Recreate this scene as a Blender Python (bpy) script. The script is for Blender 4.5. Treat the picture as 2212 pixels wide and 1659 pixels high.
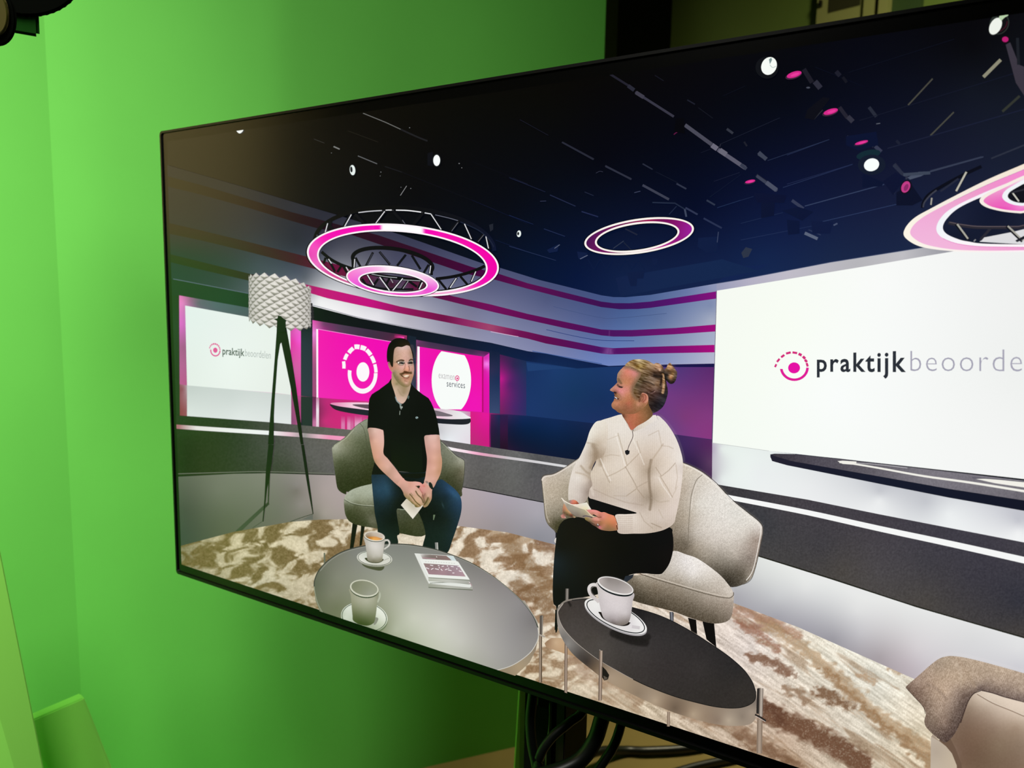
import bpy, bmesh, math
import numpy as np
from mathutils import Vector, Matrix
from mathutils.geometry import delaunay_2d_cdt

for _o in list(bpy.data.objects):
    bpy.data.objects.remove(_o, do_unlink=True)
SC = bpy.context.scene
COL = SC.collection

# ------------------------------------------------------------------ camera
# World: X runs along the television (left to right), Y points away from its
# glass, Z is up, the floor is Z = 0.  The television's outer top-left corner
# stands at (0, 0, TOP).
FPX, CX, CY = 1600.0, 1106.0, 829.5
TOP = 1.69
RGT = np.array([0.85155079, 0.07792921, -0.51844797])    # world X in camera axes (right, down, forward)
DWN = np.array([-0.01783928, 0.99262533, 0.11990297])
FWD = np.cross(RGT, DWN)
CAMP = np.array([1.0959046, -0.7272549, TOP - 0.2422298])

def ray(px, py):
    r = np.stack([(np.asarray(px, float) - CX) / FPX, (np.asarray(py, float) - CY) / FPX,
                  np.ones_like(np.asarray(px, float))], -1)
    return np.stack([r @ RGT, r @ FWD, -(r @ DWN)], -1)

cam_d = bpy.data.cameras.new('camera')
cam_d.sensor_width = 36.0
cam_d.lens = 36.0 * FPX / 2212.0
cam_d.clip_start = 0.02
cam_d.dof.use_dof = True
cam_d.dof.focus_distance = 0.80
cam_d.dof.aperture_fstop = 7.0
cam = bpy.data.objects.new('camera', cam_d)
COL.objects.link(cam)
_ax = np.stack([[RGT[0], FWD[0], -DWN[0]], [-RGT[1], -FWD[1], DWN[1]], [-RGT[2], -FWD[2], DWN[2]]], 1)
M = Matrix([list(_ax[i]) + [CAMP[i]] for i in range(3)] + [[0, 0, 0, 1]])
cam.matrix_world = M
SC.camera = cam

# ------------------------------------------------------------------ world, lights, exposure
w = bpy.data.worlds.new('studio_air'); SC.world = w; w.use_nodes = True
w.node_tree.nodes['Background'].inputs[0].default_value = (0.55, 0.6, 0.35, 1)
w.node_tree.nodes['Background'].inputs[1].default_value = 0.012
vs = SC.view_settings
vs.view_transform = 'Standard'; vs.look = 'None'; vs.gamma = 1; vs.exposure = 0; vs.use_curve_mapping = False

# horizontal frame of the camera: A = to its right, B = forward
_b = np.array([0.0, 0.0, 1.0]); Bv = np.array([_b @ RGT, _b @ FWD, 0]); Bv /= np.linalg.norm(Bv)
Av = np.array([Bv[1], -Bv[0], 0])
def ab(a, b, z):
    return Vector(tuple(CAMP * [1, 1, 0] + Av * a + Bv * b + np.array([0, 0, z])))

def lamp(name, kind, loc, target, power, color, **kw):
    d = bpy.data.lights.new(name, kind); d.energy = power; d.color = color
    for k, v in kw.items(): setattr(d, k, v)
    o = bpy.data.objects.new(name, d); COL.objects.link(o)
    o.location = loc
    o.rotation_euler = (Vector(target) - Vector(loc)).to_track_quat('-Z', 'Y').to_euler()
    return o
lamp('wall_softbox_light', 'AREA', ab(-1.0, -0.4, 3.0), ab(-1.42, 1.6, 1.5), 19.5, (1.0, 0.98, 0.9), size=0.5, size_y=0.5, shape='RECTANGLE', spread=math.radians(102))
lamp('side_wall_fill_light', 'AREA', ab(-0.3, -0.4, 2.8), ab(-1.75, 1.1, 0.6), 11.5, (1.0, 1.0, 0.9), size=0.5, spread=math.radians(84))  # unseen lamp added to brighten the side wall mirrored in the glass
lamp('warm_wall_fill_light', 'AREA', ab(-1.2, 0.1, 2.6), ab(-2.0, 0.95, 2.15), 2.4, (1.0, 0.80, 0.45), size=0.4, spread=math.radians(120))  # unseen lamp added to warm the upper wall the glass mirrors
lamp('far_wall_fill_light', 'AREA', ab(1.35, 0.95, 2.95), ab(2.15, 2.6, 1.9), 10.0, (1.0, 0.98, 0.6), size=0.4, spread=math.radians(96))  # unseen lamp added so the olive wall brightens to the right
lamp('floor_fill_light', 'AREA', ab(1.2, 2.5, 2.8), ab(1.0, 2.3, 0.0), 10.5, (1.0, 0.92, 0.62), size=0.4, spread=math.radians(70))  # unseen lamp added to brighten the beige floor below the screen

# ------------------------------------------------------------------ helpers
def lin(c):
    c = np.asarray(c, float) / 255.0
    return np.where(c <= 0.04045, c / 12.92, ((c + 0.055) / 1.055) ** 2.4)
def hexc(h):
    if isinstance(h, str):
        h = h.lstrip('#')
        if len(h) == 3: h = ''.join(ch * 2 for ch in h)
        return np.array([int(h[i:i + 2], 16) for i in (0, 2, 4)], float)
    return np.array(h, float)

def tag(o, label=None, cat=None, group=None, kind=None):
    if label: o['label'] = label
    if cat: o['category'] = cat
    if group: o['group'] = group
    if kind: o['kind'] = kind
    return o
def empty(name, loc, label, cat, group=None):
    o = bpy.data.objects.new(name, None); COL.objects.link(o); o.location = loc
    o.empty_display_size = 0.05
    return tag(o, label, cat, group)
def mat(name, rgb, rough=0.6, metal=0.0, spec=0.5, bump=0.0, scale=40.0, var=0.0):
    m = bpy.data.materials.new(name); m.use_nodes = True
    nt = m.node_tree; b = nt.nodes['Principled BSDF']
    c = lin(hexc(rgb))
    b.inputs['Base Color'].default_value = (*c, 1)
    b.inputs['Roughness'].default_value = rough
    b.inputs['Metallic'].default_value = metal
    b.inputs['Specular IOR Level'].default_value = spec
    if bump or var:
        tc = nt.nodes.new('ShaderNodeTexCoord'); n = nt.nodes.new('ShaderNodeTexNoise')
        n.inputs['Scale'].default_value = scale; n.inputs['Detail'].default_value = 4
        nt.links.new(tc.outputs['Object'], n.inputs['Vector'])
        if bump:
            bp = nt.nodes.new('ShaderNodeBump'); bp.inputs['Strength'].default_value = bump
            bp.inputs['Distance'].default_value = 0.01
            nt.links.new(n.outputs['Fac'], bp.inputs['Height']); nt.links.new(bp.outputs['Normal'], b.inputs['Normal'])
        if var:
            r = nt.nodes.new('ShaderNodeValToRGB')
            r.color_ramp.elements[0].color = (*(c * (1 - var)), 1); r.color_ramp.elements[1].color = (*np.clip(c * (1 + var), 0, 1), 1)
            r.color_ramp.elements[0].position = 0.35; r.color_ramp.elements[1].position = 0.65
            nt.links.new(n.outputs['Fac'], r.inputs['Fac']); nt.links.new(r.outputs['Color'], b.inputs['Base Color'])
    return m
def link_mesh(name, verts, faces, material, parent=None, smooth=False):
    me = bpy.data.meshes.new(name); me.from_pydata([tuple(v) for v in verts], [], faces); me.update()
    if material: me.materials.append(material)
    if smooth:
        for p in me.polygons: p.use_smooth = True
    o = bpy.data.objects.new(name, me); COL.objects.link(o)
    if parent: o.parent = parent; o.matrix_parent_inverse = parent.matrix_basis.inverted()
    return o
def bm_obj(name, bm, material, parent=None, smooth=False):
    me = bpy.data.meshes.new(name); bm.to_mesh(me); bm.free()
    if material: me.materials.append(material)
    if smooth:
        for p in me.polygons: p.use_smooth = True
    o = bpy.data.objects.new(name, me); COL.objects.link(o)
    if parent: o.parent = parent; o.matrix_parent_inverse = parent.matrix_basis.inverted()
    return o
def slab(name, p0, p1, z0, z1, th, material, parent=None, bevel=0.0):
    """upright panel from p0 to p1 (xy), thickness th away from the camera"""
    p0 = Vector((p0[0], p0[1], 0)); p1 = Vector((p1[0], p1[1], 0))
    n = (p1 - p0).normalized(); n = Vector((-n.y, n.x, 0)) * th
    v = []
    for z in (z0, z1):
        for q in (p0, p1, p1 + n, p0 + n): v.append((q.x, q.y, z))
    f = [(0, 1, 2, 3)[::-1], (4, 5, 6, 7), (0, 1, 5, 4), (1, 2, 6, 5), (2, 3, 7, 6), (3, 0, 4, 7)]
    bm = bmesh.new(); vs_ = [bm.verts.new(q) for q in v]
    for q in f: bm.faces.new([vs_[i] for i in q])
    bmesh.ops.recalc_face_normals(bm, faces=bm.faces)
    if bevel: bmesh.ops.bevel(bm, geom=bm.edges[:], offset=bevel, segments=2, affect='EDGES')
    return bm_obj(name, bm, material, parent)
def box_bm(bm, c, s, rot=None):
    r = bmesh.ops.create_cube(bm, size=1.0)
    m = Matrix.Translation(c) @ (rot.to_4x4() if rot else Matrix.Identity(4)) @ Matrix.Diagonal((*s, 1))
    bmesh.ops.transform(bm, matrix=m, verts=r['verts'])
    return r['verts']
def tube(name, pts, rad, material, parent=None, res=10, n=8):
    """tube along a smooth curve"""
    P = [Vector(p) for p in pts]; Q = []
    for i in range(len(P) - 1):
        p0 = P[max(i - 1, 0)]; p1 = P[i]; p2 = P[i + 1]; p3 = P[min(i + 2, len(P) - 1)]
        for k in range(n):
            t = k / n
            Q.append(0.5 * ((2 * p1) + (p2 - p0) * t + (2 * p0 - 5 * p1 + 4 * p2 - p3) * t * t + (3 * p1 - p0 - 3 * p2 + p3) * t ** 3))
    Q.append(P[-1])
    verts = []; faces = []; up = Vector((0.13, 0.2, 1)).normalized()
    for i, q in enumerate(Q):
        d = (Q[min(i + 1, len(Q) - 1)] - Q[max(i - 1, 0)]).normalized()
        x = d.cross(up)
        if x.length < 1e-3: x = d.cross(Vector((1, 0, 0)))
        x.normalize(); y = d.cross(x)
        for k in range(res):
            a = 2 * math.pi * k / res
            verts.append(q + (x * math.cos(a) + y * math.sin(a)) * rad)
    for i in range(len(Q) - 1):
        for k in range(res):
            faces.append((i * res + k, i * res + (k + 1) % res, (i + 1) * res + (k + 1) % res, (i + 1) * res + k))
    faces.append(tuple(range(res))[::-1]); faces.append(tuple(range((len(Q) - 1) * res, len(Q) * res)))
    return link_mesh(name, verts, faces, material, parent, True)
def at(px, py, b):
    """world point seen at that place of the photograph, b metres in front of the camera"""
    r = ray(px, py); fwd = np.array([RGT[2], FWD[2], -DWN[2]])
    return Vector(tuple(CAMP + r * b / (r @ fwd)))

# ------------------------------------------------------------------ value noise
def _h(ix, iy, s):
    n = (ix.astype(np.int64) * 374761393 + iy.astype(np.int64) * 668265263 + s * 982451653) & 0x7fffffff
    n = ((n ^ (n >> 13)) * 1274126177) & 0x7fffffff
    return ((n ^ (n >> 16)) & 0xffff) / 65535.0
def vnoise(x, y, s=0):
    ix = np.floor(x); iy = np.floor(y); fx = x - ix; fy = y - iy
    fx = fx * fx * (3 - 2 * fx); fy = fy * fy * (3 - 2 * fy)
    a = _h(ix, iy, s); b = _h(ix + 1, iy, s); c = _h(ix, iy + 1, s); d = _h(ix + 1, iy + 1, s)
    return (a * (1 - fx) + b * fx) * (1 - fy) + (c * (1 - fx) + d * fx) * fy
def fbm(x, y, s=0, o=4):
    v = 0; a = 0.5; t = 0
    for k in range(o):
        v = v + a * vnoise(x * 2 ** k, y * 2 ** k, s + k); t += a; a *= 0.55
    return v / t

# ------------------------------------------------------------------ what the screen shows: flat pieces on the glass
LEVEL = [1]
DL = 0.000006
def onglass(px, py, lev):
    r = ray(px, py); k = (-lev * DL - CAMP[1]) / r[:, 1]
    return CAMP + r * k[:, None]
class View:
    """a magnified crop of the photograph: x0, y0, scale"""
    def __init__(s, x0, y0, k): s.o = np.array([x0, y0], float); s.k = k
    def p(s, pts): return [tuple(s.o + np.array(q[:2], float) / s.k) + tuple(q[2:3]) for q in pts]
PX = View(0, 0, 1.0)
def S(pts, n=5, closed=True):
    """smooth curve through the points; a third value marks a sharp corner"""
    P = np.array([q[:2] for q in pts], float); c = [len(q) > 2 for q in pts]; N = len(P); out = []
    for i in range(N if closed else N - 1):
        i0, i1, i2, i3 = (i - 1) % N, i, (i + 1) % N, (i + 2) % N
        if not closed: i0 = max(i - 1, 0); i3 = min(i + 2, N - 1)
        t1 = (P[i2] - P[i0]) / 2 if not c[i1] else (P[i2] - P[i1]) * 0.5
        t2 = (P[i3] - P[i1]) / 2 if not c[i2] else (P[i2] - P[i1]) * 0.5
        for k in range(n):
            t = k / n
            out.append((2 * t ** 3 - 3 * t * t + 1) * P[i1] + (t ** 3 - 2 * t * t + t) * t1 + (-2 * t ** 3 + 3 * t * t) * P[i2] + (t ** 3 - t * t) * t2)
    if not closed: out.append(P[-1])
    return [tuple(q) for q in out]
def ell(cx, cy, a, b, phi=0, n=64, t0=0, t1=360):
    p = math.radians(phi); r = []
    full = abs(t1 - t0) >= 360
    for k in range(n if full else n + 1):
        t = math.radians(t0 + (t1 - t0) * k / n)
        r.append((cx + a * math.cos(t) * math.cos(p) - b * math.sin(t) * math.sin(p), cy + a * math.cos(t) * math.sin(p) + b * math.sin(t) * math.cos(p)))
    return r
def segdist(X, Y, pts):
    d = np.full(X.shape, 1e9)
    for (x0, y0), (x1, y1) in zip(pts[:-1], pts[1:]):
        dx, dy = x1 - x0, y1 - y0; L = dx * dx + dy * dy + 1e-12
        t = np.clip(((X - x0) * dx + (Y - y0) * dy) / L, 0, 1)
        d = np.minimum(d, np.hypot(X - x0 - t * dx, Y - y0 - t * dy))
    return d
def inside(X, Y, poly):
    r = np.zeros(X.shape, bool); P = np.array(poly); x1, y1 = P[-1]
    for x2, y2 in P:
        c = ((y2 > Y) != (y1 > Y)); 
        with np.errstate(divide='ignore', invalid='ignore'):
            xi = (x1 - x2) * (Y - y2) / (y1 - y2) + x2
        r ^= c & (X < xi); x1, y1 = x2, y2
    return r
def shade(v, samples, dabs=(), strokes=(), fn=None, pw=3.0):
    """colour over a piece of the picture: samples (x, y, colour) blended smoothly, soft dabs
    (x, y, rx, ry, angle, colour, alpha[, hardness]) and soft strokes (points, width, colour, alpha[, softness])"""
    sp = np.array([v.o + np.array(q[:2], float) / v.k for q in samples]); sc = np.array([hexc(q[2]) for q in samples])
    K = np.hypot(sp[:, None, 0] - sp[None, :, 0], sp[:, None, 1] - sp[None, :, 1])
    N_ = len(sp); A_ = np.zeros((N_ + 1, N_ + 1)); A_[:N_, :N_] = K - np.eye(N_) * 0.4; A_[:N_, N_] = 1; A_[N_, :N_] = 1
    W_ = np.linalg.lstsq(A_, np.concatenate([sc, np.zeros((1, 3))]), rcond=None)[0]
    lo, hi = sc.min(0) - 6, sc.max(0) + 6
    def f(X, Y):
        d_ = np.hypot(X[:, None] - sp[:, 0], Y[:, None] - sp[:, 1])
        C = np.clip(d_ @ W_[:N_] + W_[N_], lo, hi)
        for q in dabs:
            x, y = v.o + np.array(q[:2], float) / v.k; rx, ry = q[2] / v.k, q[3] / v.k; a = math.radians(q[4])
            dx, dy = X - x, Y - y; u = (dx * math.cos(a) + dy * math.sin(a)) / rx; t = (-dx * math.sin(a) + dy * math.cos(a)) / ry
            h = q[7] if len(q) > 7 else 1.0
            wgt = (q[6] * np.exp(-(u * u + t * t) ** h))[:, None]; C = C * (1 - wgt) + hexc(q[5]) * wgt
        for q in strokes:
            pts = [tuple(v.o + np.array(z, float) / v.k) for z in (q[0] if len(q[0]) < 3 or q[1] < 4.6 else S(q[0], 4, False))]
            wd = q[1] / v.k / 2; so = (q[4] if len(q) > 4 else q[1] * 0.5) / v.k
            wgt = (q[3] * np.clip((wd + so - segdist(X, Y, pts)) / (so + 1e-6), 0, 1))[:, None]; C = C * (1 - wgt) + hexc(q[2]) * wgt
        if fn: C = fn(X, Y, C)
        return C
    return f

def screen_material():
    m = bpy.data.materials.new('lit_screen'); m.use_nodes = True
    nt = m.node_tree; b = nt.nodes['Principled BSDF']
    a = nt.nodes.new('ShaderNodeAttribute'); a.attribute_name = 'Col'
    b.inputs['Base Color'].default_value = (0.004, 0.004, 0.004, 1)
    b.inputs['Roughness'].default_value = 0.19
    b.inputs['IOR'].default_value = 1.5
    nt.links.new(a.outputs['Color'], b.inputs['Emission Color'])
    b.inputs['Emission Strength'].default_value = 1.0
    return m
MS = screen_material()

ACT = [(0.0153, TOP - 0.0163), (1.2243, TOP - 0.0163), (1.2243, TOP - 0.6965), (0.0153, TOP - 0.6965)]   # lit area
class Pic:
    """one thing of the picture on the screen: all its patches end up in one mesh"""
    def __init__(s, name, label=None, parent=None):
        s.name, s.label, s.parent = name, label, parent
        s.V = []; s.F = []; s.C = []; s.n = 0
    def _add(s, xy, faces, col, far=True):
        lev = LEVEL[0]; LEVEL[0] += 1
        if far and xy[:, 0].max() > 2212:
            # the picture runs on to the right hand edge of the panel
            d = np.clip(xy[:, 0] - 2212, 0, None) * 11
            sl = np.interp(xy[:, 1], [0, 200, 505, 545, 900, 1040, 1110, 1172, 1215, 1377, 1450, 1700], [-.1, -.4, -.25, 0, 0, .13, .2, .19, .23, .25, .3, .3])
            xy = xy + np.stack([d, d * sl], 1)
        P = onglass(xy[:, 0], xy[:, 1], lev)
        s.V.append(P); s.C.append(lin(np.clip(col, 0, 255)))
        s.F += [tuple(i + s.n for i in f) for f in faces]; s.n += len(xy)
    def fill(s, pts, col, v=PX, step=None, hole=None, smooth=False, n=5):
        poly = v.p(pts)
        poly = S(poly, n) if smooth else [q[:2] for q in poly]
        loops = [poly]
        if hole is not None:
            h = v.p(hole); h = S(h, n) if smooth else [q[:2] for q in h]
            if step is None and not callable(col) or len(h) == len(poly) and step is None:
                step = None
            loops.append(h)
        if callable(col) and step is None: step = 4.0
        if step:
            L2 = []
            for lp in loops:
                o = []
                for (x0, y0), (x1, y1) in zip(lp, lp[1:] + lp[:1]):
                    k = max(1, int(math.hypot(x1 - x0, y1 - y0) / (step * 1.3)))
                    o += [(x0 + (x1 - x0) * j / k, y0 + (y1 - y0) * j / k) for j in range(k)]
                L2.append(o)
            loops = L2
        verts = []; edges = []
        for lp in loops:
            b0 = len(verts); verts += lp; m_ = len(lp)
            edges += [(b0 + i, b0 + (i + 1) % m_) for i in range(m_)]
        if step:
            A_ = np.array(loops[0]); x0, y0 = A_.min(0); x1, y1 = A_.max(0)
            gx, gy = np.meshgrid(np.arange(x0, x1, step), np.arange(y0, y1, step * 0.87))
            gx = gx + (np.arange(gx.shape[0]) % 2)[:, None] * step * 0.5
            gx, gy = gx.ravel(), gy.ravel()
            ok = inside(gx, gy, loops[0])
            if len(loops) > 1: ok &= ~inside(gx, gy, loops[1])
            gx, gy = gx[ok], gy[ok]
            if len(gx) and len(gx) * len(verts) < 6e7:
                dmin = np.full(gx.shape, 1e9)
                for lp in loops: dmin = np.minimum(dmin, segdist(gx, gy, lp + lp[:1]))
                ok = dmin > step * 0.35; gx, gy = gx[ok], gy[ok]
            verts += list(zip(gx.tolist(), gy.tolist()))
        r = delaunay_2d_cdt([Vector((a - 1000, b - 800)) for a, b in verts], edges, [], 1 if hole is None else 4, 1e-4)
        xy = np.array([(q[0] + 1000, q[1] + 800) for q in r[0]]); fc = [tuple(f) for f in r[2]]
        if len(xy) == 0: return
        if hole is not None:
            c_ = np.array([xy[list(f)].mean(0) for f in fc]); keep = ~inside(c_[:, 0], c_[:, 1], loops[1])
            fc = [f for f, k in zip(fc, keep) if k]
        C = col(xy[:, 0], xy[:, 1]) if callable(col) else np.tile(hexc(col), (len(xy), 1))
        s._add(xy, fc, C)
    def line(s, pts, wd, col, v=PX, smooth=True, w1=None, n=5):
        """a stroke of given width (in view units), optionally tapering to w1"""
        P = v.p(pts)
        if smooth and len(P) > 2: P = S(P, n, False)
        P = np.array([q[:2] for q in P]); wd = wd / v.k; w1 = wd if w1 is None else w1 / v.k
        d = np.gradient(P, axis=0); d /= np.linalg.norm(d, axis=1)[:, None] + 1e-9; nn = np.stack([-d[:, 1], d[:, 0]], 1)
        ww = np.linspace(wd, w1, len(P))[:, None] / 2
        xy = np.concatenate([P + nn * ww, P - nn * ww]); m_ = len(P)
        C = col(xy[:, 0], xy[:, 1]) if callable(col) else np.tile(hexc(col), (len(xy), 1))
        s._add(xy, [(i, i + 1, m_ + i + 1, m_ + i) for i in range(m_ - 1)], C)
    def band(s, outer, inner, col, v=PX):
        """strip between two point lists of equal length"""
        a = np.array([q[:2] for q in v.p(outer)]); b = np.array([q[:2] for q in v.p(inner)]); m_ = len(a)
        xy = np.concatenate([a, b]); C = col(xy[:, 0], xy[:, 1]) if callable(col) else np.tile(hexc(col), (len(xy), 1))
        s._add(xy, [(i, i + 1, m_ + i + 1, m_ + i) for i in range(m_ - 1)], C)
    def text(s, body, p0, p1, xh, col, wgt=0.0, space=1.0, p3=None, v=PX, sx=True):
        """lettering whose baseline runs from p0 to p1; xh = x-height at p0 (view units), p3 = x-height at p1"""
        cu = bpy.data.curves.new('t', 'FONT'); cu.body = body; cu.size = 1.0; cu.space_character = space; cu.offset = wgt
        cu.fill_mode = 'FRONT'; cu.resolution_u = 3
        ob = bpy.data.objects.new('t', cu); COL.objects.link(ob)
        dg = bpy.context.evaluated_depsgraph_get(); me = bpy.data.meshes.new_from_object(ob.evaluated_get(dg))
        co = np.array([q.co[:2] for q in me.vertices]); fc = [tuple(p.vertices) for p in me.polygons]
        bpy.data.objects.remove(ob); bpy.data.curves.remove(cu); bpy.data.meshes.remove(me)
        if 'xh' not in Pic.__dict__:
            Pic.xh = 1
            c2 = bpy.data.curves.new('t', 'FONT'); c2.body = 'x'; c2.size = 1.0; o2 = bpy.data.objects.new('t', c2); COL.objects.link(o2)
            m2 = bpy.data.meshes.new_from_object(o2.evaluated_get(bpy.context.evaluated_depsgraph_get())); Pic.xh = max(q.co[1] for q in m2.vertices)
            bpy.data.objects.remove(o2); bpy.data.curves.remove(c2); bpy.data.meshes.remove(m2); print('XH', Pic.xh)
        x0, x1 = co[:, 0].min(), co[:, 0].max(); t = (co[:, 0] - x0) / (x1 - x0)
        a = v.o + np.array(p0, float) / v.k; b = v.o + np.array(p1, float) / v.k
        h0 = xh / v.k; h1 = (p3 or xh) / v.k
        # letters get wider along the line as they get taller
        tt = t * (h0 + (h1 - h0) * t * 0.5) / (h0 + (h1 - h0) * 0.5)
        base = a + (b - a) * tt[:, None]; hh = (h0 + (h1 - h0) * tt) / Pic.xh
        xy = base + np.stack([0 * tt, -co[:, 1] * hh], 1)
        s._add(xy, fc, np.tile(hexc(col), (len(xy), 1)), False)
    def build(s):
        V = np.concatenate(s.V); C = np.concatenate(s.C)
        me = bpy.data.meshes.new(s.name)
        me.from_pydata(V.tolist(), [], s.F); me.update()
        # trim to the lit area of the panel
        at_ = me.color_attributes.new('Col', 'FLOAT_COLOR', 'POINT')
        at_.data.foreach_set('color', np.concatenate([C, np.ones((len(C), 1))], 1).astype(np.float32).ravel())
        bm = bmesh.new(); bm.from_mesh(me)
        mn, mx = V.min(0), V.max(0)
        for co, no, hit in (((ACT[0][0], 0, 0), (-1, 0, 0), mn[0] < ACT[0][0]), ((ACT[1][0], 0, 0), (1, 0, 0), mx[0] > ACT[1][0]),
                            ((0, 0, ACT[0][1]), (0, 0, 1), mx[2] > ACT[0][1]), ((0, 0, ACT[2][1]), (0, 0, -1), mn[2] < ACT[2][1])):
            if hit: bmesh.ops.bisect_plane(bm, geom=bm.verts[:] + bm.edges[:] + bm.faces[:], plane_co=co, plane_no=no, clear_outer=True)
        for f in bm.faces:
            if f.normal.y > 0: f.normal_flip()
        bm.to_mesh(me); bm.free(); me.materials.append(MS)
        o = bpy.data.objects.new(s.name, me); COL.objects.link(o)
        if s.parent: o.parent = s.parent; o.matrix_parent_inverse = s.parent.matrix_world.inverted()
        if s.label: o['label'] = s.label
        return o
# ------------------------------------------------------------------ studio around the television
M_green = mat('chroma_green_paint', (112, 208, 86), rough=0.75, spec=0.2, bump=0.05, scale=3.0, var=0.02)
M_greenb = mat('chroma_green_board', (150, 236, 96), rough=0.6, spec=0.3)
M_black = mat('black_metal', (9, 9, 10), rough=0.45, spec=0.4)
M_rubber = mat('black_rubber', (10, 12, 9), rough=0.4, spec=0.5)
M_floor = mat('beige_floor', (128, 110, 62), rough=0.55, spec=0.3, var=0.05, scale=6)
M_pale = mat('pale_edge', (176, 214, 120), rough=0.6)
M_olive = mat('olive_wall_paint', (120, 142, 66), rough=0.8, var=0.03, scale=2)
M_warm = mat('warm_plaster', (206, 186, 122), rough=0.9)
M_dark = mat('dark_matte', (5, 5, 4), rough=0.98, spec=0.1)

Z0 = 0.0
C0 = (-0.07, 2.19)                       # wall foot seen at (1050, 1636)
def bw(t): return (C0[0] + 0.927 * t, C0[1] + 0.375 * t)
corner = bw(-1.095); edge = bw(0.355)
side_end = (corner[0] - 0.75 * 2.2, corner[1] - 0.66 * 2.2)
def P2(q): v = ab(q[0], q[1], 0); return (v.x, v.y)
TVX = 0.62
def sw(s_): return (side_end[0] + (corner[0] - side_end[0]) * s_, side_end[1] + (corner[1] - side_end[1]) * s_)
tag(slab('wall_back', P2(corner), P2(edge), Z0, 3.0, 0.05, M_green), kind='structure')
tag(slab('wall_left', P2(sw(.76)), P2(corner), Z0, 3.0, 0.05, M_green), kind='structure')
tag(slab('wall_left_lower', P2(sw(.2)), P2(sw(.76)), Z0, 1.58, 0.05, M_green), kind='structure')
tag(slab('wall_left_upper', P2(sw(.3)), P2(sw(.76)), 1.58, 3.2, 0.05, M_warm), kind='structure')
# floor and ceiling
def quad(name, pts, z, th, m):
    bm = bmesh.new(); vs_ = []
    for zz in (z, z - th): vs_.append([bm.verts.new((*P2(p), zz)) for p in pts])
    bm.faces.new(vs_[0]); bm.faces.new(vs_[1][::-1])
    for i in range(len(pts)):
        j = (i + 1) % len(pts); bm.faces.new((vs_[0][i], vs_[1][i], vs_[1][j], vs_[0][j]))
    bmesh.ops.recalc_face_normals(bm, faces=bm.faces)
    return tag(bm_obj(name, bm, m), kind='structure')
quad('floor', [(-3.5, -2.5), (4.5, -2.5), (4.5, 6), (-3.5, 6)], 0.0, 0.05, M_floor)
quad('floor_green', [(-3.2, -0.5), (-0.95, 0.1), (-0.55, 1.2), (-0.6, 1.9), (-1.1, 1.75), (-2.6, 0.42)], 0.006, 0.005, M_green)
quad('floor_dark', [(-3.2, -2.2), (4.0, -2.2), (4.0, 0.9), (-3.2, 0.9)], 0.003, 0.002, mat('added_dark_sheet', (16, 15, 12), rough=0.9, spec=0.1))  # unseen dark sheet added so the lower bezel mirrors black
quad('ceiling', [(-3.5, -2.5), (4.5, -2.5), (4.5, 6), (-3.5, 6)], 3.25, 0.05, M_dark)

# green boards leaning at the lower left
def leaning(name, px, b0, b1, th, label, cat, material):
    """board whose face is seen with these corners: upper corners b1 metres ahead, lower ones b0"""
    P = [at(x, y, b) for x, y, b in px]
    for i, j in ((2, 1), (3, 0)): P[i] = P[j] + (P[i] - P[j]) * ((P[j].z - 0.008) / (P[j].z - P[i].z))
    n = (P[1] - P[0]).cross(P[2] - P[0]).normalized()
    if n.dot(Vector(tuple(CAMP)) - P[0]) > 0: n = -n
    bm = bmesh.new(); f = [bm.verts.new(q) for q in P]; g = [bm.verts.new(q + n * th) for q in P]
    bm.faces.new(f); bm.faces.new(g[::-1])
    for i in range(4): bm.faces.new((f[i], g[i], g[(i + 1) % 4], f[(i + 1) % 4]))
    bmesh.ops.recalc_face_normals(bm, faces=bm.faces)
    bmesh.ops.bevel(bm, geom=bm.edges[:], offset=0.0025, segments=2, affect='EDGES')
    return tag(bm_obj(name, bm, material), label, cat)
leaning('green_board', [(-160, 1010, 1.10), (-32, 1020, 1.17), (130, 1830, 1.27), (-200, 1880, 1.12)], 0, 0, 0.03, 'tall bright green board leaning at the left edge, in front of the shorter board', 'board', M_greenb)
leaning('green_board', [(40, 1568, 1.37), (182, 1507, 1.445), (268, 1725, 1.50), (60, 1760, 1.40)], 0, 0, 0.03, 'shorter bright green board with a lit top edge, right of the tall board', 'board', M_greenb)

# black studio lamp at the upper left corner
lr = empty('studio_lamp', tuple(at(-30, -60, 0.9)), 'black studio lamp with a beige rimmed knob hanging at the upper left corner', 'lamp')
c = at(20, -95, 0.95); fw = (c - Vector(tuple(CAMP))).normalized()
bm = bmesh.new(); r = bmesh.ops.create_cone(bm, cap_ends=True, segments=64, radius1=0.088, radius2=0.07, depth=0.09)
bmesh.ops.bevel(bm, geom=bm.edges[:], offset=0.006, segments=2, affect='EDGES')
bmesh.ops.transform(bm, matrix=Matrix.Translation(at(22, -126, 0.97)) @ fw.to_track_quat('Z', 'Y').to_matrix().to_4x4(), verts=bm.verts)
M_matte = mat('matte_black_shell', (4, 6, 3), rough=0.9, spec=0.05)
bm_obj('lamp_housing', bm, M_matte, lr)
def knob(name, px, py, b, rx, ry, dep, m, par, hollow=0.0):
    c = at(px, py, b); q = (Vector(tuple(CAMP)) - c).normalized().to_track_quat('Z', 'Y').to_matrix().to_4x4()
    bm = bmesh.new(); bmesh.ops.create_cone(bm, cap_ends=True, segments=40, radius1=1, radius2=1, depth=1)
    bmesh.ops.transform(bm, matrix=Matrix.Translation(c) @ q @ Matrix.Diagonal((rx, ry, dep, 1)), verts=bm.verts)
    bmesh.ops.bevel(bm, geom=[e for e in bm.edges if len(e.link_faces) == 2 and e.calc_face_angle(0) > 1], offset=0.003, segments=3, affect='EDGES')
    return bm_obj(name, bm, m, par, False)
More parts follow.
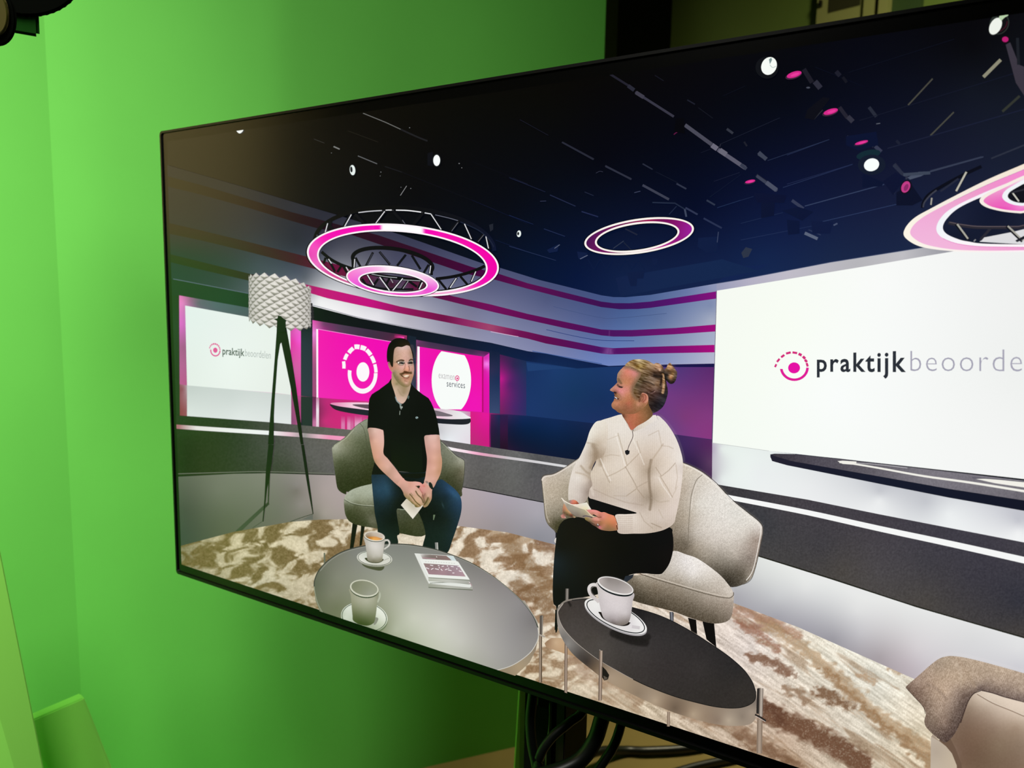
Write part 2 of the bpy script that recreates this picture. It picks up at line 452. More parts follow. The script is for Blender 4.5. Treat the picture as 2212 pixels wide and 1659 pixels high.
knob('yoke_knob', -12, 30, 0.9, 0.0225, 0.036, 0.02, M_matte, lr)
kr = knob('knob_rim', -15, 24, 0.888, 0.0160, 0.0275, 0.006, mat('beige_metal', (120, 112, 62), rough=0.3, metal=0.6), lr); kr['label'] = 'beige metal rim'
hp = at(22, -126, 0.97)
tube('hanging_pole', [(hp.x, hp.y, hp.z + .05), (hp.x, hp.y, 2.6), (hp.x, hp.y, 3.25)], 0.014, M_matte, lr)
bm = bmesh.new(); box_bm(bm, at(52, 48, 0.99), (0.034, 0.03, 0.02), fw.to_track_quat('Z', 'Y').to_matrix())  # small block added as the dark shadow patch on the wall
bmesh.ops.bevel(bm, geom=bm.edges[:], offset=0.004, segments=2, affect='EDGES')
lb = bm_obj('lamp_shadow_block', bm, mat('shadow_green', (16, 62, 10), rough=0.9, spec=0.1), lr); lb['label'] = 'dark green block standing in for the lamp shadow on the wall'

# wall behind the opening at the upper right, with a glazed door
def onwall(px, py, b): return at(px, py, b)
FA, FB = ab(1.39 - .711 * 2.4, 3.2 + .703 * 2.4, 0), ab(1.39 + .711 * 3.4, 3.2 - .703 * 3.4, 0)
tag(slab('wall_far', (FA.x, FA.y), (FB.x, FB.y), 0, 3.2, 0.08, M_olive), kind='structure')
fd = (FB - FA).normalized(); fn_ = Vector((-fd.y, fd.x, 0))
if fn_.dot(Vector(tuple(CAMP)) - FA) < 0: fn_ = -fn_
def far(px, py, off):
    o = FA + fn_ * off; r = Vector(tuple(ray(px, py))); C_ = Vector(tuple(CAMP)); t = (o - C_).dot(fn_) / r.dot(fn_); return C_ + r * t
def farpanel(name, px0, px1, z0, z1, off0, off1, m, parent=None):
    a_ = far(px0, 30, off1); b_ = far(px1, 30, off1); d = fn_ * (off1 - off0)
    bm = bmesh.new(); vv = []
    for o in (Vector((0, 0, 0)), -d):
        for q, z in ((a_, z0), (b_, z0), (b_, z1), (a_, z1)): vv.append(bm.verts.new((q.x + o.x, q.y + o.y, z)))
    for f in ((0, 1, 2, 3), (7, 6, 5, 4), (0, 4, 5, 1), (1, 5, 6, 2), (2, 6, 7, 3), (3, 7, 4, 0)): bm.faces.new([vv[i] for i in f])
    bmesh.ops.recalc_face_normals(bm, faces=bm.faces)
    return bm_obj(name, bm, m, parent)
zt = far(1800, 20, .05).z
M_sage = mat('sage_door_paint', (110, 140, 66), rough=0.6); M_cream = mat('cream_trim', (178, 176, 112), rough=0.6); M_glassd = mat('dark_window_glass', (70, 68, 48), rough=0.15)
d1 = farpanel('door_1', 1764, 1864, 0, 3.1, 0.0, 0.05, M_cream); d1['kind'] = 'structure'
dw = far(1790, 26, .06).z
farpanel('door_window', 1789, 1856, dw, 3.0, 0.05, 0.056, M_glassd, d1); 
bx = far(1769, 9, .06).z
farpanel('door_handle', 1767, 1771, bx - .012, bx + .012, 0.05, 0.07, M_black, d1)
# the pane ends along a line rising to the right, as its sill does
t1 = farpanel('trim_1', 1864, 1888, 0, 3.15, 0.0, 0.07, M_cream); t1['kind'] = 'structure'
t2 = farpanel('trim_2', 1896, 1915, 0, 3.15, 0.0, 0.09, M_cream); t2['kind'] = 'structure'
d2 = farpanel('door_2', 1915, 1986, 0, 3.1, 0.0, 0.04, mat('dark_sage_paint', (60, 84, 44), rough=0.6)); d2['kind'] = 'structure'
# black sheet standing in for the dark opening between the green wall and that wall
g = lambda px, b: at(px, 60, b)
q0 = g(1284, 2.35); q1 = g(1334, 2.75); q2 = g(1450, 3.4)
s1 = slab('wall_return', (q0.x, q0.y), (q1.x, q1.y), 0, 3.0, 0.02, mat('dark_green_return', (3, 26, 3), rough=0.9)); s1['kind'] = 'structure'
tag(slab('dark_opening_sheet', (q1.x, q1.y), (q2.x, q2.y), 0, 3.1, 0.03, M_dark), 'black sheet in place of the dark opening between the green wall and the olive wall', 'dark sheet')

# --- television stand, cables and the gear under the screen
def slab_at(name, pts, th, m, parent=None, bev=0.002, foot=False):
    """flat sided piece: corners given as photograph place and distance ahead"""
    P = [at(*q) for q in pts]
    if foot:
        for i, j in ((-2, -3), (-1, 0)): P[i] = P[j] + (P[i] - P[j]) * ((P[j].z - 0.004) / (P[j].z - P[i].z))
    n = (P[1] - P[0]).cross(P[2] - P[0]).normalized()
    if n.dot(P[0] - Vector(tuple(CAMP))) < 0: n = -n
    bm = bmesh.new(); f = [bm.verts.new(q) for q in P]; g_ = [bm.verts.new(q + n * th) for q in P]
    bm.faces.new(f); bm.faces.new(g_[::-1]); k = len(P)
    for i in range(k): bm.faces.new((f[i], g_[i], g_[(i + 1) % k], f[(i + 1) % k]))
    bmesh.ops.recalc_face_normals(bm, faces=bm.faces)
    if bev: bmesh.ops.bevel(bm, geom=bm.edges[:], offset=bev, segments=2, affect='EDGES')
    return bm_obj(name, bm, m, parent)
def down(q, z=0.0):
    """the point below q on the floor"""
    return Vector((q.x, q.y, z))
st = empty('television_stand', (TVX, 0.12, 0.0), 'black metal stand carrying the television, its dark legs crossing the beige floor', 'stand')
def bar(name, a, b, w_, d_, m, par):
    v = Vector(b) - Vector(a); bm = bmesh.new(); box_bm(bm, (Vector(a) + Vector(b)) / 2, (w_, d_, v.length), v.to_track_quat('Z', 'Y').to_matrix())
    bmesh.ops.bevel(bm, geom=bm.edges[:], offset=min(w_, d_) * .12, segments=2, affect='EDGES'); return bm_obj(name, bm, m, par)

# central column with its brown side, mounts and foot
bar('column', (0.639, 0.14, 0.03), (0.639, 0.14, 1.5), 0.052, 0.07, mat('column_black', (5, 4, 3), rough=0.8, spec=0.2), st)
bar('column_side', (0.672, 0.14, 0.03), (0.672, 0.14, 1.5), 0.014, 0.07, mat('column_brown', (40, 27, 11), rough=0.8), st)['label'] = 'dark brown side strip'
bar('mount_bar', (TVX - 0.3, 0.115, 1.42), (TVX + 0.3, 0.115, 1.42), 0.03, 0.05, M_black, st)
bar('mount_bar', (TVX - 0.3, 0.115, 1.18), (TVX + 0.3, 0.115, 1.18), 0.03, 0.05, M_black, st)
bar('foot', (0.64, -0.35, 0.03), (0.64, 0.6, 0.03), 0.08, 0.05, M_black, st)
bar('foot', (0.2, 0.14, 0.03), (1.08, 0.14, 0.03), 0.05, 0.06, M_black, st)
o = slab_at('latch_plate', [(1163, 1502, .97), (1188, 1510, .97), (1185, 1533, .97), (1161, 1524, .97)], 0.004, mat('latch_green', (66, 92, 40), rough=0.6), st, 0); o['label'] = 'small pale green plate'
tag(slab_at('pale_board', [(1124, 1462, 1.5), (1160, 1474, 1.5), (1146, 1740, 1.45), (1107, 1740, 1.45)], 0.02, M_pale, None, 0, True), 'pale green board standing between the green wall and the black stand column', 'board')
# cables hanging from the screen
def onfloor(px, py, z):
    r = ray(px, py); return Vector(tuple(CAMP + r * (z - CAMP[2]) / r[2]))
def cable(pts, rad, lab, m=M_rubber, drop=.03):
    P = [at(*q) for q in pts]
    if drop:
        e = P[-1]; P += [Vector((e.x, e.y, e.z - .02)), Vector((e.x, e.y, e.z - .06)), Vector((e.x + drop * .05, e.y, e.z - .16)), Vector((e.x + drop * .3, e.y - .01, e.z * .5)), Vector((e.x + drop, e.y - .03, rad + .004)), Vector((e.x + drop * 1.8, e.y - .05, rad + .003))]
    else: P = [onfloor(q[0], q[1], rad + .004 + (.03 if q[0] < 1300 and rad > .012 else 0)) for q in pts]
    o = tube('cable', P, rad, m, st if drop else None, 12, 8)
    if drop: o['label'] = lab
    else: tag(o, lab, 'cable')
cable([(1290, 1440, 0.940), (1262, 1530, 0.940), (1230, 1560, 0.940), (1190, 1595, 0.940), (1165, 1640, 0.940), (1158, 1720, 0.940)], 0.0061, 'black cable curving left from the screen edge down across the black stand column', drop=0.13)
cable([(1320, 1480, 0.905), (1300, 1552, 0.905), (1284, 1600, 0.905), (1255, 1640, 0.905), (1210, 1664, 0.905), (1130, 1690, 0.905)], 0.0097, 'thick black cable bending left in front of the beige floor', drop=-0.12)
cable([(1352, 1500, 0.915), (1342, 1562, 0.915), (1325, 1612, 0.915), (1297, 1655, 0.915), (1250, 1720, 0.915)], 0.0060, 'thin black cable right of the thick one, running down to the left', drop=0.17)
cable([(1156, 1470, 0.962), (1150, 1515, 0.962), (1146, 1560, 0.962), (1150, 1610, 0.962), (1160, 1660, 0.962), (1166, 1720, 0.962)], 0.0068, 'upright black cable in front of the black stand column beside the pale board', drop=-0.16)
cable([(1188, 1500, 0.975), (1188, 1540, 0.975), (1186, 1575, 0.975), (1180, 1610, 0.975)], 0.0010, 'thin pale wire hanging before the black stand column', mat('pale_wire', (96, 120, 62), rough=0.5), drop=-0.14)
cable([(1141, 1520, 0.975), (1139, 1560, 0.975), (1144, 1600, 0.975), (1154, 1645, 0.975)], 0.0012, 'thin olive wire beside the upright black cable', mat('olive_wire', (92, 98, 54), rough=0.5), drop=0.12)
def floorbar(p0, p1, w_, par, nm='leg'):
    a = p0; b = p1; return tube(nm, [a, (a + b) / 2, b], w_, M_rubber, par, 12, 4)
cable([(1230, 1655, 1.75), (1290, 1624, 1.82), (1350, 1621, 1.8), (1400, 1622, 1.86), (1490, 1616, 1.9), (1600, 1596, 1.95)], 0.0135, 'thick black cable lying level across the beige floor', drop=0)
cable([(1400, 1686, 1.6), (1500, 1656, 1.65), (1590, 1637, 1.7)], 0.0115, 'black cable rising to the right under the lower screen edge', drop=0)
# ------------------------------------------------------------------ television
TVW, TVH = 1.2396, 0.715
tv = empty('television', (TVW / 2, 0.02, TOP - TVH), 'large black television showing two people talking in a pink and white studio', 'television')
M_glass = bpy.data.materials.new('bezel_glass'); M_glass.use_nodes = True
_b = M_glass.node_tree.nodes['Principled BSDF']
_b.inputs['Base Color'].default_value = (0.0012, 0.0012, 0.0012, 1); _b.inputs['Roughness'].default_value = 0.22; _b.inputs['IOR'].default_value = 1.5
M_frame = mat('black_frame_metal', (10, 8, 8), rough=0.35, spec=0.4)
def rrect(x0, x1, z0, z1, r, n=6):
    o = []
    for cx_, cz_, a0 in ((x1 - r, z1 - r, 0), (x0 + r, z1 - r, 90), (x0 + r, z0 + r, 180), (x1 - r, z0 + r, 270)):
        for k in range(n + 1):
            a = math.radians(a0 + 90 * k / n); o.append((cx_ + r * math.cos(a), cz_ + r * math.sin(a)))
    return o
def ring_prism(bm, O, I, y0, y1):
    a = [[bm.verts.new((x, y, z)) for x, z in L] for L, y in ((O, y0), (I, y0), (I, y1), (O, y1))]
    n = len(O)
    for r in range(4):
        for i in range(n):
            j = (i + 1) % n; bm.faces.new((a[r][i], a[r][j], a[(r + 1) % 4][j], a[(r + 1) % 4][i]))
    bmesh.ops.recalc_face_normals(bm, faces=bm.faces)
bm = bmesh.new()
ring_prism(bm, rrect(0, TVW, TOP - TVH, TOP, 0.006), rrect(0.0032, TVW - 0.0032, TOP - TVH + 0.0045, TOP - 0.0032, 0.004), -0.0022, 0.03)
bm_obj('bezel_frame', bm, M_frame, tv)
# the glass: one pane over border and lit area
bm = bmesh.new(); box_bm(bm, Vector((TVW / 2, 0.006, TOP - TVH / 2)), (TVW - 0.006, 0.012, TVH - 0.007))
scr = bm_obj('screen', bm, M_glass, tv)
bm = bmesh.new(); box_bm(bm, Vector((TVW / 2, 0.035, TOP - TVH / 2)), (TVW - 0.01, 0.045, TVH - 0.01))
box_bm(bm, Vector((TVW / 2, 0.07, TOP - TVH / 2 - 0.1)), (0.7, 0.04, 0.35))
bmesh.ops.bevel(bm, geom=bm.edges[:], offset=0.004, segments=2, affect='EDGES')
bm_obj('back_housing', bm, M_black, tv)
bpy.context.view_layer.update()
def PIC(name, label=None): return Pic(name, label, scr)
zG = View(360, 860, 4.1475); zQ = View(340, 560, 4.1475); zN = View(340, 240, 5.185); zO = View(640, 240, 3.95)
zP = View(1100, 120, 3.072); zR = View(640, 640, 4.424); zS = View(1500, 580, 3.107); zT = View(1200, 0, 4.148)
zU = View(1700, 0, 4.148); zV = View(1050, 1350, 3.403); zL = View(1600, 300, 3.614); zM = View(1060, 560, 3.77)
zA = View(820, 720, 11.85); zB = View(700, 860, 4.365); zC = View(840, 1000, 12.764); zD = View(1280, 760, 9.76)
zE = View(1150, 900, 3.19); zF = View(1190, 1050, 13.825); zH = View(640, 1120, 3.95); zI = View(1140, 1220, 3.779)
zJ = View(1540, 1000, 3.292); zK = View(1640, 1250, 3.867)

# --- ceiling of the virtual studio, whole background
p = PIC('studio_ceiling', 'dark blue studio ceiling shown at the top of the screen')
p.fill([(340, 250), (2260, -60), (2260, 1000), (340, 1000)], shade(PX, [(400, 330, '#060604'), (600, 330, '#060503'), (760, 300, '#070503'), (1000, 260, '#020202'), (900, 420, '#020206'),
    (1200, 250, '#020203'), (1100, 450, '#020512'), (1150, 560, '#02102c'), (1300, 350, '#01020e'), (1500, 250, '#02030d'), (1700, 200, '#02040f'), (1500, 450, '#030a26'), (1350, 600, '#0e1f44'),
    (1250, 600, '#04143a'), (1500, 590, '#101f45'), (1700, 400, '#0a1232'), (1700, 500, '#101c42'), (1800, 560, '#182647'), (1650, 560, '#12244c'), (1900, 450, '#151c3a'), (1950, 250, '#0c1022'),
    (2100, 100, '#07070c'), (2100, 200, '#111521'), (2212, 250, '#151a28'), (2050, 350, '#161a30'), (1850, 100, '#03040f'), (2000, 520, '#1a2644')]), step=14)
p.fill([(1600, 575), (1660, 572), (1590, 604), (1548, 610)], '#12234e')
p.fill([(1330, 600), (1560, 560), (1640, 585), (1340, 640)], shade(PX, [(1330, 600, '#101f45'), (1500, 590, '#13264c'), (1400, 630, '#13254c')]), step=8)
p.build()

# --- lighting rig in that ceiling
p = PIC('lighting_rig', 'ceiling rig of faint pipes and black fixtures shown on the screen')
def dl(pts, wd, c, v): p.line(pts, wd, c, v, smooth=False)
for pts, wd, c in [([(570, 18), (760, 95), (890, 155)], 7, '#6b6b68'), ([(890, 155), (960, 188), (1050, 228), (1120, 255)], 14, '#1c1c1f'), ([(440, 168), (700, 265)], 5, '#1d1a14'),
        ([(150, 238), (240, 273)], 6, '#2c2c2a'), ([(318, 302), (370, 325)], 11, '#7c7c7a'), ([(525, 382), (690, 450)], 8, '#5f6062'), ([(755, 472), (900, 520)], 8, '#17171c'),
        ([(942, 638), (888, 720)], 5, '#8c8c8e'), ([(1850, 570), (1975, 625)], 6, '#10152a'), ([(900, 520), (1700, 840)], 3, '#0b0d18'), ([(1500, 430), (1975, 620)], 3, '#090b16'),
        ([(1500, 760), (1975, 960)], 3, '#0a1230'), ([(1700, 1100), (1975, 1200)], 3, '#0e1a3c')]:
    dl(pts, wd, c, zO)
for x, y, r in [(967, 142, 5), (300, 357, 4), (722, 520, 5), (716, 553, 4), (893, 650, 4), (977, 660, 5), (1390, 447, 6), (1412, 484, 5)]: p.fill(ell(x, y, r, r * .8, 0, 8), '#77787a', zO)
p.fill([(1120, 360), (1165, 345), (1165, 470), (1120, 465)], '#090a12', zO)
p.fill([(1645, 970), (1680, 960), (1680, 1010), (1655, 1028)], '#20242f', zO)
for pts, wd, c in [([(490, 665), (690, 790)], 20, '#1f1e2a'), ([(650, 768), (705, 808)], 34, '#262633'), ([(715, 825), (1060, 1045)], 22, '#353442'), ([(720, 828), (790, 872)], 34, '#3c3a47'),
        ([(1160, 1120), (1400, 1295)], 34, '#484856'), ([(1400, 1300), (1450, 1335)], 44, '#6a6878'), ([(1455, 1340), (1700, 1505)], 36, '#595869'), ([(1470, 1345), (1530, 1385)], 46, '#686675'),
        ([(65, 1275), (345, 1425)], 12, '#1d1e2c'), ([(445, 1485), (680, 1608)], 16, '#262735'), ([(1535, 1155), (1590, 1195)], 22, '#30333f'), ([(1180, 895), (1250, 935)], 12, '#1a1c29'),
        ([(1820, 1375), (1890, 1425)], 34, '#3c4250'), ([(780, 1470), (870, 1520)], 8, '#20242f'), ([(900, 1540), (1100, 1640)], 5, '#131828'), ([(1800, 1570), (1920, 1655)], 26, '#2c2f3c'),
        ([(1480, 1290), (2010, 1055)], 4, '#1c2030'), ([(1390, 1335), (1300, 1370)], 4, '#15192a'), ([(1420, 1625), (1650, 1545)], 4, '#1b2036'), ([(1500, 860), (1700, 770)], 3, '#0f1220'),
        ([(1470, 1320), (1480, 1290)], 6, '#2a2c3a'), ([(890, 675), (970, 725)], 9, '#11121c'), ([(1280, 965), (1410, 1060)], 7, '#12141f'), ([(1690, 1270), (1715, 1310)], 16, '#1c1e2a')]:
    dl(pts, wd, c, zT)
p.line([(1060, 1205), (1095, 1182), (1145, 1180)], 9, '#5c1640', zT); p.line([(362, 1552), (395, 1535), (425, 1540)], 4, '#35374a', zT)
p.fill([(1080, 1060), (1150, 1060), (1160, 1200), (1060, 1180)], '#020208', zT)
# right hand pipes
for pts, wd, c in [([(250, 600), (700, 780)], 3, '#0b1022'), ([(0, 1390), (380, 1250)], 4, '#263050'), ([(0, 1650), (590, 1470)], 5, '#20294a'), ([(150, 620), (225, 740)], 42, '#1b1a25'), ([(250, 730), (300, 790)], 50, '#2c2c3a'),
        ([(470, 960), (540, 1055)], 34, '#23222f'), ([(545, 1045), (590, 1090)], 44, '#31313f'), ([(735, 1260), (780, 1310)], 36, '#2c2e42'), ([(790, 1310), (845, 1360)], 34, '#363a50'),
        ([(440, 640), (475, 680)], 40, '#1b1c29'), ([(500, 690), (535, 740)], 26, '#14151f'), ([(735, 960), (800, 1045)], 30, '#262a38'), ([(800, 1110), (835, 1105)], 8, '#555a66'),
        ([(1085, 942), (1305, 705)], 13, '#47463f'), ([(1285, 1215), (1495, 1005)], 13, '#46463f'), ([(1760, 690), (1915, 535)], 30, '#8c8a76'), ([(1930, 1000), (2085, 860)], 22, '#32352f'),
        ([(540, 1218), (635, 1262)], 12, '#2c3040'), ([(240, 1070), (320, 985)], 8, '#2a2c33'), ([(550, 650), (1500, 350)], 4, '#0e1220'), ([(650, 1080), (2124, 630)], 6, '#15192a'),
        ([(900, 1330), (2124, 980)], 10, '#1b2036'), ([(1280, 1540), (1760, 1405)], 9, '#3a4156'), ([(1830, 1420), (2124, 1300)], 13, '#2c3140'), ([(1450, 1650), (1540, 1590)], 14, '#252b3e'),
        ([(960, 1470), (1010, 1530)], 34, '#272a3c'), ([(1010, 1530), (1080, 1600)], 28, '#2f3346'), ([(980, 1260), (1010, 1290)], 24, '#1c2032')]:
    dl(pts, wd, c, zU)
p.fill([(1960, 400), (2000, 380), (2080, 580), (2124, 600), (2124, 860), (2050, 740)], '#3b3641', zU); p.line([(2065, 340), (2075, 580)], 26, '#1c1f26', zU, smooth=False)
p.fill([(1080, 1590), (1180, 1540), (1285, 1535), (1200, 1580), (1100, 1610)], '#4a5266', zU)
p.fill([(180, 985), (320, 870), (390, 880), (240, 1075), (160, 1060)], '#0b0c16', zU); p.fill([(530, 1220), (800, 1180), (820, 1300), (640, 1350), (530, 1300)], '#0b1330', zU)
p.fill(ell(730, 1385, 110, 40, -12, 24), '#122a34', zU); p.fill(ell(190, 785, 18, 8, 0, 12), '#454856', zU)
for pts, wd, c in [([(140, 105), (200, 160)], 30, '#3c4152'), ([(0, 200), (45, 235)], 26, '#353a4c'), ([(125, 290), (285, 405)], 22, '#3a3f52'), ([(200, 340), (280, 400)], 34, '#4a4f62'), ([(400, 480), (490, 545)], 24, '#353b54'),
        ([(210, 170), (690, 5)], 4, '#26304a'), ([(330, 380), (870, 200)], 6, '#222c4c'), ([(500, 525), (1120, 355)], 7, '#34405e'), ([(640, 645), (1220, 510)], 5, '#2c3a5e'), ([(0, 790), (560, 680)], 5, '#1f2c50'),
        ([(0, 660), (330, 575)], 5, '#1c2848'), ([(0, 480), (100, 450)], 5, '#1c2644'), ([(500, 735), (600, 780)], 24, '#5a6379'), ([(530, 710), (625, 750)], 8, '#2c3654'), ([(725, 675), (755, 660)], 12, '#46506a'),
        ([(1195, 430), (1260, 325)], 8, '#2e3345'), ([(1195, 205), (1270, 280)], 26, '#2a2f42'), ([(1270, 280), (1480, 265)], 24, '#3c4456'), ([(1480, 250), (1880, 140)], 8, '#333a4e')]:
    dl(pts, wd, c, zL)
for q, c in [([(160, 470), (270, 470), (260, 600), (160, 620)], '#0b1330'), ([(360, 630), (460, 640), (460, 740), (370, 750)], '#0c1636'), ([(550, 640), (720, 650), (700, 740), (560, 740)], '#101a3c'),
             ([(320, 560), (450, 530), (570, 570), (480, 640)], '#0c1534'), ([(950, 270), (1120, 340), (1100, 370), (950, 380)], '#0c1430'), ([(1215, 420), (1330, 350), (1420, 480), (1340, 520), (1215, 520)], '#0d1228'),
             ([(5, 890), (40, 845), (90, 860), (60, 920), (20, 930)], '#2c3446'), ([(100, 420), (360, 440), (340, 500), (130, 500)], '#0b1230'), ([(1110, 330), (1210, 260), (1290, 300), (1190, 440)], '#0e1430')]: p.fill(q, c, zL)
for q in [[(780, 1440), (900, 1430), (890, 1480), (850, 1480), (845, 1530), (805, 1530)], [(950, 1340), (985, 1350), (980, 1395), (950, 1395)], [(1255, 1210), (1390, 1200), (1380, 1300), (1310, 1310), (1250, 1270)],
          [(250, 1290), (330, 1250), (320, 1300), (265, 1310)], [(450, 1300), (520, 1310), (490, 1350), (460, 1350)]]: p.fill(q, '#0e1c40', zP)
for pts, wd, c in [([(70, 425), (260, 530)], 5, '#12131f'), ([(0, 810), (240, 905)], 6, '#14192e'), ([(270, 925), (440, 1000)], 7, '#1e2540'), ([(480, 1035), (590, 1070)], 8, '#20284a'), ([(230, 1150), (370, 1200)], 6, '#1c2647'),
        ([(350, 575), (560, 690)], 11, '#252734'), ([(640, 735), (810, 820)], 12, '#2b2e3d'), ([(885, 860), (1060, 955)], 16, '#3a3d4e'), ([(1170, 1010), (1250, 1055)], 12, '#2e3550'), ([(1290, 1080), (1410, 1145)], 12, '#27304e'),
        ([(0, 1265), (310, 1360)], 5, '#1f2a4a'), ([(885, 718), (950, 755)], 9, '#262a3a'), ([(1110, 850), (1175, 885)], 11, '#2e3346'), ([(1310, 960), (1365, 992)], 12, '#2c3448'), ([(500, 905), (560, 930)], 6, '#1c2236'),
        ([(950, 975), (1100, 980), (1165, 1020)], 9, '#20293f'), ([(1165, 1020), (1175, 1070)], 12, '#3c455c'), ([(1060, 1055), (1110, 1000)], 6, '#1e2740'), ([(770, 1150), (850, 1190)], 10, '#1e2338'),
        ([(300, 1280), (335, 1255)], 5, '#5a6276'), ([(470, 1350), (520, 1325)], 6, '#59617a'), ([(1380, 1240), (1388, 1170)], 5, '#3c4560'), ([(830, 910), (870, 900)], 5, '#3a4058'), ([(205, 967), (245, 965)], 5, '#2c3048'),
        ([(690, 1280), (760, 1230)], 6, '#2c3448'), ([(760, 1240), (810, 1290)], 6, '#1c2438'), ([(0, 1060), (160, 1120)], 4, '#152042'), ([(1330, 940), (1536, 790)], 3, '#10182e'), ([(1380, 1010), (1536, 960)], 5, '#1c2a4a')]:
    dl(pts, wd, c, zP)
for k in range(9):
    x = 520 + k * 42
    dl([(x, 1350 + (k % 2) * 70), (x + 42, 1350 + ((k + 1) % 2) * 70)], 4, '#0b1a3c', zP)
p.build()

# --- spotlights
def spot(x, y, rx, ry, ang, c, lab, dark=None, rim=None):
    q = PIC('spotlight', lab)
    if rim: q.fill(ell(x, y, rx * 1.25, ry * 1.2, ang, 28), rim)
    q.fill(ell(x, y, rx, ry, ang, 28), c)
    if dark: q.fill(ell(*dark), '#15181c')
    q.build()
spot(943.3, 346.5, 7.4, 12, 0, '#fbfffd', 'round white spotlight to the upper right of the big ring, on the screen', rim='#1c2022')
spot(761.5, 367.5, 6, 11, -5, '#e9f2ee', 'white spotlight lens straight above the big ring, on the screen', dark=(759, 366, 2.6, 6.5, -5, 14), rim='#1e2121')
spot(1121, 505, 4.6, 7.2, 5, '#e8f0ee', 'small white spotlight between the two rings, on the screen', dark=(1119.3, 504.6, 2.2, 3.6, 5, 12), rim='#10182a')
q = PIC('spotlight', 'white spotlight cut by the top edge of the screen at the left'); q.fill([(511, 281), (525, 279.5), (523.5, 284.5), (519, 288), (514.5, 287)], '#f2f6f2', smooth=True); q.build()
q = PIC('spotlight', 'bright white spotlight near the top edge of the screen')
q.fill(ell(1657, 146, 25, 24, 0, 24), '#0d0f15'); q.fill(ell(1661.2, 142.5, 16.3, 19.8, 25, 32), '#f7fbf6')
q.fill([(1661, 128), (1666, 124.5), (1668, 129), (1663, 139)], '#7d9494'); q.line([(1663, 140), (1669, 146), (1676, 143)], 1.1, '#9fb4b0'); q.build()
q = PIC('spotlight', 'round white spotlight below the row of pink lights, on the screen'); q.fill(ell(1883, 356, 30, 22, 0, 24), '#141c2e'); q.fill(ell(1882.7, 356, 16.6, 13.6, -18, 32), '#f9fffd'); q.build()
q = PIC('spotlight', 'white spotlight with a dark lens at the upper right of the screen')
q.fill(ell(2158.5, 51.5, 20.5, 24, 32, 32), '#2c332f'); q.fill(ell(2160.5, 53, 16, 21, 32, 32), '#101013'); q.fill(ell(2150.5, 56.5, 12, 19.5, 28, 32), '#eef3ea')
q.fill([(2158, 37), (2164, 31), (2174, 29), (2178, 33), (2170, 38), (2163, 44)], '#b6cfa9', smooth=True); q.line([(2176, 46), (2172, 58), (2160, 68)], 2.5, '#3a1420'); q.build()
for x, y, rx, ry, an, lab in [(1715.5, 161, 16.5, 6.2, -18, 'first pink spotlight of the row, nearest the white spotlight at the top'), (1794.5, 241, 16, 5.6, -17, 'pink spotlight with a pale rim in the middle of the row'),
        (1861, 308, 14.5, 3.4, -15, 'thin pink spotlight just above the round white spotlight'), (1620.5, 392, 11, 3.4, -12, 'thin pink spotlight beside the faint diagonal pipe')]:
    q = PIC('spotlight', lab + ', on the screen'); q.fill(ell(x - 1, y + 2, rx * 1.12, ry * 1.2, an, 24), '#3c2438' if ry > 5 else '#2a2238')
    q.fill(ell(x, y, rx, ry, an, 28), '#d5288a'); q.fill(ell(x + rx * .1, y, rx * .6, ry * .45, an, 18), '#e83c9c'); q.build()
q = PIC('spotlight', 'pink oval spotlight just left of the right hand rings, on the screen'); q.fill(ell(1957, 404, 12, 16, 25, 28), '#120f1c'); q.fill(ell(1956.5, 403.8, 9, 13, 25, 28), '#c13c86'); q.fill(ell(1957.5, 405, 4.5, 8, 25, 20), '#8c2a66'); q.build()
q = PIC('spotlight', 'small pink light under the white spotlight with a dark lens, on the screen'); q.fill(ell(2171.5, 85, 7, 6, 0, 16), '#b82070'); q.build()

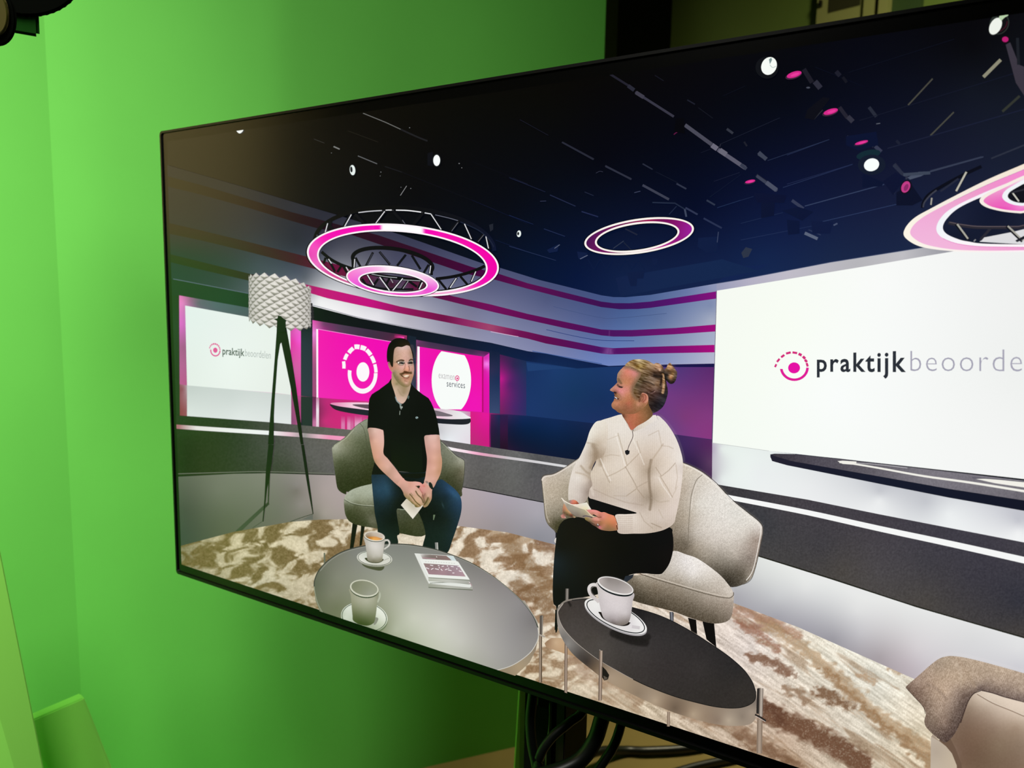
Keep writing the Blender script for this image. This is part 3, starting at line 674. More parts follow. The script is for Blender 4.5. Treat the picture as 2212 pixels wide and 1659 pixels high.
# --- striped curved wall
p = PIC('striped_wall', 'curved grey wall with three magenta stripes shown on the screen')
top = [(340, 350), (378.6, 361.5), (436, 378), (533, 406), (629, 435), (726, 463.7), (868, 508), (1045, 570), (1080, 578.6), (1166, 605), (1219, 618), (1299, 638), (1325, 641.7), (1352, 642), (1405, 637), (1545, 613), (1600, 604.4)]
bot = [(340, 597), (374, 603.4), (412, 610.6), (538, 635), (670, 660), (776, 687.5), (866, 705.5), (979, 727), (1060, 740.4), (1140, 758.7), (1179, 764), (1246, 777.5), (1315, 790.5), (1352, 789), (1543, 785.5), (1600, 784)]
p.fill(top + [(1560, 785)] + bot[::-1][1:], shade(PX, [(380, 370, '#1d242c'), (380, 430, '#18262c'), (380, 530, '#1a2e38'), (380, 590, '#1e3240'), (500, 410, '#25292f'), (500, 470, '#222a36'), (500, 550, '#2c3644'), (480, 610, '#36404e'),
    (640, 445, '#2a2c36'), (640, 520, '#262b38'), (640, 590, '#4c5166'), (560, 570, '#414a5c'), (700, 540, '#3a3c4c'), (760, 550, '#5a5b68'), (740, 600, '#aeb0b8'), (700, 590, '#8c8e98'), (660, 600, '#5c606c'), (690, 650, '#f0f0f0'), (740, 665, '#eeecee'), (820, 680, '#e2e0e6'), (880, 690, '#b4b0bd'),
    (850, 525, '#3c3d52'), (900, 560, '#444660'), (960, 600, '#5b5e7a'), (850, 600, '#565870'), (1000, 700, '#83819a'), (960, 670, '#8c8ea4'), (900, 665, '#a8a8b8'), (1060, 620, '#5a5e7e'), (1060, 680, '#787c9c'), (1060, 725, '#8a8caa'), (1180, 650, '#50587e'), (1180, 700, '#6a7298'),
    (1180, 750, '#7a7fa6'), (1300, 690, '#4c5c8c'), (1350, 650, '#42588a'), (1350, 690, '#4c6496'), (1340, 740, '#6078b0'), (1300, 780, '#6b80bb'), (1420, 690, '#5d719c'), (1430, 735, '#7b8bb0'), (1430, 775, '#8390bd'), (1540, 620, '#8f96b8'),
    (1535, 660, '#7e8bae'), (1535, 690, '#a3abc0'), (1535, 730, '#a3abc6'), (1535, 775, '#b3b5cc'), (1480, 630, '#6676a4')], fn=lambda X, Y, C: C * (.66 + .34 * np.clip((X - 420) / 260, 0, 1))[:, None]), step=7)
def stripe(t, b, smp):
    p.fill(t + b[::-1], shade(PX, smp), step=7)
stripe([(340, 375), (371, 383), (436, 400), (533, 429), (629, 458), (701, 477), (817, 508), (1020, 577), (1076, 591), (1139.6, 611.7), (1219, 631.6), (1299, 651.5), (1325, 654.7), (1360, 655), (1405, 651.5), (1547, 629.5)],
       [(340, 396), (371, 405), (436, 421), (533, 448), (629, 477), (683, 492.6), (761, 508), (1010, 592), (1068, 604), (1139.6, 623.7), (1219, 644), (1299, 663.4), (1338.5, 668), (1378, 667.4), (1405, 665), (1547, 645)],
       [(380, 394, '#171405'), (500, 430, '#160c08'), (560, 445, '#1d0b0e'), (700, 487, '#1f0617'), (900, 545, '#320625'), (1050, 590, '#45003c'), (1140, 618, '#5a0a4c'), (1300, 657, '#3c0e50'), (1350, 661, '#3a1258'), (1450, 650, '#52126a'), (1540, 637, '#820f7a')])
stripe([(340, 476), (371, 483), (436, 498), (533, 521.6), (656, 552.5), (780, 585), (979, 640), (1060, 657.6), (1139.6, 678), (1219, 695), (1299, 711.7), (1325, 713), (1365, 713), (1458, 708.5), (1546, 701)],
       [(340, 499), (371, 506), (436, 519.7), (533, 543), (640, 571), (780, 606), (927, 640), (1060, 672.7), (1139.6, 691), (1219, 708.5), (1299, 724.5), (1325, 727), (1365, 727), (1458, 722), (1546, 716)],
       [(380, 495, '#150f05'), (500, 524, '#1c1210'), (640, 560, '#3a0a20'), (720, 580, '#6a0b3c'), (800, 602, '#5a1030'), (940, 640, '#5b0a40'), (1060, 665, '#700a56'), (1180, 693, '#5a0850'), (1300, 718, '#4c0e5a'), (1330, 720, '#4a145e'), (1450, 715, '#70106c'), (1540, 708, '#9c0c78')])
stripe([(340, 543), (371, 550), (432, 565), (540, 591.5), (639, 609.4), (740, 632), (780, 641), (866, 662.6), (979, 684), (1060, 700.6), (1140, 717), (1179, 726), (1299, 749.7), (1325, 752), (1440, 748), (1543.5, 745)],
       [(340, 560), (371, 567), (432, 582), (540, 607), (639, 624), (708, 644.5), (776, 659), (866, 677), (979, 699), (1060, 715), (1140, 731.5), (1179, 742), (1299, 763.7), (1317, 765.6), (1440, 763), (1543.5, 761)],
       [(380, 560, '#121405'), (500, 588, '#201510'), (540, 600, '#241018'), (650, 617, '#8c0a56'), (690, 632, '#c00c74'), (800, 655, '#c4087e'), (870, 670, '#92105a'), (960, 688, '#6e0e44'), (1000, 695, '#8a2460'), (1060, 708, '#a0446c'), (1120, 724, '#6e1050'), (1180, 735, '#5e0a4c'), (1300, 757, '#4a1060'), (1317, 759, '#8a5a9c'), (1325, 759, '#500f60'), (1450, 756, '#760f6a'), (1540, 753, '#a80a7c')])
for pts, wd, c in [([(1060, 716.5), (1120, 727.5)], 1.2, '#d8b8d4'), ([(1180, 712), (1246, 727), (1299, 735), (1370, 736)], 1.2, '#2c3c78'), ([(1195, 662), (1290, 685), (1335, 687), (1440, 677)], .8, '#40507c'),
                   ([(374, 602.6), (412, 609.8), (538, 634.2)], 1.6, '#566072'), ([(1420, 787.4), (1540, 784.8)], 1.0, '#a6a6c0'), ([(1150, 758.5), (1300, 786)], 1.6, '#44609c'), ([(538, 633), (670, 658), (776, 686), (866, 704), (979, 726)], 1.4, '#8e8e9a')]: p.line(pts, wd, c)
p.line([(1316.5, 753), (1315, 765)], 3, '#6c3a80', smooth=False); p.line([(1316.5, 714), (1316, 726)], 3, '#5a2468', smooth=False)
p.build()
# --- dark recess under it with pillars
p = PIC('recess', 'dark recess with pillars behind the display walls on the screen')
p.fill(bot[:13] + [(1352, 789), (1543, 785.5), (1541, 960), (1060, 980), (700, 940), (340, 900)], shade(PX, [(380, 630, '#0a1d18'), (500, 640, '#0d2a20'), (600, 650, '#0a1a16'), (700, 680, '#070c10'), (800, 700, '#0a0f16'), (900, 720, '#0d141f'), (1000, 745, '#0e1a30'), (1150, 775, '#0a1c42'),
    (1300, 792, '#0c1e48'), (1400, 792, '#141a48'), (1540, 788, '#161446'), (1200, 850, '#15305c'), (1160, 800, '#15305c'), (1280, 900, '#183464'), (1500, 900, '#4a2a6a')]), step=10)
p.fill([(650, 650), (675, 655), (675, 925), (650, 922)], shade(PX, [(655, 680, '#0a1014'), (655, 740, '#222c3a'), (660, 850, '#2a3440'), (660, 915, '#1c2a26')]), step=6)
p.fill([(881, 724), (899, 728), (899, 900), (881, 895)], shade(PX, [(890, 730, '#14202e'), (890, 780, '#1e2c40'), (890, 850, '#363a52')]), step=6)
p.fill([(1057, 757), (1079.6, 761), (1079.6, 896), (1057, 892)], shade(PX, [(1068, 760, '#101e3a'), (1062, 800, '#2c2c50'), (1074, 820, '#1a2e54'), (1068, 890, '#38486e')]), step=5)
p.fill([(1080, 765.6), (1137, 780), (1137, 898), (1080, 895)], shade(PX, [(1082, 770, '#4a1c50'), (1082, 800, '#8a1a70'), (1083, 818, '#c0188a'), (1088, 850, '#8a1c70'), (1082, 890, '#72205e'), (1100, 830, '#581f66'), (1110, 790, '#2e2450'), (1135, 800, '#20305a'), (1135, 890, '#2c2c62'), (1110, 880, '#4a2468')]), step=4)
p.fill([(1137, 780), (1200, 789), (1246, 796), (1346, 791), (1346, 930), (1280, 914), (1137, 898)], shade(PX, [(1145, 790, '#163060'), (1200, 800, '#1a3a6c'), (1240, 850, '#15355f'), (1150, 880, '#1a3668'), (1300, 860, '#15305c'), (1280, 905, '#1a3060'), (1330, 800, '#1a3668')]), step=8)
p.fill([(1137, 783), (1200, 791), (1245, 796), (1200, 797), (1140, 802)], '#1e3e70')
p.fill([(1346, 793), (1542, 793), (1537.5, 949), (1455, 938), (1346, 925)], shade(PX, [(1440, 800, '#4c3a7c'), (1540, 798, '#5c2a6c'), (1440, 850, '#703a80'), (1480, 900, '#7c3a78'), (1535, 900, '#823a7e'), (1500, 930, '#823a80'), (1535, 945, '#88387e'), (1450, 930, '#6a4080'), (1490, 830, '#643478')]), step=6)
p.fill([(340, 600), (340, 640), (387, 638), (387, 905), (340, 900)], shade(PX, [(360, 650, '#0a1c10'), (380, 700, '#14241c'), (380, 850, '#10180c')]), step=12)
p.build()

# --- glossy floor behind the seating
p = PIC('stage_floor', 'glossy stage floor mirroring the pink displays, shown on the screen')
p.fill([(340, 820), (388, 830), (404, 832.5), (586, 848), (628, 853), (675, 858), (798, 867), (940, 883), (1057, 892), (1137, 898), (1280, 914), (1455, 938), (1538.6, 950), (1538.6, 1060), (1140, 985), (1040, 970), (737, 940), (340, 905)],
    shade(PX, [(395, 840, '#8a3c58'), (395, 890, '#8a3048'), (480, 870, '#d6dcdb'), (560, 900, '#dadedd'), (410, 840, '#c9cecf'), (620, 900, '#dce0e0'), (645, 870, '#b83c7c'), (645, 910, '#b84a80'), (662, 880, '#242c30'), (662, 915, '#26322e'), (700, 870, '#b42472'), (700, 910, '#c62b78'), (760, 880, '#c82276'),
    (780, 920, '#cc4488'), (740, 925, '#cc2878'), (1000, 900, '#c8c4c8'), (1040, 905, '#e01a90'), (1040, 950, '#c81a80'), (1060, 900, '#8a1a60'), (1068, 930, '#2c1a40'), (1090, 910, '#2a1c48'), (1090, 960, '#241430'), (1130, 910, '#0a2450'), (1160, 960, '#0a1a36'), (1200, 920, '#0c2650'), (1250, 970, '#0a1a34'),
    (1480, 960, '#40285c'), (1530, 960, '#54285c'), (1500, 1010, '#2c1c42'), (1535, 1000, '#5c3c60')]), step=6)
p.fill([(340, 815), (388, 820), (388.5, 905), (340, 905)], '#141f12')
p.fill([(404, 832), (629, 853), (629, 917), (404, 899)], shade(PX, [(410, 840, '#c4cac9'), (500, 860, '#cdd3d2'), (620, 860, '#ccd2d0'), (410, 890, '#d8dedc'), (520, 900, '#dfe4e3'), (620, 910, '#e0e4e4')]), step=8)
p.fill([(629, 853), (650, 856), (650, 919), (629, 917)], shade(PX, [(632, 860, '#8c4a74'), (640, 860, '#c24c8c'), (648, 870, '#b04080'), (636, 910, '#8c4474'), (646, 910, '#c05490')]), step=3)
p.fill([(650, 856), (675, 858), (675, 922), (650, 919)], '#212c2c')
p.fill([(675, 858), (683, 859), (683, 923), (675, 922)], shade(PX, [(679, 862, '#6a1c50'), (677, 900, '#903c70'), (682, 910, '#c474a0')]), step=3)
p.fill([(683, 859), (689, 859.5), (689, 924), (683, 923)], shade(PX, [(686, 862, '#c890b0'), (686, 885, '#f0e4ec'), (686, 920, '#e4c8d8')]), step=3)
for x0, x1, c in [(737, 745, '#d87aac'), (750, 757, '#dc90b8'), (757, 764, '#d06a9e'), (766, 782, '#e4b0cc'), (784, 800, '#d878ac')]:
    p.fill([(x0, 898), (x1, 900), (x1, 935), (x0, 930)], shade(PX, [((x0 + x1) / 2, 898, '#c82a78'), ((x0 + x1) / 2, 915, c), ((x0 + x1) / 2, 930, c)]), step=3)
p.fill([(940, 900), (1016, 905), (1016, 962), (940, 950)], shade(PX, [(960, 920, '#d6d4d8'), (1000, 922, '#e4e4e8'), (1010, 950, '#e4dce4'), (970, 950, '#e8ecf0'), (950, 930, '#c8c8cc')]), step=4)
p.fill([(1016, 888), (1057, 892), (1057, 967), (1016, 961)], shade(PX, [(1020, 900, '#d81c84'), (1050, 900, '#e4159a'), (1020, 950, '#c02a78'), (1052, 950, '#cc1a80'), (1036, 925, '#d41a88')]), step=5)
p.fill([(1060, 895), (1080, 896), (1080, 972), (1060, 968)], shade(PX, [(1062, 900, '#4c1c50'), (1070, 930, '#241a3c'), (1078, 900, '#182a50'), (1078, 960, '#1c1c30')]), step=5)
p.fill([(1080, 896), (1097, 897), (1097, 975), (1080, 972)], shade(PX, [(1088, 900, '#2c1c48'), (1088, 930, '#34143c'), (1088, 965, '#241026')]), step=5)
p.build()
# --- display walls
p = PIC('display_wall', 'white display wall with a logo in a pink frame behind the floor lamp, on the screen')
p.fill([(387, 638), (538, 665), (650, 686), (650, 855.5), (628, 853), (586, 848), (404, 832.5), (388, 830)], shade(PX, [(391, 645, '#e070b8'), (395, 655, '#e078c0'), (392, 700, '#d85cc4'), (395, 750, '#a04c86'), (394, 790, '#b05090'), (395, 825, '#b4488a'), (410, 648, '#9a5c88'), (430, 655, '#5a5a6a'),
    (470, 660, '#4c5c66'), (530, 675, '#46525c'), (600, 690, '#4a4458'), (635, 700, '#e050b0'), (645, 710, '#e868c8'), (632, 740, '#e22ca4'), (645, 735, '#f050d0'), (640, 780, '#d850a4'), (632, 800, '#c85c9c'), (645, 840, '#d83c98')]), step=4)
p.fill([(400, 660), (538, 685), (627, 702), (628.5, 853), (586, 848), (404, 832.5)], shade(PX, [(410, 670, '#e2ecea'), (500, 720, '#e8eeec'), (600, 720, '#e8efe9'), (410, 800, '#e3eae6'), (500, 830, '#eaf0ec'), (610, 830, '#e6ece6'), (500, 780, '#ebf2ee')]), step=12)
zq = zQ
def logo(p, v, cx, cy, rx, ry, col, sk=0.0, tilt=0):
    """ring of dashes over an open circle with a dot"""
    T = lambda pts: [(cx + x * rx, cy + y * ry + sk * x * rx) for x, y in pts]
    p.fill(T(ell(0.0, 0.0, .43, .43, 0, 28)), col, v)
    o = ell(0, .05, 1, 1, 0, 30, -2, 188); i = ell(0, .05, .78, .78, 0, 30, -2, 188)
    p.fill(T(o + i[::-1]), col, v)
    for a, b, k in [(190, 204, .17), (208, 223, .2), (227, 244, .23), (248, 266, .26), (270, 287, .27), (291, 307, .26), (311, 326, .25), (330, 343, .24), (346, 358, .22)]:
        q = [(.0 + -.12 - .0 + (1.12 - (0 if a < 270 else 0)) * math.cos(math.radians(t)) + .01, -.05 + 1.13 * math.sin(math.radians(t))) for t in np.linspace(a, b, 5)]
        r = [(-.12 + (1.12 - k) * math.cos(math.radians(t)) + .01, -.05 + (1.13 - k) * math.sin(math.radians(t))) for t in np.linspace(a, b, 5)]
        p.fill(T(q + r[::-1]), col, v)
logo(p, zq, 519, 815, 46, 54, '#e04c96', .05)
p.text('praktijk', (583, 852), (780, 868), 42, '#3c4744', .012, 1.0, 42, zq)
p.text('beoordelen', (786, 868), (1015, 893), 42, '#a4acaa', -.008, 1.0, 44, zq)
p.build()
p = PIC('display_wall', 'magenta display wall with a large white round logo beside the seated man, on the screen')
p.fill([(675, 691.5), (879, 725), (881, 880), (798, 867), (687, 858.5), (675, 857)], shade(PX, [(678, 695, '#e04cb0'), (684, 700, '#c858a0'), (679, 720, '#e888d8'), (679, 760, '#c05890'), (679, 800, '#9c4c7c'), (679, 850, '#a04478'), (700, 700, '#6c3c64'), (740, 706, '#4a3850'), (800, 716, '#3e2c44'),
    (850, 722, '#46263e'), (860, 726, '#9a2060'), (876, 728, '#a03468'), (700, 712, '#a02c80'), (878, 735, '#5c2848')]), step=3.5)
p.fill([(683, 710.5), (687.2, 711.2), (687.5, 859), (683.5, 858.5)], '#fbeef8')
p.fill([(687.2, 711.5), (846, 738.5), (881, 744), (881, 880), (798, 867), (687.5, 859)], shade(PX, [(700, 730, '#f208ac'), (760, 760, '#f204b0'), (830, 750, '#f200b4'), (700, 850, '#f020b0'), (760, 850, '#f218b0'), (700, 790, '#f20eb0'), (820, 860, '#f01cb0')]), step=14)
p.line([(852, 726.4), (860, 727.8), (873, 730)], 4.6, shade(PX, [(852, 727, '#7c2450'), (860, 728, '#c82c80'), (868, 729, '#f83cac'), (873, 730, '#ff4ab4')])); p.line([(687, 711), (846, 738.2)], 1.1, '#fa9ae0', smooth=False)
q_ = [(452, 622, 455, 690, 34), (463, 606, 488, 552, 36), (502, 540, 545, 496, 42), (556, 484, 604, 485, 48), (614, 488, 664, 505, 48), (671, 513, 712, 562, 42), (717, 573, 746, 637, 38), (750, 650, 762, 728, 34)]
for x0, y0, x1, y1, wd in q_: p.line([(x0, y0), ((x0 + x1) / 2 + (y1 - y0) * .03, (y0 + y1) / 2 - (x1 - x0) * .05), (x1, y1)], wd * .92, '#fcf6fa', zR)
p.fill(ell(634, 740, 142, 190, 0, 40, -2, 191) + ell(634, 740, 108, 144, 0, 40, -2, 191)[::-1], '#fcf6fa', zR)
p.fill(ell(637, 723, 61, 92, 0, 40), '#fdf8fb', zR)
p.build()
p = PIC('display_wall', 'magenta display wall with a white disc and two line lettering, right of the man on the screen')
p.fill([(899, 734), (1057, 761), (1057, 892), (985, 887), (899, 878)], shade(PX, [(901, 738, '#7c3c70'), (905, 745, '#5c3458'), (901, 790, '#c8608c'), (902, 830, '#b0507c'), (930, 744, '#44304e'), (980, 752, '#3c2c4a'), (1020, 760, '#3e2a4c'), (1050, 764, '#5c2058'), (1054, 775, '#c02aa0'), (1052, 786, '#f880e8'), (1054, 800, '#e028b4'), (1050, 840, '#d810a0'), (1054, 885, '#d0189a')]), step=3.5)
p.fill([(903, 748.5), (1041, 770), (1041, 890), (985, 886), (903, 878)], shade(PX, [(915, 760, '#ee10ae'), (930, 800, '#ee08b0'), (915, 870, '#f030c0'), (1030, 790, '#f010a0'), (1030, 860, '#f012b4'), (1000, 880, '#f010b4')]), step=10)
p.fill([(1041, 770.5), (1044.5, 771), (1044.5, 890.5), (1041, 890)], '#b80c74')
p.fill([(1044.5, 771), (1057, 763), (1057, 892), (1044.5, 890.5)], shade(PX, [(1050, 775, '#d82cb0'), (1051, 786, '#fa8cf0'), (1054, 792, '#f060dc'), (1047, 800, '#d81ca4'), (1050, 830, '#e40cac'), (1050, 885, '#dc10a4')]), step=3)
p.fill([(901.5, 748.2), (906.5, 749), (906.5, 878), (901.5, 877.5)], '#fdfbfc')
c_ = [q for q in ell(1482, 803, 188, 321, 0, 90) if (522 + (q[0] - 1380) * .16) < q[1] < 1088]
p.fill(c_, '#f8fcf9', zR)
p.text('examen', (1360, 783), (1513, 803), 44, '#a8a2a6', -.012, 1.02, 44, zR)
p.text('services', (1438, 862), (1612, 880), 40, '#3a4552', -.002, 1.08, 40, zR)
p.fill(ell(1538, 783, 20, 27, 0, 28), '#e23a86', zR); p.fill(ell(1538, 783, 13, 19, 0, 24), '#fbf6f8', zR); p.fill(ell(1539, 785, 7, 10, 0, 18), '#e0267c', zR)
p.build()

# --- big white wall at the right and the white floor before it
p = PIC('display_wall', 'big white display wall with a pink dashed logo and lettering at the right of the screen')
p.fill([(1548, 628), (1600, 619.6), (1877, 574), (2056, 543.5), (2212, 512), (2260, 500), (2260, 1040), (1661, 974), (1538.6, 956.6)], shade(PX, [(1560, 640, '#f6faf2'), (1700, 700, '#f8fdf4'), (1560, 900, '#f5fbf2'), (1900, 600, '#f9fbf9'), (2200, 560, '#f0f1f0'), (2200, 800, '#eff1ef'), (2000, 900, '#f6f8f6'), (1800, 850, '#fafdfb'), (2200, 1000, '#f4f5f4')]), step=16)
p.line([(1548, 628), (1543.5, 790), (1538.6, 956.6)], 1.2, '#6a6478', smooth=False)
p.line([(1600, 604.4), (1794, 567), (1996, 535), (2212, 497)], 0.1, '#c4c2c8', smooth=False)
p.fill([(1548, 613), (1600, 604.4), (1794, 567), (1996, 535), (2060, 524), (2062, 542.5), (1877, 574), (1600, 619.6), (1548, 628)], shade(PX, [(1552, 620, '#9a9cb8'), (1620, 608, '#b4b0c4'), (1700, 593, '#c0bcc8'), (1850, 568, '#b6b5ba'), (1950, 552, '#c0bfc4'), (2040, 535, '#9c9ca4')]), step=6)
p.line([(1548, 612.5), (1600, 604), (1794, 566.6), (1996, 534.5)], 1.2, '#55607e', smooth=False)
C1 = '#e01a98'
p.fill(ell(669, 667, 40, 37, -5, 36), '#e510a4', zS)
p.fill(ell(671, 664, 97, 91, 0, 34, 1, 174) + ell(671, 664, 79, 74, 0, 34, 1, 172)[::-1], C1, zS)
for a, b, c_, d_, wd in [(541, 662, 550, 642, 13), (554, 627, 572, 606, 14), (582, 596, 604, 580, 15), (615, 571, 647, 563, 15), (658, 563, 690, 568, 15), (699, 572, 720, 583, 18), (710, 585, 730, 597, 1), (728, 590, 744, 606, 18), (741, 612, 756, 628, 17), (753, 634, 761, 658, 15)]:
    p.line([(a, b), ((a + c_) / 2, (b + d_) / 2), (c_, d_)], wd, '#d42a7c', zS)
p.text('praktijk', (822, 690), (1420, 692), 75, '#2b3038', .018, 1.16, 90, zS)
p.text('beoordelen', (1450, 690), (2492, 694), 92, '#a5a3b4', -.016, 1.12, 106, zS)
p.build()
p = PIC('white_floor', 'bright white studio floor in front of the white wall on the screen')
p.fill([(1538.6, 956.6), (1661, 974), (2260, 1045), (2260, 1182), (1551.5, 1046.7), (1538, 1044)], shade(PX, [(1540, 970, '#b4a8bc'), (1541, 1030, '#b8b4bc'), (1560, 970, '#e6eee9'), (1560, 1035, '#e6ecea'), (1640, 1020, '#eaeeee'), (1660, 985, '#e8eeec'), (1750, 1050, '#e9ebec'), (1900, 1080, '#ebedee'), (1900, 1062, '#c4c6cc'), (2000, 1085, '#c4c6cc'), (2200, 1125, '#c2c3cb'), (2050, 1110, '#eceff0'), (2200, 1150, '#f1f2f3')]), step=7)
p.line([(1538.6, 956.6), (1661, 974)], 1, '#c4c8c6')
p.build()
p = PIC('podium', 'round dark podium with white light rings at the right of the screen')
t_ = [(1664, 987, 1), (1664, 981.5), (1673, 980), (1720, 981), (1809, 990), (1904, 1001), (2004, 1013), (2108, 1025), (2212, 1037), (2260, 1043)]
b_ = [(2260, 1113), (2212, 1103.5), (2050, 1075), (1904, 1046), (1790, 1023), (1700, 1005), (1668, 996)]
p.fill(t_ + b_, shade(PX, [(1670, 990, '#242230'), (1760, 1010, '#1a1c2c'), (1900, 1040, '#171b2c'), (2100, 1080, '#141828'), (2212, 1098, '#141726')]), step=8, smooth=False)
def speck(amp, sc=1.1, s=3):
    def fn(X, Y, C): return C + (vnoise(X * sc, Y * sc, s) - .5)[:, None] * amp
    return fn
p.fill([(1668, 982), (1676, 981), (1720, 982), (1809, 991), (1904, 1002), (2108, 1026), (2260, 1044), (2260, 1092), (2212, 1081), (2050, 1056), (1904.5, 1030), (1790, 1010), (1710, 996), (1672, 985)],
    shade(PX, [(1690, 986, '#3c3840'), (1760, 998, '#504c56'), (1850, 1005, '#5a565e'), (2000, 1030, '#7c7880'), (2100, 1040, '#76727a'), (2200, 1060, '#6c6870'), (2200, 1040, '#8c8a90')], fn=speck(22, .8)), step=2.5)
WH = '#f2f0e8'
p.line([(1813, 998.5), (1850, 1003), (1904, 1012), (1995.6, 1028.5), (2100, 1043), (2212, 1061), (2260, 1069)], 3.2, WH, w1=5.5)
p.fill([(1809, 996), (1820, 995), (1850, 997), (1850, 1001), (1830, 999), (1845, 1004), (1820, 1002)], WH)
p.line([(1850, 1000), (1900, 1004), (1960, 1011)], 1.0, '#cccace')
p.fill([(2108, 1034.5), (2140, 1034), (2212, 1041), (2260, 1046), (2260, 1060), (2212, 1053), (2150, 1044)], WH)
p.line([(2100, 1032), (2150, 1035), (2212, 1041)], 1.5, '#4c4a58')
p.build()
p = PIC('podium', 'low round podium behind the seated man on the screen')
p.fill(S([(714.3, 877), (714.5, 872.5), (730, 871), (780, 872), (865, 882), (960, 893), (1008, 901), (1016, 905), (1016, 912), (1008, 916.5), (985, 917), (930, 913), (860, 905), (780, 896), (730, 887)], 5), shade(PX, [(720, 880, '#221d28'), (780, 890, '#20242c'), (960, 910, '#1a1f26'), (1010, 912, '#20242a')]), step=5)
p.fill(S([(714.3, 873, 1), (716, 870.5), (735, 869.5), (790, 869.8), (865, 875), (950, 883), (990, 888), (1008, 897), (1016, 903.5), (985, 905.5), (950, 904), (865, 895), (780, 884), (735, 878)], 5), shade(PX, [(725, 873, '#e890bc'), (760, 876, '#f4ccdc'), (790, 880, '#f2d0e0'), (950, 887, '#d8c0d0'), (980, 893, '#e4e0e2'), (1005, 903, '#f0eef0'), (945, 902, '#f4c8dc')]), step=4)
p.fill(S([(761, 874.5), (790, 873.5), (830, 876), (930, 885), (965, 893), (978, 898), (960, 899.5), (900, 896), (800, 884)], 5), shade(PX, [(790, 878, '#5c4a54'), (960, 896, '#766c74')]), step=5)
p.build()

# --- dark step with a light strip
p = PIC('stage_step', 'dark stage step with a thin light strip across the screen')
p.fill([(340, 893), (386.5, 897.4), (582, 912), (760, 928.7), (950, 949.7), (1057, 965.5), (1140, 978), (1255, 995), (1255, 1100), (1173, 1085), (1040, 1059), (1000, 1052.4), (860, 1035), (721.7, 1026), (577, 1021.5), (504.7, 1022.7), (386.5, 1029), (340, 1032)],
    shade(PX, [(390, 905, '#181a14'), (390, 960, '#14140a'), (390, 1020, '#14140a'), (500, 910, '#20221c'), (480, 960, '#1e1e18'), (600, 925, '#484446'), (560, 970, '#3c3c38'), (660, 980, '#5c5a58'), (620, 1015, '#3c3e34'), (700, 930, '#5e5c56'), (720, 1000, '#62605e'), (750, 925, '#64625c'),
    (960, 955, '#605c5c'), (1000, 1000, '#6a6866'), (1040, 965, '#5a585a'), (1040, 1040, '#5c5a58'), (1120, 985, '#686868'), (1110, 1040, '#646462'), (1160, 1060, '#5a585a'), (1200, 1000, '#5a5a5c'), (1160, 1000, '#505052')], fn=speck(14, .7)), step=3)
p.line([(340, 915), (386.5, 922), (625, 938), (746, 947.5)], 9, shade(PX, [(388, 922, '#a05c6c'), (398, 923, '#c8848c'), (410, 924, '#e0dcda'), (500, 930, '#ecf0ec'), (600, 936, '#ecf0f0'), (640, 940, '#e0a0b8'), (655, 941, '#8c8c88'), (670, 942, '#a0a09c'), (685, 942, '#e0c4cc'), (700, 944, '#f090b8'), (745, 947, '#f09cc0')]), smooth=True)
p.line([(950, 963), (966, 968), (1040, 981), (1140, 995), (1225, 1008)], 7, shade(PX, [(966, 968, '#f4f4f4'), (1010, 974, '#f8dce8'), (1030, 980, '#f4a0c4'), (1060, 983, '#d4a8b8'), (1100, 988, '#c8c4c8'), (1200, 1004, '#d8d8da')]), w1=5)
p.line([(340, 1025), (386.5, 1023.5), (504.7, 1020), (577, 1019), (721.7, 1023)], 1.6, '#6c6e62'); p.line([(340, 1031), (386.5, 1029), (504.7, 1022.7), (577, 1021.5), (721.7, 1026)], 1.6, '#12160c')
p.line([(990, 1051), (1040, 1059), (1173, 1085)], 1.8, '#18181a')
p.fill([(1545, 1045), (1552, 1047), (1743, 1079), (1900, 1111), (2212, 1171.6), (2260, 1181), (2260, 1393), (2212, 1376.7), (1980, 1310), (1800, 1251), (1637, 1200.5), (1600, 1190)],
    shade(PX, [(1580, 1060, '#3a383c'), (1700, 1090, '#454146'), (1900, 1135, '#433f46'), (2200, 1190, '#413e46'), (1640, 1140, '#3a3c40'), (1640, 1190, '#444242'), (1780, 1180, '#403e42'), (1820, 1230, '#4a4643'), (1900, 1230, '#4a474a'), (2000, 1220, '#403e44'), (2100, 1250, '#3c3a42'), (2200, 1300, '#33333c'), (2000, 1300, '#494542'), (2200, 1370, '#44403e')], fn=speck(16, .8, 5)), step=2.8)
p.line([(1560, 1070), (1578, 1075), (1743, 1107), (1900, 1142), (2050, 1174), (2212, 1210), (2260, 1221)], 9, '#f6f7f6', w1=15)
p.line([(1600, 1189.5), (1637, 1201), (1800, 1251.5), (1980, 1310.5), (2212, 1377.5), (2260, 1394)], 3.4, '#26261f')
p.build()
p = PIC('stage_front', 'pale grey curved stage front behind the carpet on the screen')
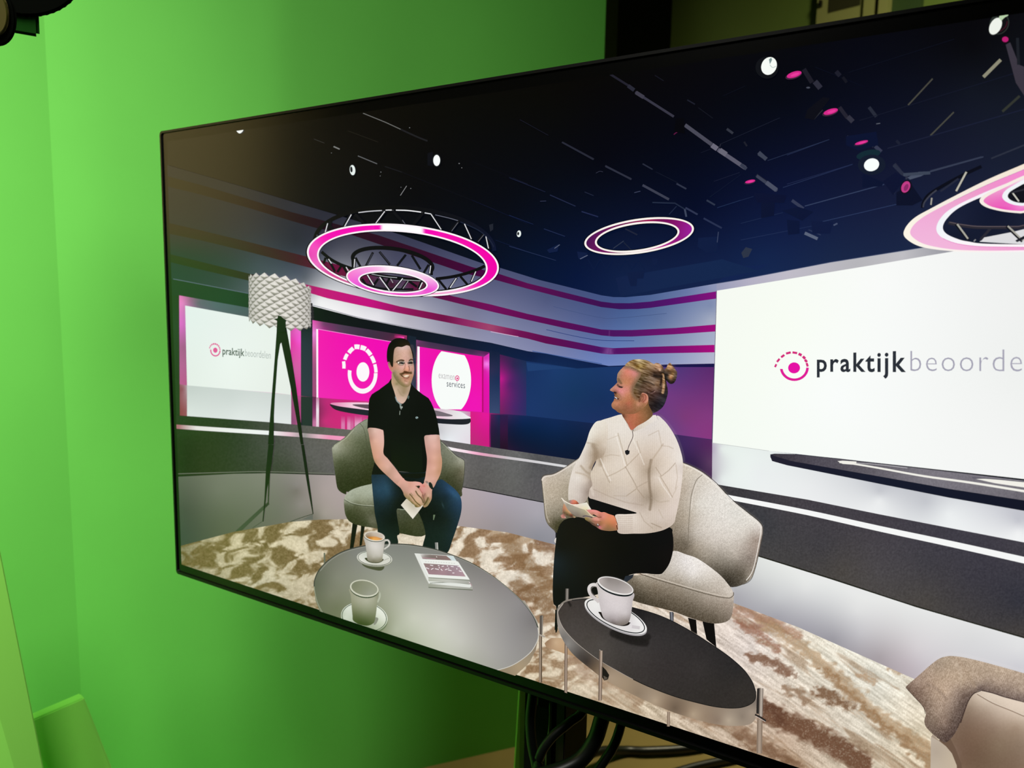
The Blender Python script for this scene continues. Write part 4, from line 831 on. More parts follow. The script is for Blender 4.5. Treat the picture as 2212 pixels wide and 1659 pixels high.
p.fill([(340, 1032), (386.5, 1029.7), (504.7, 1023.4), (577, 1022.2), (721.7, 1026.7), (860, 1036), (1000, 1053.1), (1040, 1060), (1173.5, 1086), (1200, 1092), (1200, 1185), (1100, 1165), (1000, 1150), (750, 1133), (625, 1138), (504, 1158), (395, 1188), (340, 1200)],
    shade(PX, [(390, 1040, '#585a50'), (400, 1100, '#454840'), (400, 1160, '#3c443c'), (470, 1060, '#6c6e62'), (500, 1120, '#5c6050'), (480, 1150, '#545848'), (560, 1050, '#787a6c'), (600, 1110, '#6c6e60'), (640, 1050, '#86807c'), (650, 1090, '#8c8680'), (640, 1060, '#767068'), (700, 1060, '#a89c98'), (700, 1110, '#a0988e'), (730, 1090, '#a89c98'),
    (600, 1128, '#6c6c5e'), (680, 1118, '#787468'), (1010, 1070, '#b0a4a8'), (1010, 1120, '#a89c9c'), (1080, 1080, '#a8a0aa'), (1080, 1140, '#989092'), (1160, 1110, '#a8a4ac'), (1160, 1160, '#8c8c94')]), step=7)
p.line([(567, 1126), (545, 1141)], 1.2, '#454c3a', smooth=False); p.line([(581, 1087), (571, 1095), (512, 1150)], 5, '#404a36', w1=9)
p.line([(676.5, 1110), (640, 1122), (600, 1139)], 1.4, '#3c4234'); p.fill([(652, 1122), (676, 1111), (676, 1122)], '#666860')
p.fill([(1575, 1180), (1637, 1202), (1800, 1253), (1980, 1312), (2212, 1379), (2260, 1396), (2260, 1550), (1985, 1480), (1971, 1467), (1722, 1357), (1585, 1306), (1560, 1290)],
    shade(PX, [(1600, 1220, '#d6d8d6'), (1590, 1290, '#a9a8ae'), (1650, 1240, '#d9dbd9'), (1680, 1290, '#c8c9cb'), (1680, 1330, '#a5a4ab'), (1740, 1358, '#a2a0a8'), (1740, 1270, '#e2e3e2'), (1780, 1300, '#d4d5d6'), (1800, 1380, '#9c9aa1'), (1850, 1320, '#dfdfdf'), (1860, 1370, '#c4c2c6'), (1900, 1420, '#a8a0a4'), (1960, 1340, '#dedede'), (1980, 1400, '#d4cfd2'), (1960, 1440, '#bcb2b8'), (2000, 1420, '#d0cbcf'), (2100, 1380, '#dadadb'), (2200, 1400, '#e0e0e1'), (2100, 1420, '#d4d3d6'), (2200, 1440, '#cfced3')]), step=7)
p.build()

# --- carpet
BLOT = [([(1640, 1340), (1700, 1375), (1760, 1420), (1830, 1480), (1900, 1545), (1990, 1610), (2030, 1640)], 16, '#a07c56', .6, 10), ([(1780, 1450), (1850, 1515), (1920, 1575), (2010, 1650)], 10, '#8c6845', .7, 8), ([(1768, 1494), (1800, 1506), (1832, 1526)], 12, '#74543c', .9, 8), ([(1700, 1488), (1745, 1512)], 9, '#7c5c42', .7, 8),
    ([(1660, 1540), (1720, 1568), (1790, 1602), (1862, 1650)], 34, '#65432f', .92, 12), ([(1650, 1520), (1690, 1552)], 14, '#5c3c2c', .8, 10), ([(1600, 1350), (1650, 1380), (1680, 1400)], 9, '#90604a', .7, 8), ([(1622, 1416), (1665, 1432), (1705, 1452)], 13, '#74503c', .85, 8),
    ([(1585, 1318), (1640, 1330), (1690, 1350), (1720, 1372)], 9, '#a0745c', .6, 8), ([(1860, 1455), (1885, 1472)], 4, '#b09070', .7, 5), ([(1915, 1440), (1950, 1458)], 5, '#a88a6c', .7, 4), ([(1590, 1340), (1620, 1352), (1650, 1366)], 8, '#8a5c48', .6, 7),
    ([(1105, 1180), (1130, 1215), (1160, 1240), (1185, 1280)], 22, '#80603f', .7, 14), ([(1120, 1270), (1150, 1290), (1185, 1310)], 24, '#765638', .75, 12), ([(1170, 1160), (1200, 1190)], 16, '#7a5a44', .7, 12), ([(1060, 1150), (1100, 1165), (1150, 1165)], 10, '#90704e', .6, 10),
    ([(1480, 1540), (1560, 1560), (1640, 1600), (1700, 1640)], 14, '#84644a', .6, 12), ([(1290, 1470), (1340, 1480), (1380, 1510)], 16, '#8c6c50', .6, 12), ([(1240, 1420), (1265, 1450)], 18, '#90705a', .5, 12), ([(1600, 1590), (1660, 1620), (1720, 1655)], 10, '#6e4e38', .6, 10)]
def carpet(X, Y, C):
    fine = fbm(X / 2.2, Y / 2.2, 31, 2) - .5
    def field(ang, lu, lt, s, thr):
        a = math.radians(ang); dd = np.clip(.55 + (Y - 1130) / 260, .45, 1.4)
        u = ((X - 900) * math.cos(a) + (Y - 1200) * math.sin(a)) / lu; t = (-(X - 900) * math.sin(a) + (Y - 1200) * math.cos(a)) / lt
        n = fbm(u + .9 * vnoise(t, u, 9), t + .9 * vnoise(u, t, 4), s, 5)
        return np.clip((n - thr + fine * .10) * 8, 0, 1)
    b = np.clip((X - 1130) / 260, 0, 1); b = b * b * (3 - 2 * b)
    mL = field(-14, 33, 17, 11, .452); mR = field(34, 95, 15, 57, .57)
    m = (mL * (1 - b) + mR * b * .55)[:, None]
    warm = np.clip((X - 560) / 500, 0, 1)[:, None]
    dark = hexc('#6a5830') * (1 - warm) + hexc('#8a6a4c') * warm
    light = C + (fine * 46)[:, None] + ((fbm(X / 9, Y / 7, 77, 3) - .5) * 40 * (1 - b) + b * (fbm(((X - 900) * .82 + (Y - 1200) * .57) / 38, (-(X - 900) * .57 + (Y - 1200) * .82) / 3.2, 91, 3) - .56) * 95)[:, None]
    out = light * (1 - m * .88) + (dark + (fine * 50)[:, None]) * m * .88
    wx = X + (fbm(X / 14, Y / 9, 5, 3) - .5) * 34 + fine * 8; wy = Y + (fbm(X / 14, Y / 9, 6, 3) - .5) * 26 + fine * 8
    for pts, wd, c, al, so in BLOT:
        wg = (al * np.clip((wd / 2 + so - segdist(wx, wy, S(pts, 4, False))) / so, 0, 1) * np.clip(.55 + 1.6 * fine + .45, 0, 1))[:, None]
        out = out * (1 - wg) + (hexc(c) + fine[:, None] * 40) * wg
    return out
p = PIC('carpet', 'brown and cream cowhide patterned carpet on the screen')
p.fill([(340, 1195), (395, 1178), (504.7, 1149), (625, 1127.6), (690, 1122.5), (750.6, 1121.5), (860, 1124), (989, 1136), (1095.7, 1150), (1197, 1176), (1300, 1206), (1460, 1255), (1585.6, 1303), (1722, 1354), (1850, 1411), (1971, 1465), (2030, 1492), (2050, 2100), (1700, 2000), (340, 1260)],
    shade(PX, [(400, 1200, '#8a8262'), (500, 1180, '#c8bc98'), (620, 1200, '#d2c6a6'), (420, 1230, '#a09678'), (560, 1260, '#c4bca0'), (620, 1300, '#b8ac90'), (700, 1150, '#d8ccb0'), (800, 1140, '#dcd0b8'), (1000, 1180, '#e4d8c4'), (1120, 1250, '#e6dccc'), (1180, 1330, '#e8dcc8'), (1160, 1450, '#d8c8ae'),
        (1280, 1480, '#dcccb4'), (1400, 1530, '#d0bfa6'), (1650, 1330, '#e6d8cc'), (1620, 1400, '#e6dad2'), (1750, 1400, '#ece4d2'), (1900, 1480, '#ece8da'), (1700, 1480, '#e4d8c8'), (1850, 1600, '#dcd2c0'), (1980, 1600, '#e0d2b8'), (1700, 1600, '#c8b09a'), (1960, 1520, '#e6dcc8')], fn=carpet
        ), step=2.6)
p.build()
# --- rings with truss
def ringband(p, co, ci, smp, wo=2.6, wi=2.6, v=PX, t0=0, t1=360, white='#fdf6fa'):
    """flat lit ring between outer ellipse co and inner ellipse ci = (cx, cy, a, b, phi)"""
    n = 120
    o = ell(*co, n, t0, t1); i = ell(*ci, n, t0, t1)
    o2 = ell(co[0], co[1], co[2] - wo, co[3] - wo, co[4], n, t0, t1); i2 = ell(ci[0], ci[1], ci[2] + wi, ci[3] + wi, ci[4], n, t0, t1)
    if t1 - t0 >= 360: o, i, o2, i2 = [q + q[:1] for q in (o, i, o2, i2)]
    p.band(o2, i2, shade(v, smp), v); p.band(o, o2, white, v); p.band(i2, i, white, v)
K0 = '#0a0a0d'; KH = '#cfcfd4'
p = PIC('truss_ring', 'big glowing pink ring light with a black truss above it, on the screen')
o_ = ell(925, 1150, 767, 325, 4, 90, 176, 358)
p.line(o_, 34, shade(zO, [(170, 1080, '#0a0a0c'), (800, 830, '#060608'), (1400, 930, '#0a0c16'), (1690, 1200, '#0c1430')]), zO, smooth=False)
for pts in [[(500, 880), (560, 940), (590, 1000)], [(470, 870), (400, 995)], [(760, 850), (690, 940)], [(830, 860), (930, 975)], [(1080, 870), (990, 980)], [(1150, 880), (1240, 1010)], [(1390, 935), (1300, 1040)], [(1430, 960), (1500, 1095)], [(1600, 1045), (1540, 1130)], [(1620, 1070), (1650, 1180)], [(270, 955), (310, 1010)], [(300, 940), (270, 1010)], [(180, 1050), (190, 1120)]]:
    p.line(pts, 24, '#0b0c12', zO, smooth=False)
p.line([(530, 866), (620, 855), (730, 848)], 8, KH, zO); p.line([(762, 845), (815, 844)], 8, '#f2f2f4', zO); p.line([(850, 845), (950, 848), (1065, 862)], 9, '#f2f2f4', zO); p.line([(1095, 868), (1150, 878)], 8, '#e0e0e6', zO)
p.line([(1185, 885), (1300, 912), (1380, 935)], 6, '#6a6c7c', zO); p.line([(1400, 945), (1560, 1020), (1650, 1100), (1685, 1160)], 8, '#1c2438', zO)
for pts in [[(470, 882), (412, 985)], [(755, 855), (678, 958)], [(1150, 880), (1236, 1010)], [(1435, 962), (1494, 1092)], [(1618, 1070), (1640, 1172)], [(268, 957), (247, 1033)]]: p.line(pts, 8, '#dcdce0', zO, smooth=False)
for pts in [[(905, 930), (930, 965)], [(1380, 950), (1325, 1025)], [(1600, 1055), (1550, 1115)], [(178, 1055), (176, 1075)]]: p.line(pts, 6, '#5c5e68', zO, smooth=False)
# lower rails seen through the hole
p.line([(215, 1200), (290, 1262), (380, 1310), (480, 1345)], 26, K0, zO); p.line([(1190, 1432), (1320, 1415), (1450, 1385), (1560, 1345), (1610, 1320)], 26, K0, zO)
p.line([(200, 1290), (300, 1370), (430, 1440)], 16, '#121218', zO)
for pts in [[(250, 1250), (235, 1300)], [(265, 1250), (310, 1330), (330, 1370)], [(385, 1320), (350, 1375)], [(400, 1325), (440, 1390)], [(1210, 1435), (1280, 1520)], [(1370, 1420), (1300, 1520)], [(1400, 1410), (1460, 1480)], [(1530, 1365), (1490, 1460)]]: p.line(pts, 20, K0, zO, smooth=False)
for pts in [[(1366, 1425), (1312, 1508)], [(1532, 1368), (1494, 1455)], [(425, 1330), (445, 1365)], [(275, 1262), (300, 1300)]]: p.line(pts, 8, '#dadade', zO, smooth=False)
# the lit band
co = (870.4, 561.5, 209, 76.5, 5.2); ci = (869.3, 564.5, 181, 62.5, 5.0)
p.fill(ell(co[0] - .2, co[1], co[2] + 1.6, co[3] + 1.4, co[4], 90), '#000', hole=ell(ci[0], ci[1], ci[2] - .8, ci[3] - .6, ci[4], 90))
ringband(p, (910, 1270, 822, 303, 5.4), (905, 1284, 716, 251, 5.3), [(700, 990, '#f800b4'), (715, 1000, '#f800b4'), (735, 1010, '#fffafc'), (900, 1010, '#fffdfe'), (1085, 1035, '#fff6fb'), (1105, 1045, '#f400b0'), (1300, 1080, '#f208a8'), (1600, 1200, '#f400a8'), (1680, 1340, '#f000a8'), (1600, 1440, '#f404b0'), (1500, 1500, '#f030b4'), (1450, 1510, '#f46cc0'),
    (1380, 1530, '#f8b0dc'), (1200, 1545, '#f49ccc'), (600, 1000, '#f604b4'), (300, 1080, '#f404b0'), (230, 1110, '#f418b0'), (160, 1160, '#f860c4'), (130, 1230, '#e83cb0'), (170, 1300, '#f078c8'), (230, 1370, '#e050a4'), (350, 1430, '#d0468c'), (430, 1450, '#c85090'), (420, 1430, '#d85c9c')], 15, 14, zO)
_f = lambda X, Y: (lambda k: hexc('#f602b2') * (1 - k) + hexc('#ffffff') * k)((np.clip((X - 820) / 6, 0, 1) * np.clip((919 - X) / 8, 0, 1))[:, None])
p.band(ell(910, 1270, 807, 288, 5.4, 40, 250, 290), ell(905, 1284, 730, 265, 5.3, 40, 249, 291), _f, zO)
p.build()
p = PIC('truss_ring', 'small glowing pale pink ring light hanging inside the big ring, on the screen')
p.line(ell(822, 1292, 343, 118, 8, 70, 160, 378), 34, K0, zO, smooth=False); p.line([(480, 1255), (484, 1340)], 22, K0, zO, smooth=False); p.line([(1155, 1325), (1155, 1400)], 22, K0, zO, smooth=False)
for pts in [[(505, 1250), (560, 1350)], [(655, 1205), (590, 1330)], [(710, 1200), (800, 1310)], [(935, 1225), (860, 1320)], [(985, 1230), (1060, 1350)], [(1130, 1310), (1085, 1385)], [(500, 1265), (495, 1335)], [(1145, 1315), (1140, 1395)]]: p.line(pts, 20, '#0c0c12', zO, smooth=False)
for pts, c in [([(499, 1262), (493, 1335)], '#e8e8ec'), ([(1147, 1318), (1138, 1385)], '#e8e8ec'), ([(650, 1215), (596, 1325)], '#3a3a44'), ([(715, 1205), (802, 1308)], '#33333c')]: p.line(pts, 7, c, zO, smooth=False)
p.fill(ell(825, 1462, 285, 76, 5.5, 60), shade(zO, [(600, 1420, '#5c0e3a'), (800, 1390, '#5a5a6c'), (900, 1400, '#44445a'), (820, 1480, '#3c0c28'), (1000, 1490, '#5a0a38'), (700, 1500, '#3a3a48'), (1050, 1450, '#50283c'), (880, 1530, '#5c6070')]), zO, step=3)
p.line([(600, 1375), (700, 1400), (860, 1425), (1000, 1440), (1080, 1440)], 30, '#08080b', zO); p.line([(570, 1470), (700, 1510), (850, 1520), (1000, 1520)], 18, '#101016', zO)
for pts in [[(610, 1400), (640, 1460)], [(720, 1410), (800, 1530)], [(910, 1425), (820, 1530)], [(700, 1430), (650, 1500)], [(800, 1420), (760, 1490)], [(960, 1440), (900, 1520)], [(1070, 1450), (1040, 1515)], [(560, 1430), (600, 1490)], [(960, 1450), (1030, 1500)]]: p.line(pts, 20, '#0a0a10', zO, smooth=False)
for pts in [[(712, 1417), (796, 1532)], [(908, 1428), (822, 1532)], [(1076, 1462), (1048, 1520)], [(605, 1395), (660, 1485)]]: p.line(pts, 8, '#ececf0', zO, smooth=False)
for pts in [[(640, 1390), (760, 1412), (860, 1422)], [(910, 1440), (1060, 1448)], [(955, 1450), (910, 1515)], [(805, 1430), (825, 1465)]]: p.line(pts, 6, '#a8a8ae', zO)
p.fill(ell(208.2 * 0 + 822, 1450, 405, 133, 6.8, 90), '#06060a', v=zO, hole=ell(825, 1461, 276, 72, 5.4, 90))
ringband(p, (822, 1450, 399, 127, 6.8), (825, 1460, 285, 78, 5.6), [(440, 1400, '#f878cc'), (480, 1450, '#f264dc'), (560, 1340, '#f8a0e0'), (700, 1340, '#f8b8e4'), (790, 1345, '#fff4fa'), (900, 1350, '#fdf0f8'), (1000, 1380, '#fadcf0'), (1100, 1410, '#fad4ee'), (1170, 1460, '#f4a4e4'), (1180, 1510, '#ee68dc'), (1100, 1530, '#ee3cc8'), (1040, 1550, '#f48cdc'),
    (960, 1560, '#f040c8'), (860, 1560, '#f030c0'), (800, 1545, '#f67cd8'), (730, 1540, '#f460cc'), (660, 1530, '#ee28b8'), (570, 1490, '#e85cd0'), (500, 1460, '#ee58dc')], 13, 13, zO)
p.build()
p = PIC('ring_light', 'dark purple ring light with white outlines in the middle of the screen')
p.fill(ell(862, 1198, 374, 119, -8.4, 80), '#04060f', v=zP, hole=ell(849, 1204, 263, 79, -8.2, 80))
ringband(p, (862, 1198, 367, 115, -8.4), (849, 1204, 270, 84, -8.2), [(520, 1250, '#4c1250'), (560, 1200, '#581458'), (760, 1110, '#6e0e50'), (930, 1095, '#a01450'), (1000, 1090, '#6c0e50'), (1130, 1110, '#8a1270'), (1180, 1160, '#a020a0'), (1150, 1210, '#84187a'), (1050, 1255, '#a41c84'), (960, 1275, '#d0149a'), (850, 1305, '#a0104e'), (760, 1310, '#84145a'), (640, 1295, '#741460'), (560, 1270, '#641458')], 13, 13, zP, white='#fbf4ee')
p.build()
p = PIC('truss_ring', 'large pale pink ring light cut off by the right edge of the photograph')
oo = S([(2300, 150), (2212, 195), (1900, 330), (1500, 535), (1340, 630), (1272, 730), (1312, 795), (1430, 848), (1650, 876), (1900, 884), (2212, 880), (2320, 876)], 8, False)
oi = S([(2300, 190), (2212, 237), (1900, 368), (1540, 545), (1385, 640), (1324, 720), (1352, 775), (1450, 826), (1650, 862), (1900, 872), (2212, 869), (2320, 864)], 8, False)
io = S([(2300, 255), (2212, 292), (1870, 432), (1650, 540), (1560, 620), (1527, 700), (1560, 762), (1660, 808), (1760, 828), (1900, 840), (2212, 844), (2320, 842)], 8, False)
ii = S([(2300, 290), (2212, 325), (1885, 452), (1705, 538), (1612, 620), (1578, 690), (1608, 742), (1700, 784), (1780, 802), (1900, 818), (2212, 824), (2320, 822)], 8, False)
p.fill([(2300, 195)] + [q for q in ii] + [(2300, 822)], shade(zL, [(1700, 650, '#1a2038'), (2000, 550, '#10162c'), (2200, 650, '#1a2034'), (1700, 740, '#141a2e')]), zL, step=8)
p.fill([(1865, 803), (1900, 770), (2130, 725), (2320, 690), (2320, 822), (2212, 824)], '#dcdcdf', zL)
p.line([(1620, 655), (1750, 680), (1900, 692), (2320, 690)], 24, '#2c2a33', zL); p.line([(1630, 650), (1750, 672), (1900, 684), (2320, 682)], 7, '#5c5258', zL)
for pts, wd, c in [([(1680, 665), (1780, 790)], 26, '#14161f'), ([(1690, 665), (1775, 780)], 14, '#a8a69c'), ([(2075, 680), (2200, 800)], 26, '#14161f'), ([(2085, 680), (2205, 795)], 13, '#a8a69c'), ([(1950, 700), (1870, 790)], 20, '#2a2a36'), ([(1820, 800), (1835, 785)], 10, '#8a8a90'),
                   ([(2240, 690), (2150, 800)], 20, '#20222c')]: p.line(pts, wd, c, zL, smooth=False)
# truss behind the top edge
p.line([(1420, 540), (1430, 490), (1490, 420), (1700, 300), (1880, 215)], 26, '#0c0e1a', zL); p.line([(1425, 535), (1435, 495), (1480, 440), (1530, 400)], 12, '#3c3e4c', zL)
for pts, wd, c in [([(1765, 255), (1680, 410)], 22, '#1c1c20'), ([(1762, 258), (1682, 408)], 15, '#b9b6aa'), ([(1492, 460), (1485, 515)], 12, '#a3a097'), ([(1700, 310), (1560, 410)], 14, '#262a3c')]: p.line(pts, wd, c, zL, smooth=False)
p.band(oi, io, shade(zL, [(2212, 265, '#f48cd0'), (2000, 350, '#f090cc'), (1800, 440, '#eea0cc'), (1600, 560, '#eeaad4'), (1420, 680, '#f2b0da'), (1400, 740, '#f2b4dc'), (1500, 800, '#f2b8dc'), (1700, 850, '#f4b4dc'), (2200, 858, '#f0a0d0')]), zL)
p.line(io[50:], 6, '#e04cb0', zL, smooth=False); p.line(oi[:22], 4, '#9c4c9c', zL, smooth=False)
p.band(oo, oi, shade(zL, [(2212, 215, '#f4e6d4'), (1500, 540, '#f6ece2'), (1290, 730, '#fdf6e6'), (1400, 835, '#fbf4ea'), (2200, 875, '#fdf0f6')]), zL)
p.band(io, ii, shade(zL, [(2212, 305, '#f6eef4'), (1550, 690, '#f2f6fa'), (1700, 800, '#fbf6fa'), (2200, 835, '#fdf4f9')]), zL)
a = S([(2320, 240), (2200, 290), (2080, 345), (1920, 425), (1866, 475), (1885, 515), (1960, 548), (2100, 574), (2320, 590)], 8, False); b = S([(2320, 262), (2205, 310), (2100, 362), (1950, 435), (1897, 478), (1918, 508), (1980, 535), (2110, 558), (2320, 570)], 8, False)
c_ = S([(2320, 290), (2215, 318), (2150, 350), (2070, 400), (2042, 445), (2058, 480), (2110, 508), (2180, 522), (2320, 530)], 8, False); d_ = S([(2320, 320), (2225, 345), (2170, 372), (2105, 412), (2085, 445), (2098, 470), (2135, 490), (2190, 500), (2320, 505)], 8, False)
p.fill([(2320, 320)] + d_ + [(2320, 505)], '#12131c', zL); p.line([(2110, 410), (2180, 490)], 26, '#08080c', zL, smooth=False); p.line([(2122, 420), (2172, 488)], 12, '#c6c4ba', zL, smooth=False); p.line([(2110, 420), (2320, 430)], 14, '#2a2a34', zL, smooth=False)
p.band(b, c_, shade(zL, [(2200, 310, '#f6e4ee'), (2100, 370, '#f0a8d4'), (1960, 450, '#ee90c8'), (1950, 500, '#ec70bc'), (2050, 530, '#ea44b4'), (2200, 555, '#ee78cc'), (2212, 530, '#f49cd4')]), zL)
p.band(a, b, '#f6ede4', zL); p.band(c_, d_, '#f0f4f8', zL)
p.build()

# --- floor lamp
p = PIC('floor_lamp', 'tripod floor lamp with a white faceted shade on the left of the screen')
LG = '#0d120a'
p.fill([(945, 330), (920, 330), (905, 940), (880, 968), (893, 975), (916, 943), (922, 800), (938, 450)], shade(zG, [(930, 400, '#1c2610'), (910, 940, '#2a3320')]), zG, step=6)
p.fill([(1075, 510), (1150, 545), (1150, 600), (1135, 650), (1112, 745), (1100, 760), (1078, 900), (1052, 1250), (1045, 1400), (1043, 1659), (990, 1659), (1010, 1400), (1050, 900), (1068, 650), (1070, 560)], LG, zQ)
p.fill([(1108, 735), (1130, 640), (1152, 590), (1200, 860), (1245, 1150), (1310, 1659), (1284, 1659), (1240, 1400), (1190, 1130)], LG, zQ)
p.fill([(911, 418), (960, 418), (940, 600), (900, 820), (868, 1106), (858, 1106), (876, 900), (888, 660), (905, 480)], shade(zG, [(930, 430, '#0d120a'), (890, 700, '#121809'), (863, 1100, '#1c2614')]), zG, step=6)
p.fill([(1204, 418), (1231, 418), (1262, 620), (1300, 900), (1316, 1038), (1308, 1040), (1270, 840), (1240, 660)], shade(zG, [(1220, 430, '#0d120a'), (1300, 950, '#1c2416')]), zG, step=6)
lx0, lx1 = 537.5, 670.5
def shade_top(x): return float(np.interp(x, [537, 545, 565, 590, 612, 636, 655, 670], [601, 597, 596, 598, 602, 608, 616, 625]))
def shade_bot(x): return float(np.interp(x, [537, 545, 565, 590, 612, 636, 655, 670], [688, 692, 698, 703, 706, 708, 708, 703]))
cxl, Rl = 604.0, 66.5
nc = 19; rows = 7
p.fill([(x, shade_top(x) + 3) for x in np.linspace(538, 669, 14)] + [(x, shade_bot(x) - 4) for x in np.linspace(669, 538, 14)], '#8f8c86')
for r in range(-1, rows * 2 - 1):
    for k in range(-6, 7):
        th = (k + (0.5 if r % 2 else 0)) * math.pi / 8.8
        if abs(th) > 1.62: continue
        hw = math.pi / 17.6
        xl, xc, xr = [cxl + Rl * math.sin(max(-1.571, min(1.571, q))) for q in (th - hw, th + .02, th + hw)]
        def yy(x, f): return shade_top(x) * (1 - f) + shade_bot(x) * f
        f0, f1, f2 = (r) / (rows * 2.0 - 1), (r + 1) / (rows * 2.0 - 1), (r + 2) / (rows * 2.0 - 1)
        jx = 1.6 * math.cos(th)
        T_, Bm, Lf, Rt = (xc, yy(xc, f0)), (xc, yy(xc, f2)), (xl, yy(xl, f1)), (xr, yy(xr, f1))
        apex = (xc + 1.2 * math.sin(th) + .6, yy(xc, f1) + 1.6)
        e = abs(math.sin(th)) ** 3
        lt = np.array([224, 218, 213]) * (1 - .18 * e); md = np.array([166, 161, 152]) * (1 - .15 * e); dk = np.array([118, 114, 105]) * (1 - .1 * e)
        p._add(np.array([T_, Lf, apex, Rt, Bm]), [(0, 1, 2), (0, 2, 3)], np.tile(lt, (5, 1)) - np.array([[0], [10], [-12], [22], [0]]))
        p._add(np.array([Lf, Bm, Rt, apex]), [(0, 1, 3), (1, 2, 3)], np.stack([md, dk - 16, md - 8, md + 6]))
p.fill([(1040, 535), (1075, 530), (1080, 505), (1105, 508), (1130, 530), (1160, 552), (1150, 560), (1152, 650), (1068, 650), (1072, 552)], '#0c110c', zQ)
p.build()

# --- chair of the man
def weave(amp=14, sc=1.25, s=21):
    def fn(X, Y, C): return C + ((vnoise(X * sc, Y * sc, s) - .5) * amp )[:, None]
    return fn
p = PIC('armchair', 'grey green upholstered armchair under the seated man, on the screen')
for q in [[(268, 1180), (316, 1188), (278, 1412), (243, 1418)], [(350, 1195), (386, 1202), (356, 1388), (333, 1395)]]: p.fill(q, '#13180c', zB)
p.fill([(76, 470), (95, 440), (150, 405), (200, 365), (265, 295), (335, 238), (410, 200), (460, 300), (480, 1200), (240, 900), (205, 908), (150, 880), (122, 835), (105, 720), (88, 600), (78, 510)],
    shade(zB, [(90, 480, '#9ea08c'), (110, 470, '#a8aa96'), (200, 390, '#86886e'), (300, 290, '#8c907c'), (380, 240, '#8a907c'), (120, 560, '#6c7058'), (160, 600, '#4c5238'), (250, 500, '#686c54'), (330, 400, '#62684e'), (400, 350, '#6c7058'), (420, 500, '#484e34'), (300, 700, '#383e24'), (150, 750, '#343a20'),
        (220, 860, '#2c3418'), (400, 750, '#2e3418'), (130, 820, '#30361c')], fn=weave(20)), zB, step=2, smooth=True)
p.line([(82, 462), (100, 436), (155, 400), (205, 362), (268, 292), (338, 235), (405, 198)], 4, '#4a4e3c', zB); p.line([(340, 240), (375, 290), (395, 380), (405, 500)], 4, '#4a4e3a', zB); p.line([(92, 466), (160, 412), (210, 375), (280, 298)], 5, '#b2b49e', zB)
p.fill([(1095, 395), (1110, 410), (1165, 465), (1240, 540), (1305, 578), (1324, 612), (1318, 750), (1300, 860), (1285, 930), (1100, 900), (960, 700), (1090, 600)],
    shade(zB, [(1105, 430, '#6c7060'), (1150, 500, '#7c7f6c'), (1230, 570, '#7e806e'), (1290, 600, '#a0a08e'), (1130, 640, '#5c604a'), (1200, 650, '#686a54'), (1270, 680, '#5c5c46'), (1160, 760, '#3c4028'), (1280, 800, '#4c4c38'), (1240, 860, '#383c24'), (1000, 680, '#5c5e4a'), (1300, 700, '#706c58')], fn=weave(20)), zB, step=2, smooth=True)
p.line([(1096, 398), (1165, 460), (1240, 535), (1306, 574), (1325, 610), (1319, 750), (1302, 860)], 4, '#40443a', zB); p.line([(1108, 415), (1180, 488), (1290, 595)], 4, '#b0b29e', zB)
p.fill([(188, 955), (210, 905), (260, 865), (340, 835), (440, 812), (500, 812), (960, 900), (1000, 1000), (960, 1288), (700, 1272), (500, 1230), (350, 1205), (250, 1170), (205, 1110), (190, 1030)],
    shade(zB, [(200, 950, '#a4a894'), (260, 890, '#a4aa96'), (400, 830, '#aab09c'), (440, 900, '#a8ae9a'), (350, 970, '#8c9078'), (450, 1000, '#787c64'), (250, 970, '#9aa08a'), (210, 1010, '#5c6048'), (300, 1010, '#585c42'), (230, 1090, '#3c4226'), (350, 1100, '#464a30'), (450, 1150, '#6a6a56'), (400, 1170, '#40462c'),
        (750, 1080, '#484c38'), (850, 1180, '#42462c'), (750, 1240, '#33391f'), (940, 1240, '#3a3f28'), (930, 1100, '#3a4028'), (480, 1060, '#4c5038')], fn=weave(20)), zB, step=2, smooth=True)
p.line([(190, 958), (260, 995), (350, 1015), (480, 1025)], 4, '#3c4230', zB); p.line([(195, 948), (260, 986), (350, 1006), (470, 1016)], 4, '#b4b8a4', zB); p.line([(690, 1045), (760, 1052)], 4, '#84907c', zB)
p.build()

# --- chair of the woman
p = PIC('armchair', 'light beige upholstered armchair under the seated woman, on the screen')
for q in [[(1072, 1385), (1128, 1400), (1136, 1500), (1095, 1482)], [(1172, 1410), (1252, 1420), (1268, 1590), (1200, 1535)]]: p.fill(q, '#0f0d0c', zE)
p.fill([(945, 1345), (975, 1350), (972, 1425), (948, 1415)], '#4c4e4e', zE); p.line([(952, 1350), (954, 1410)], 7, '#787c7c', zE, smooth=False)
p.fill([(62, 430, 1), (85, 408), (150, 395), (230, 350), (330, 285), (400, 300), (400, 800), (180, 800), (150, 785), (105, 740), (85, 680), (75, 560)],
    shade(zE, [(70, 425, '#d8ccbe'), (100, 430, '#c6b9a8'), (200, 390, '#c0b4a4'), (300, 320, '#d0c8bc'), (90, 500, '#bfb29e'), (150, 550, '#b8ab98'), (250, 480, '#aca08c'), (120, 650, '#a09684'), (220, 620, '#978d7a'), (150, 720, '#5c5642'), (110, 720, '#8a806c'), (190, 740, '#3a3820'), (180, 690, '#7c7462')], fn=weave(38, .95)), zE, step=1.25, smooth=True)
p.line([(62, 432), (80, 404), (150, 391), (230, 346), (330, 280)], 4, '#5a5248', zE); p.line([(66, 440), (88, 414), (150, 402), (235, 356), (330, 293)], 5, '#e4dad0', zE)
p.line([(64, 440), (77, 570), (88, 680), (108, 740), (165, 792)], 4, '#5e584a', zE); p.line([(75, 440), (86, 570), (98, 680), (118, 730)], 3, '#d0c6b4', zE)
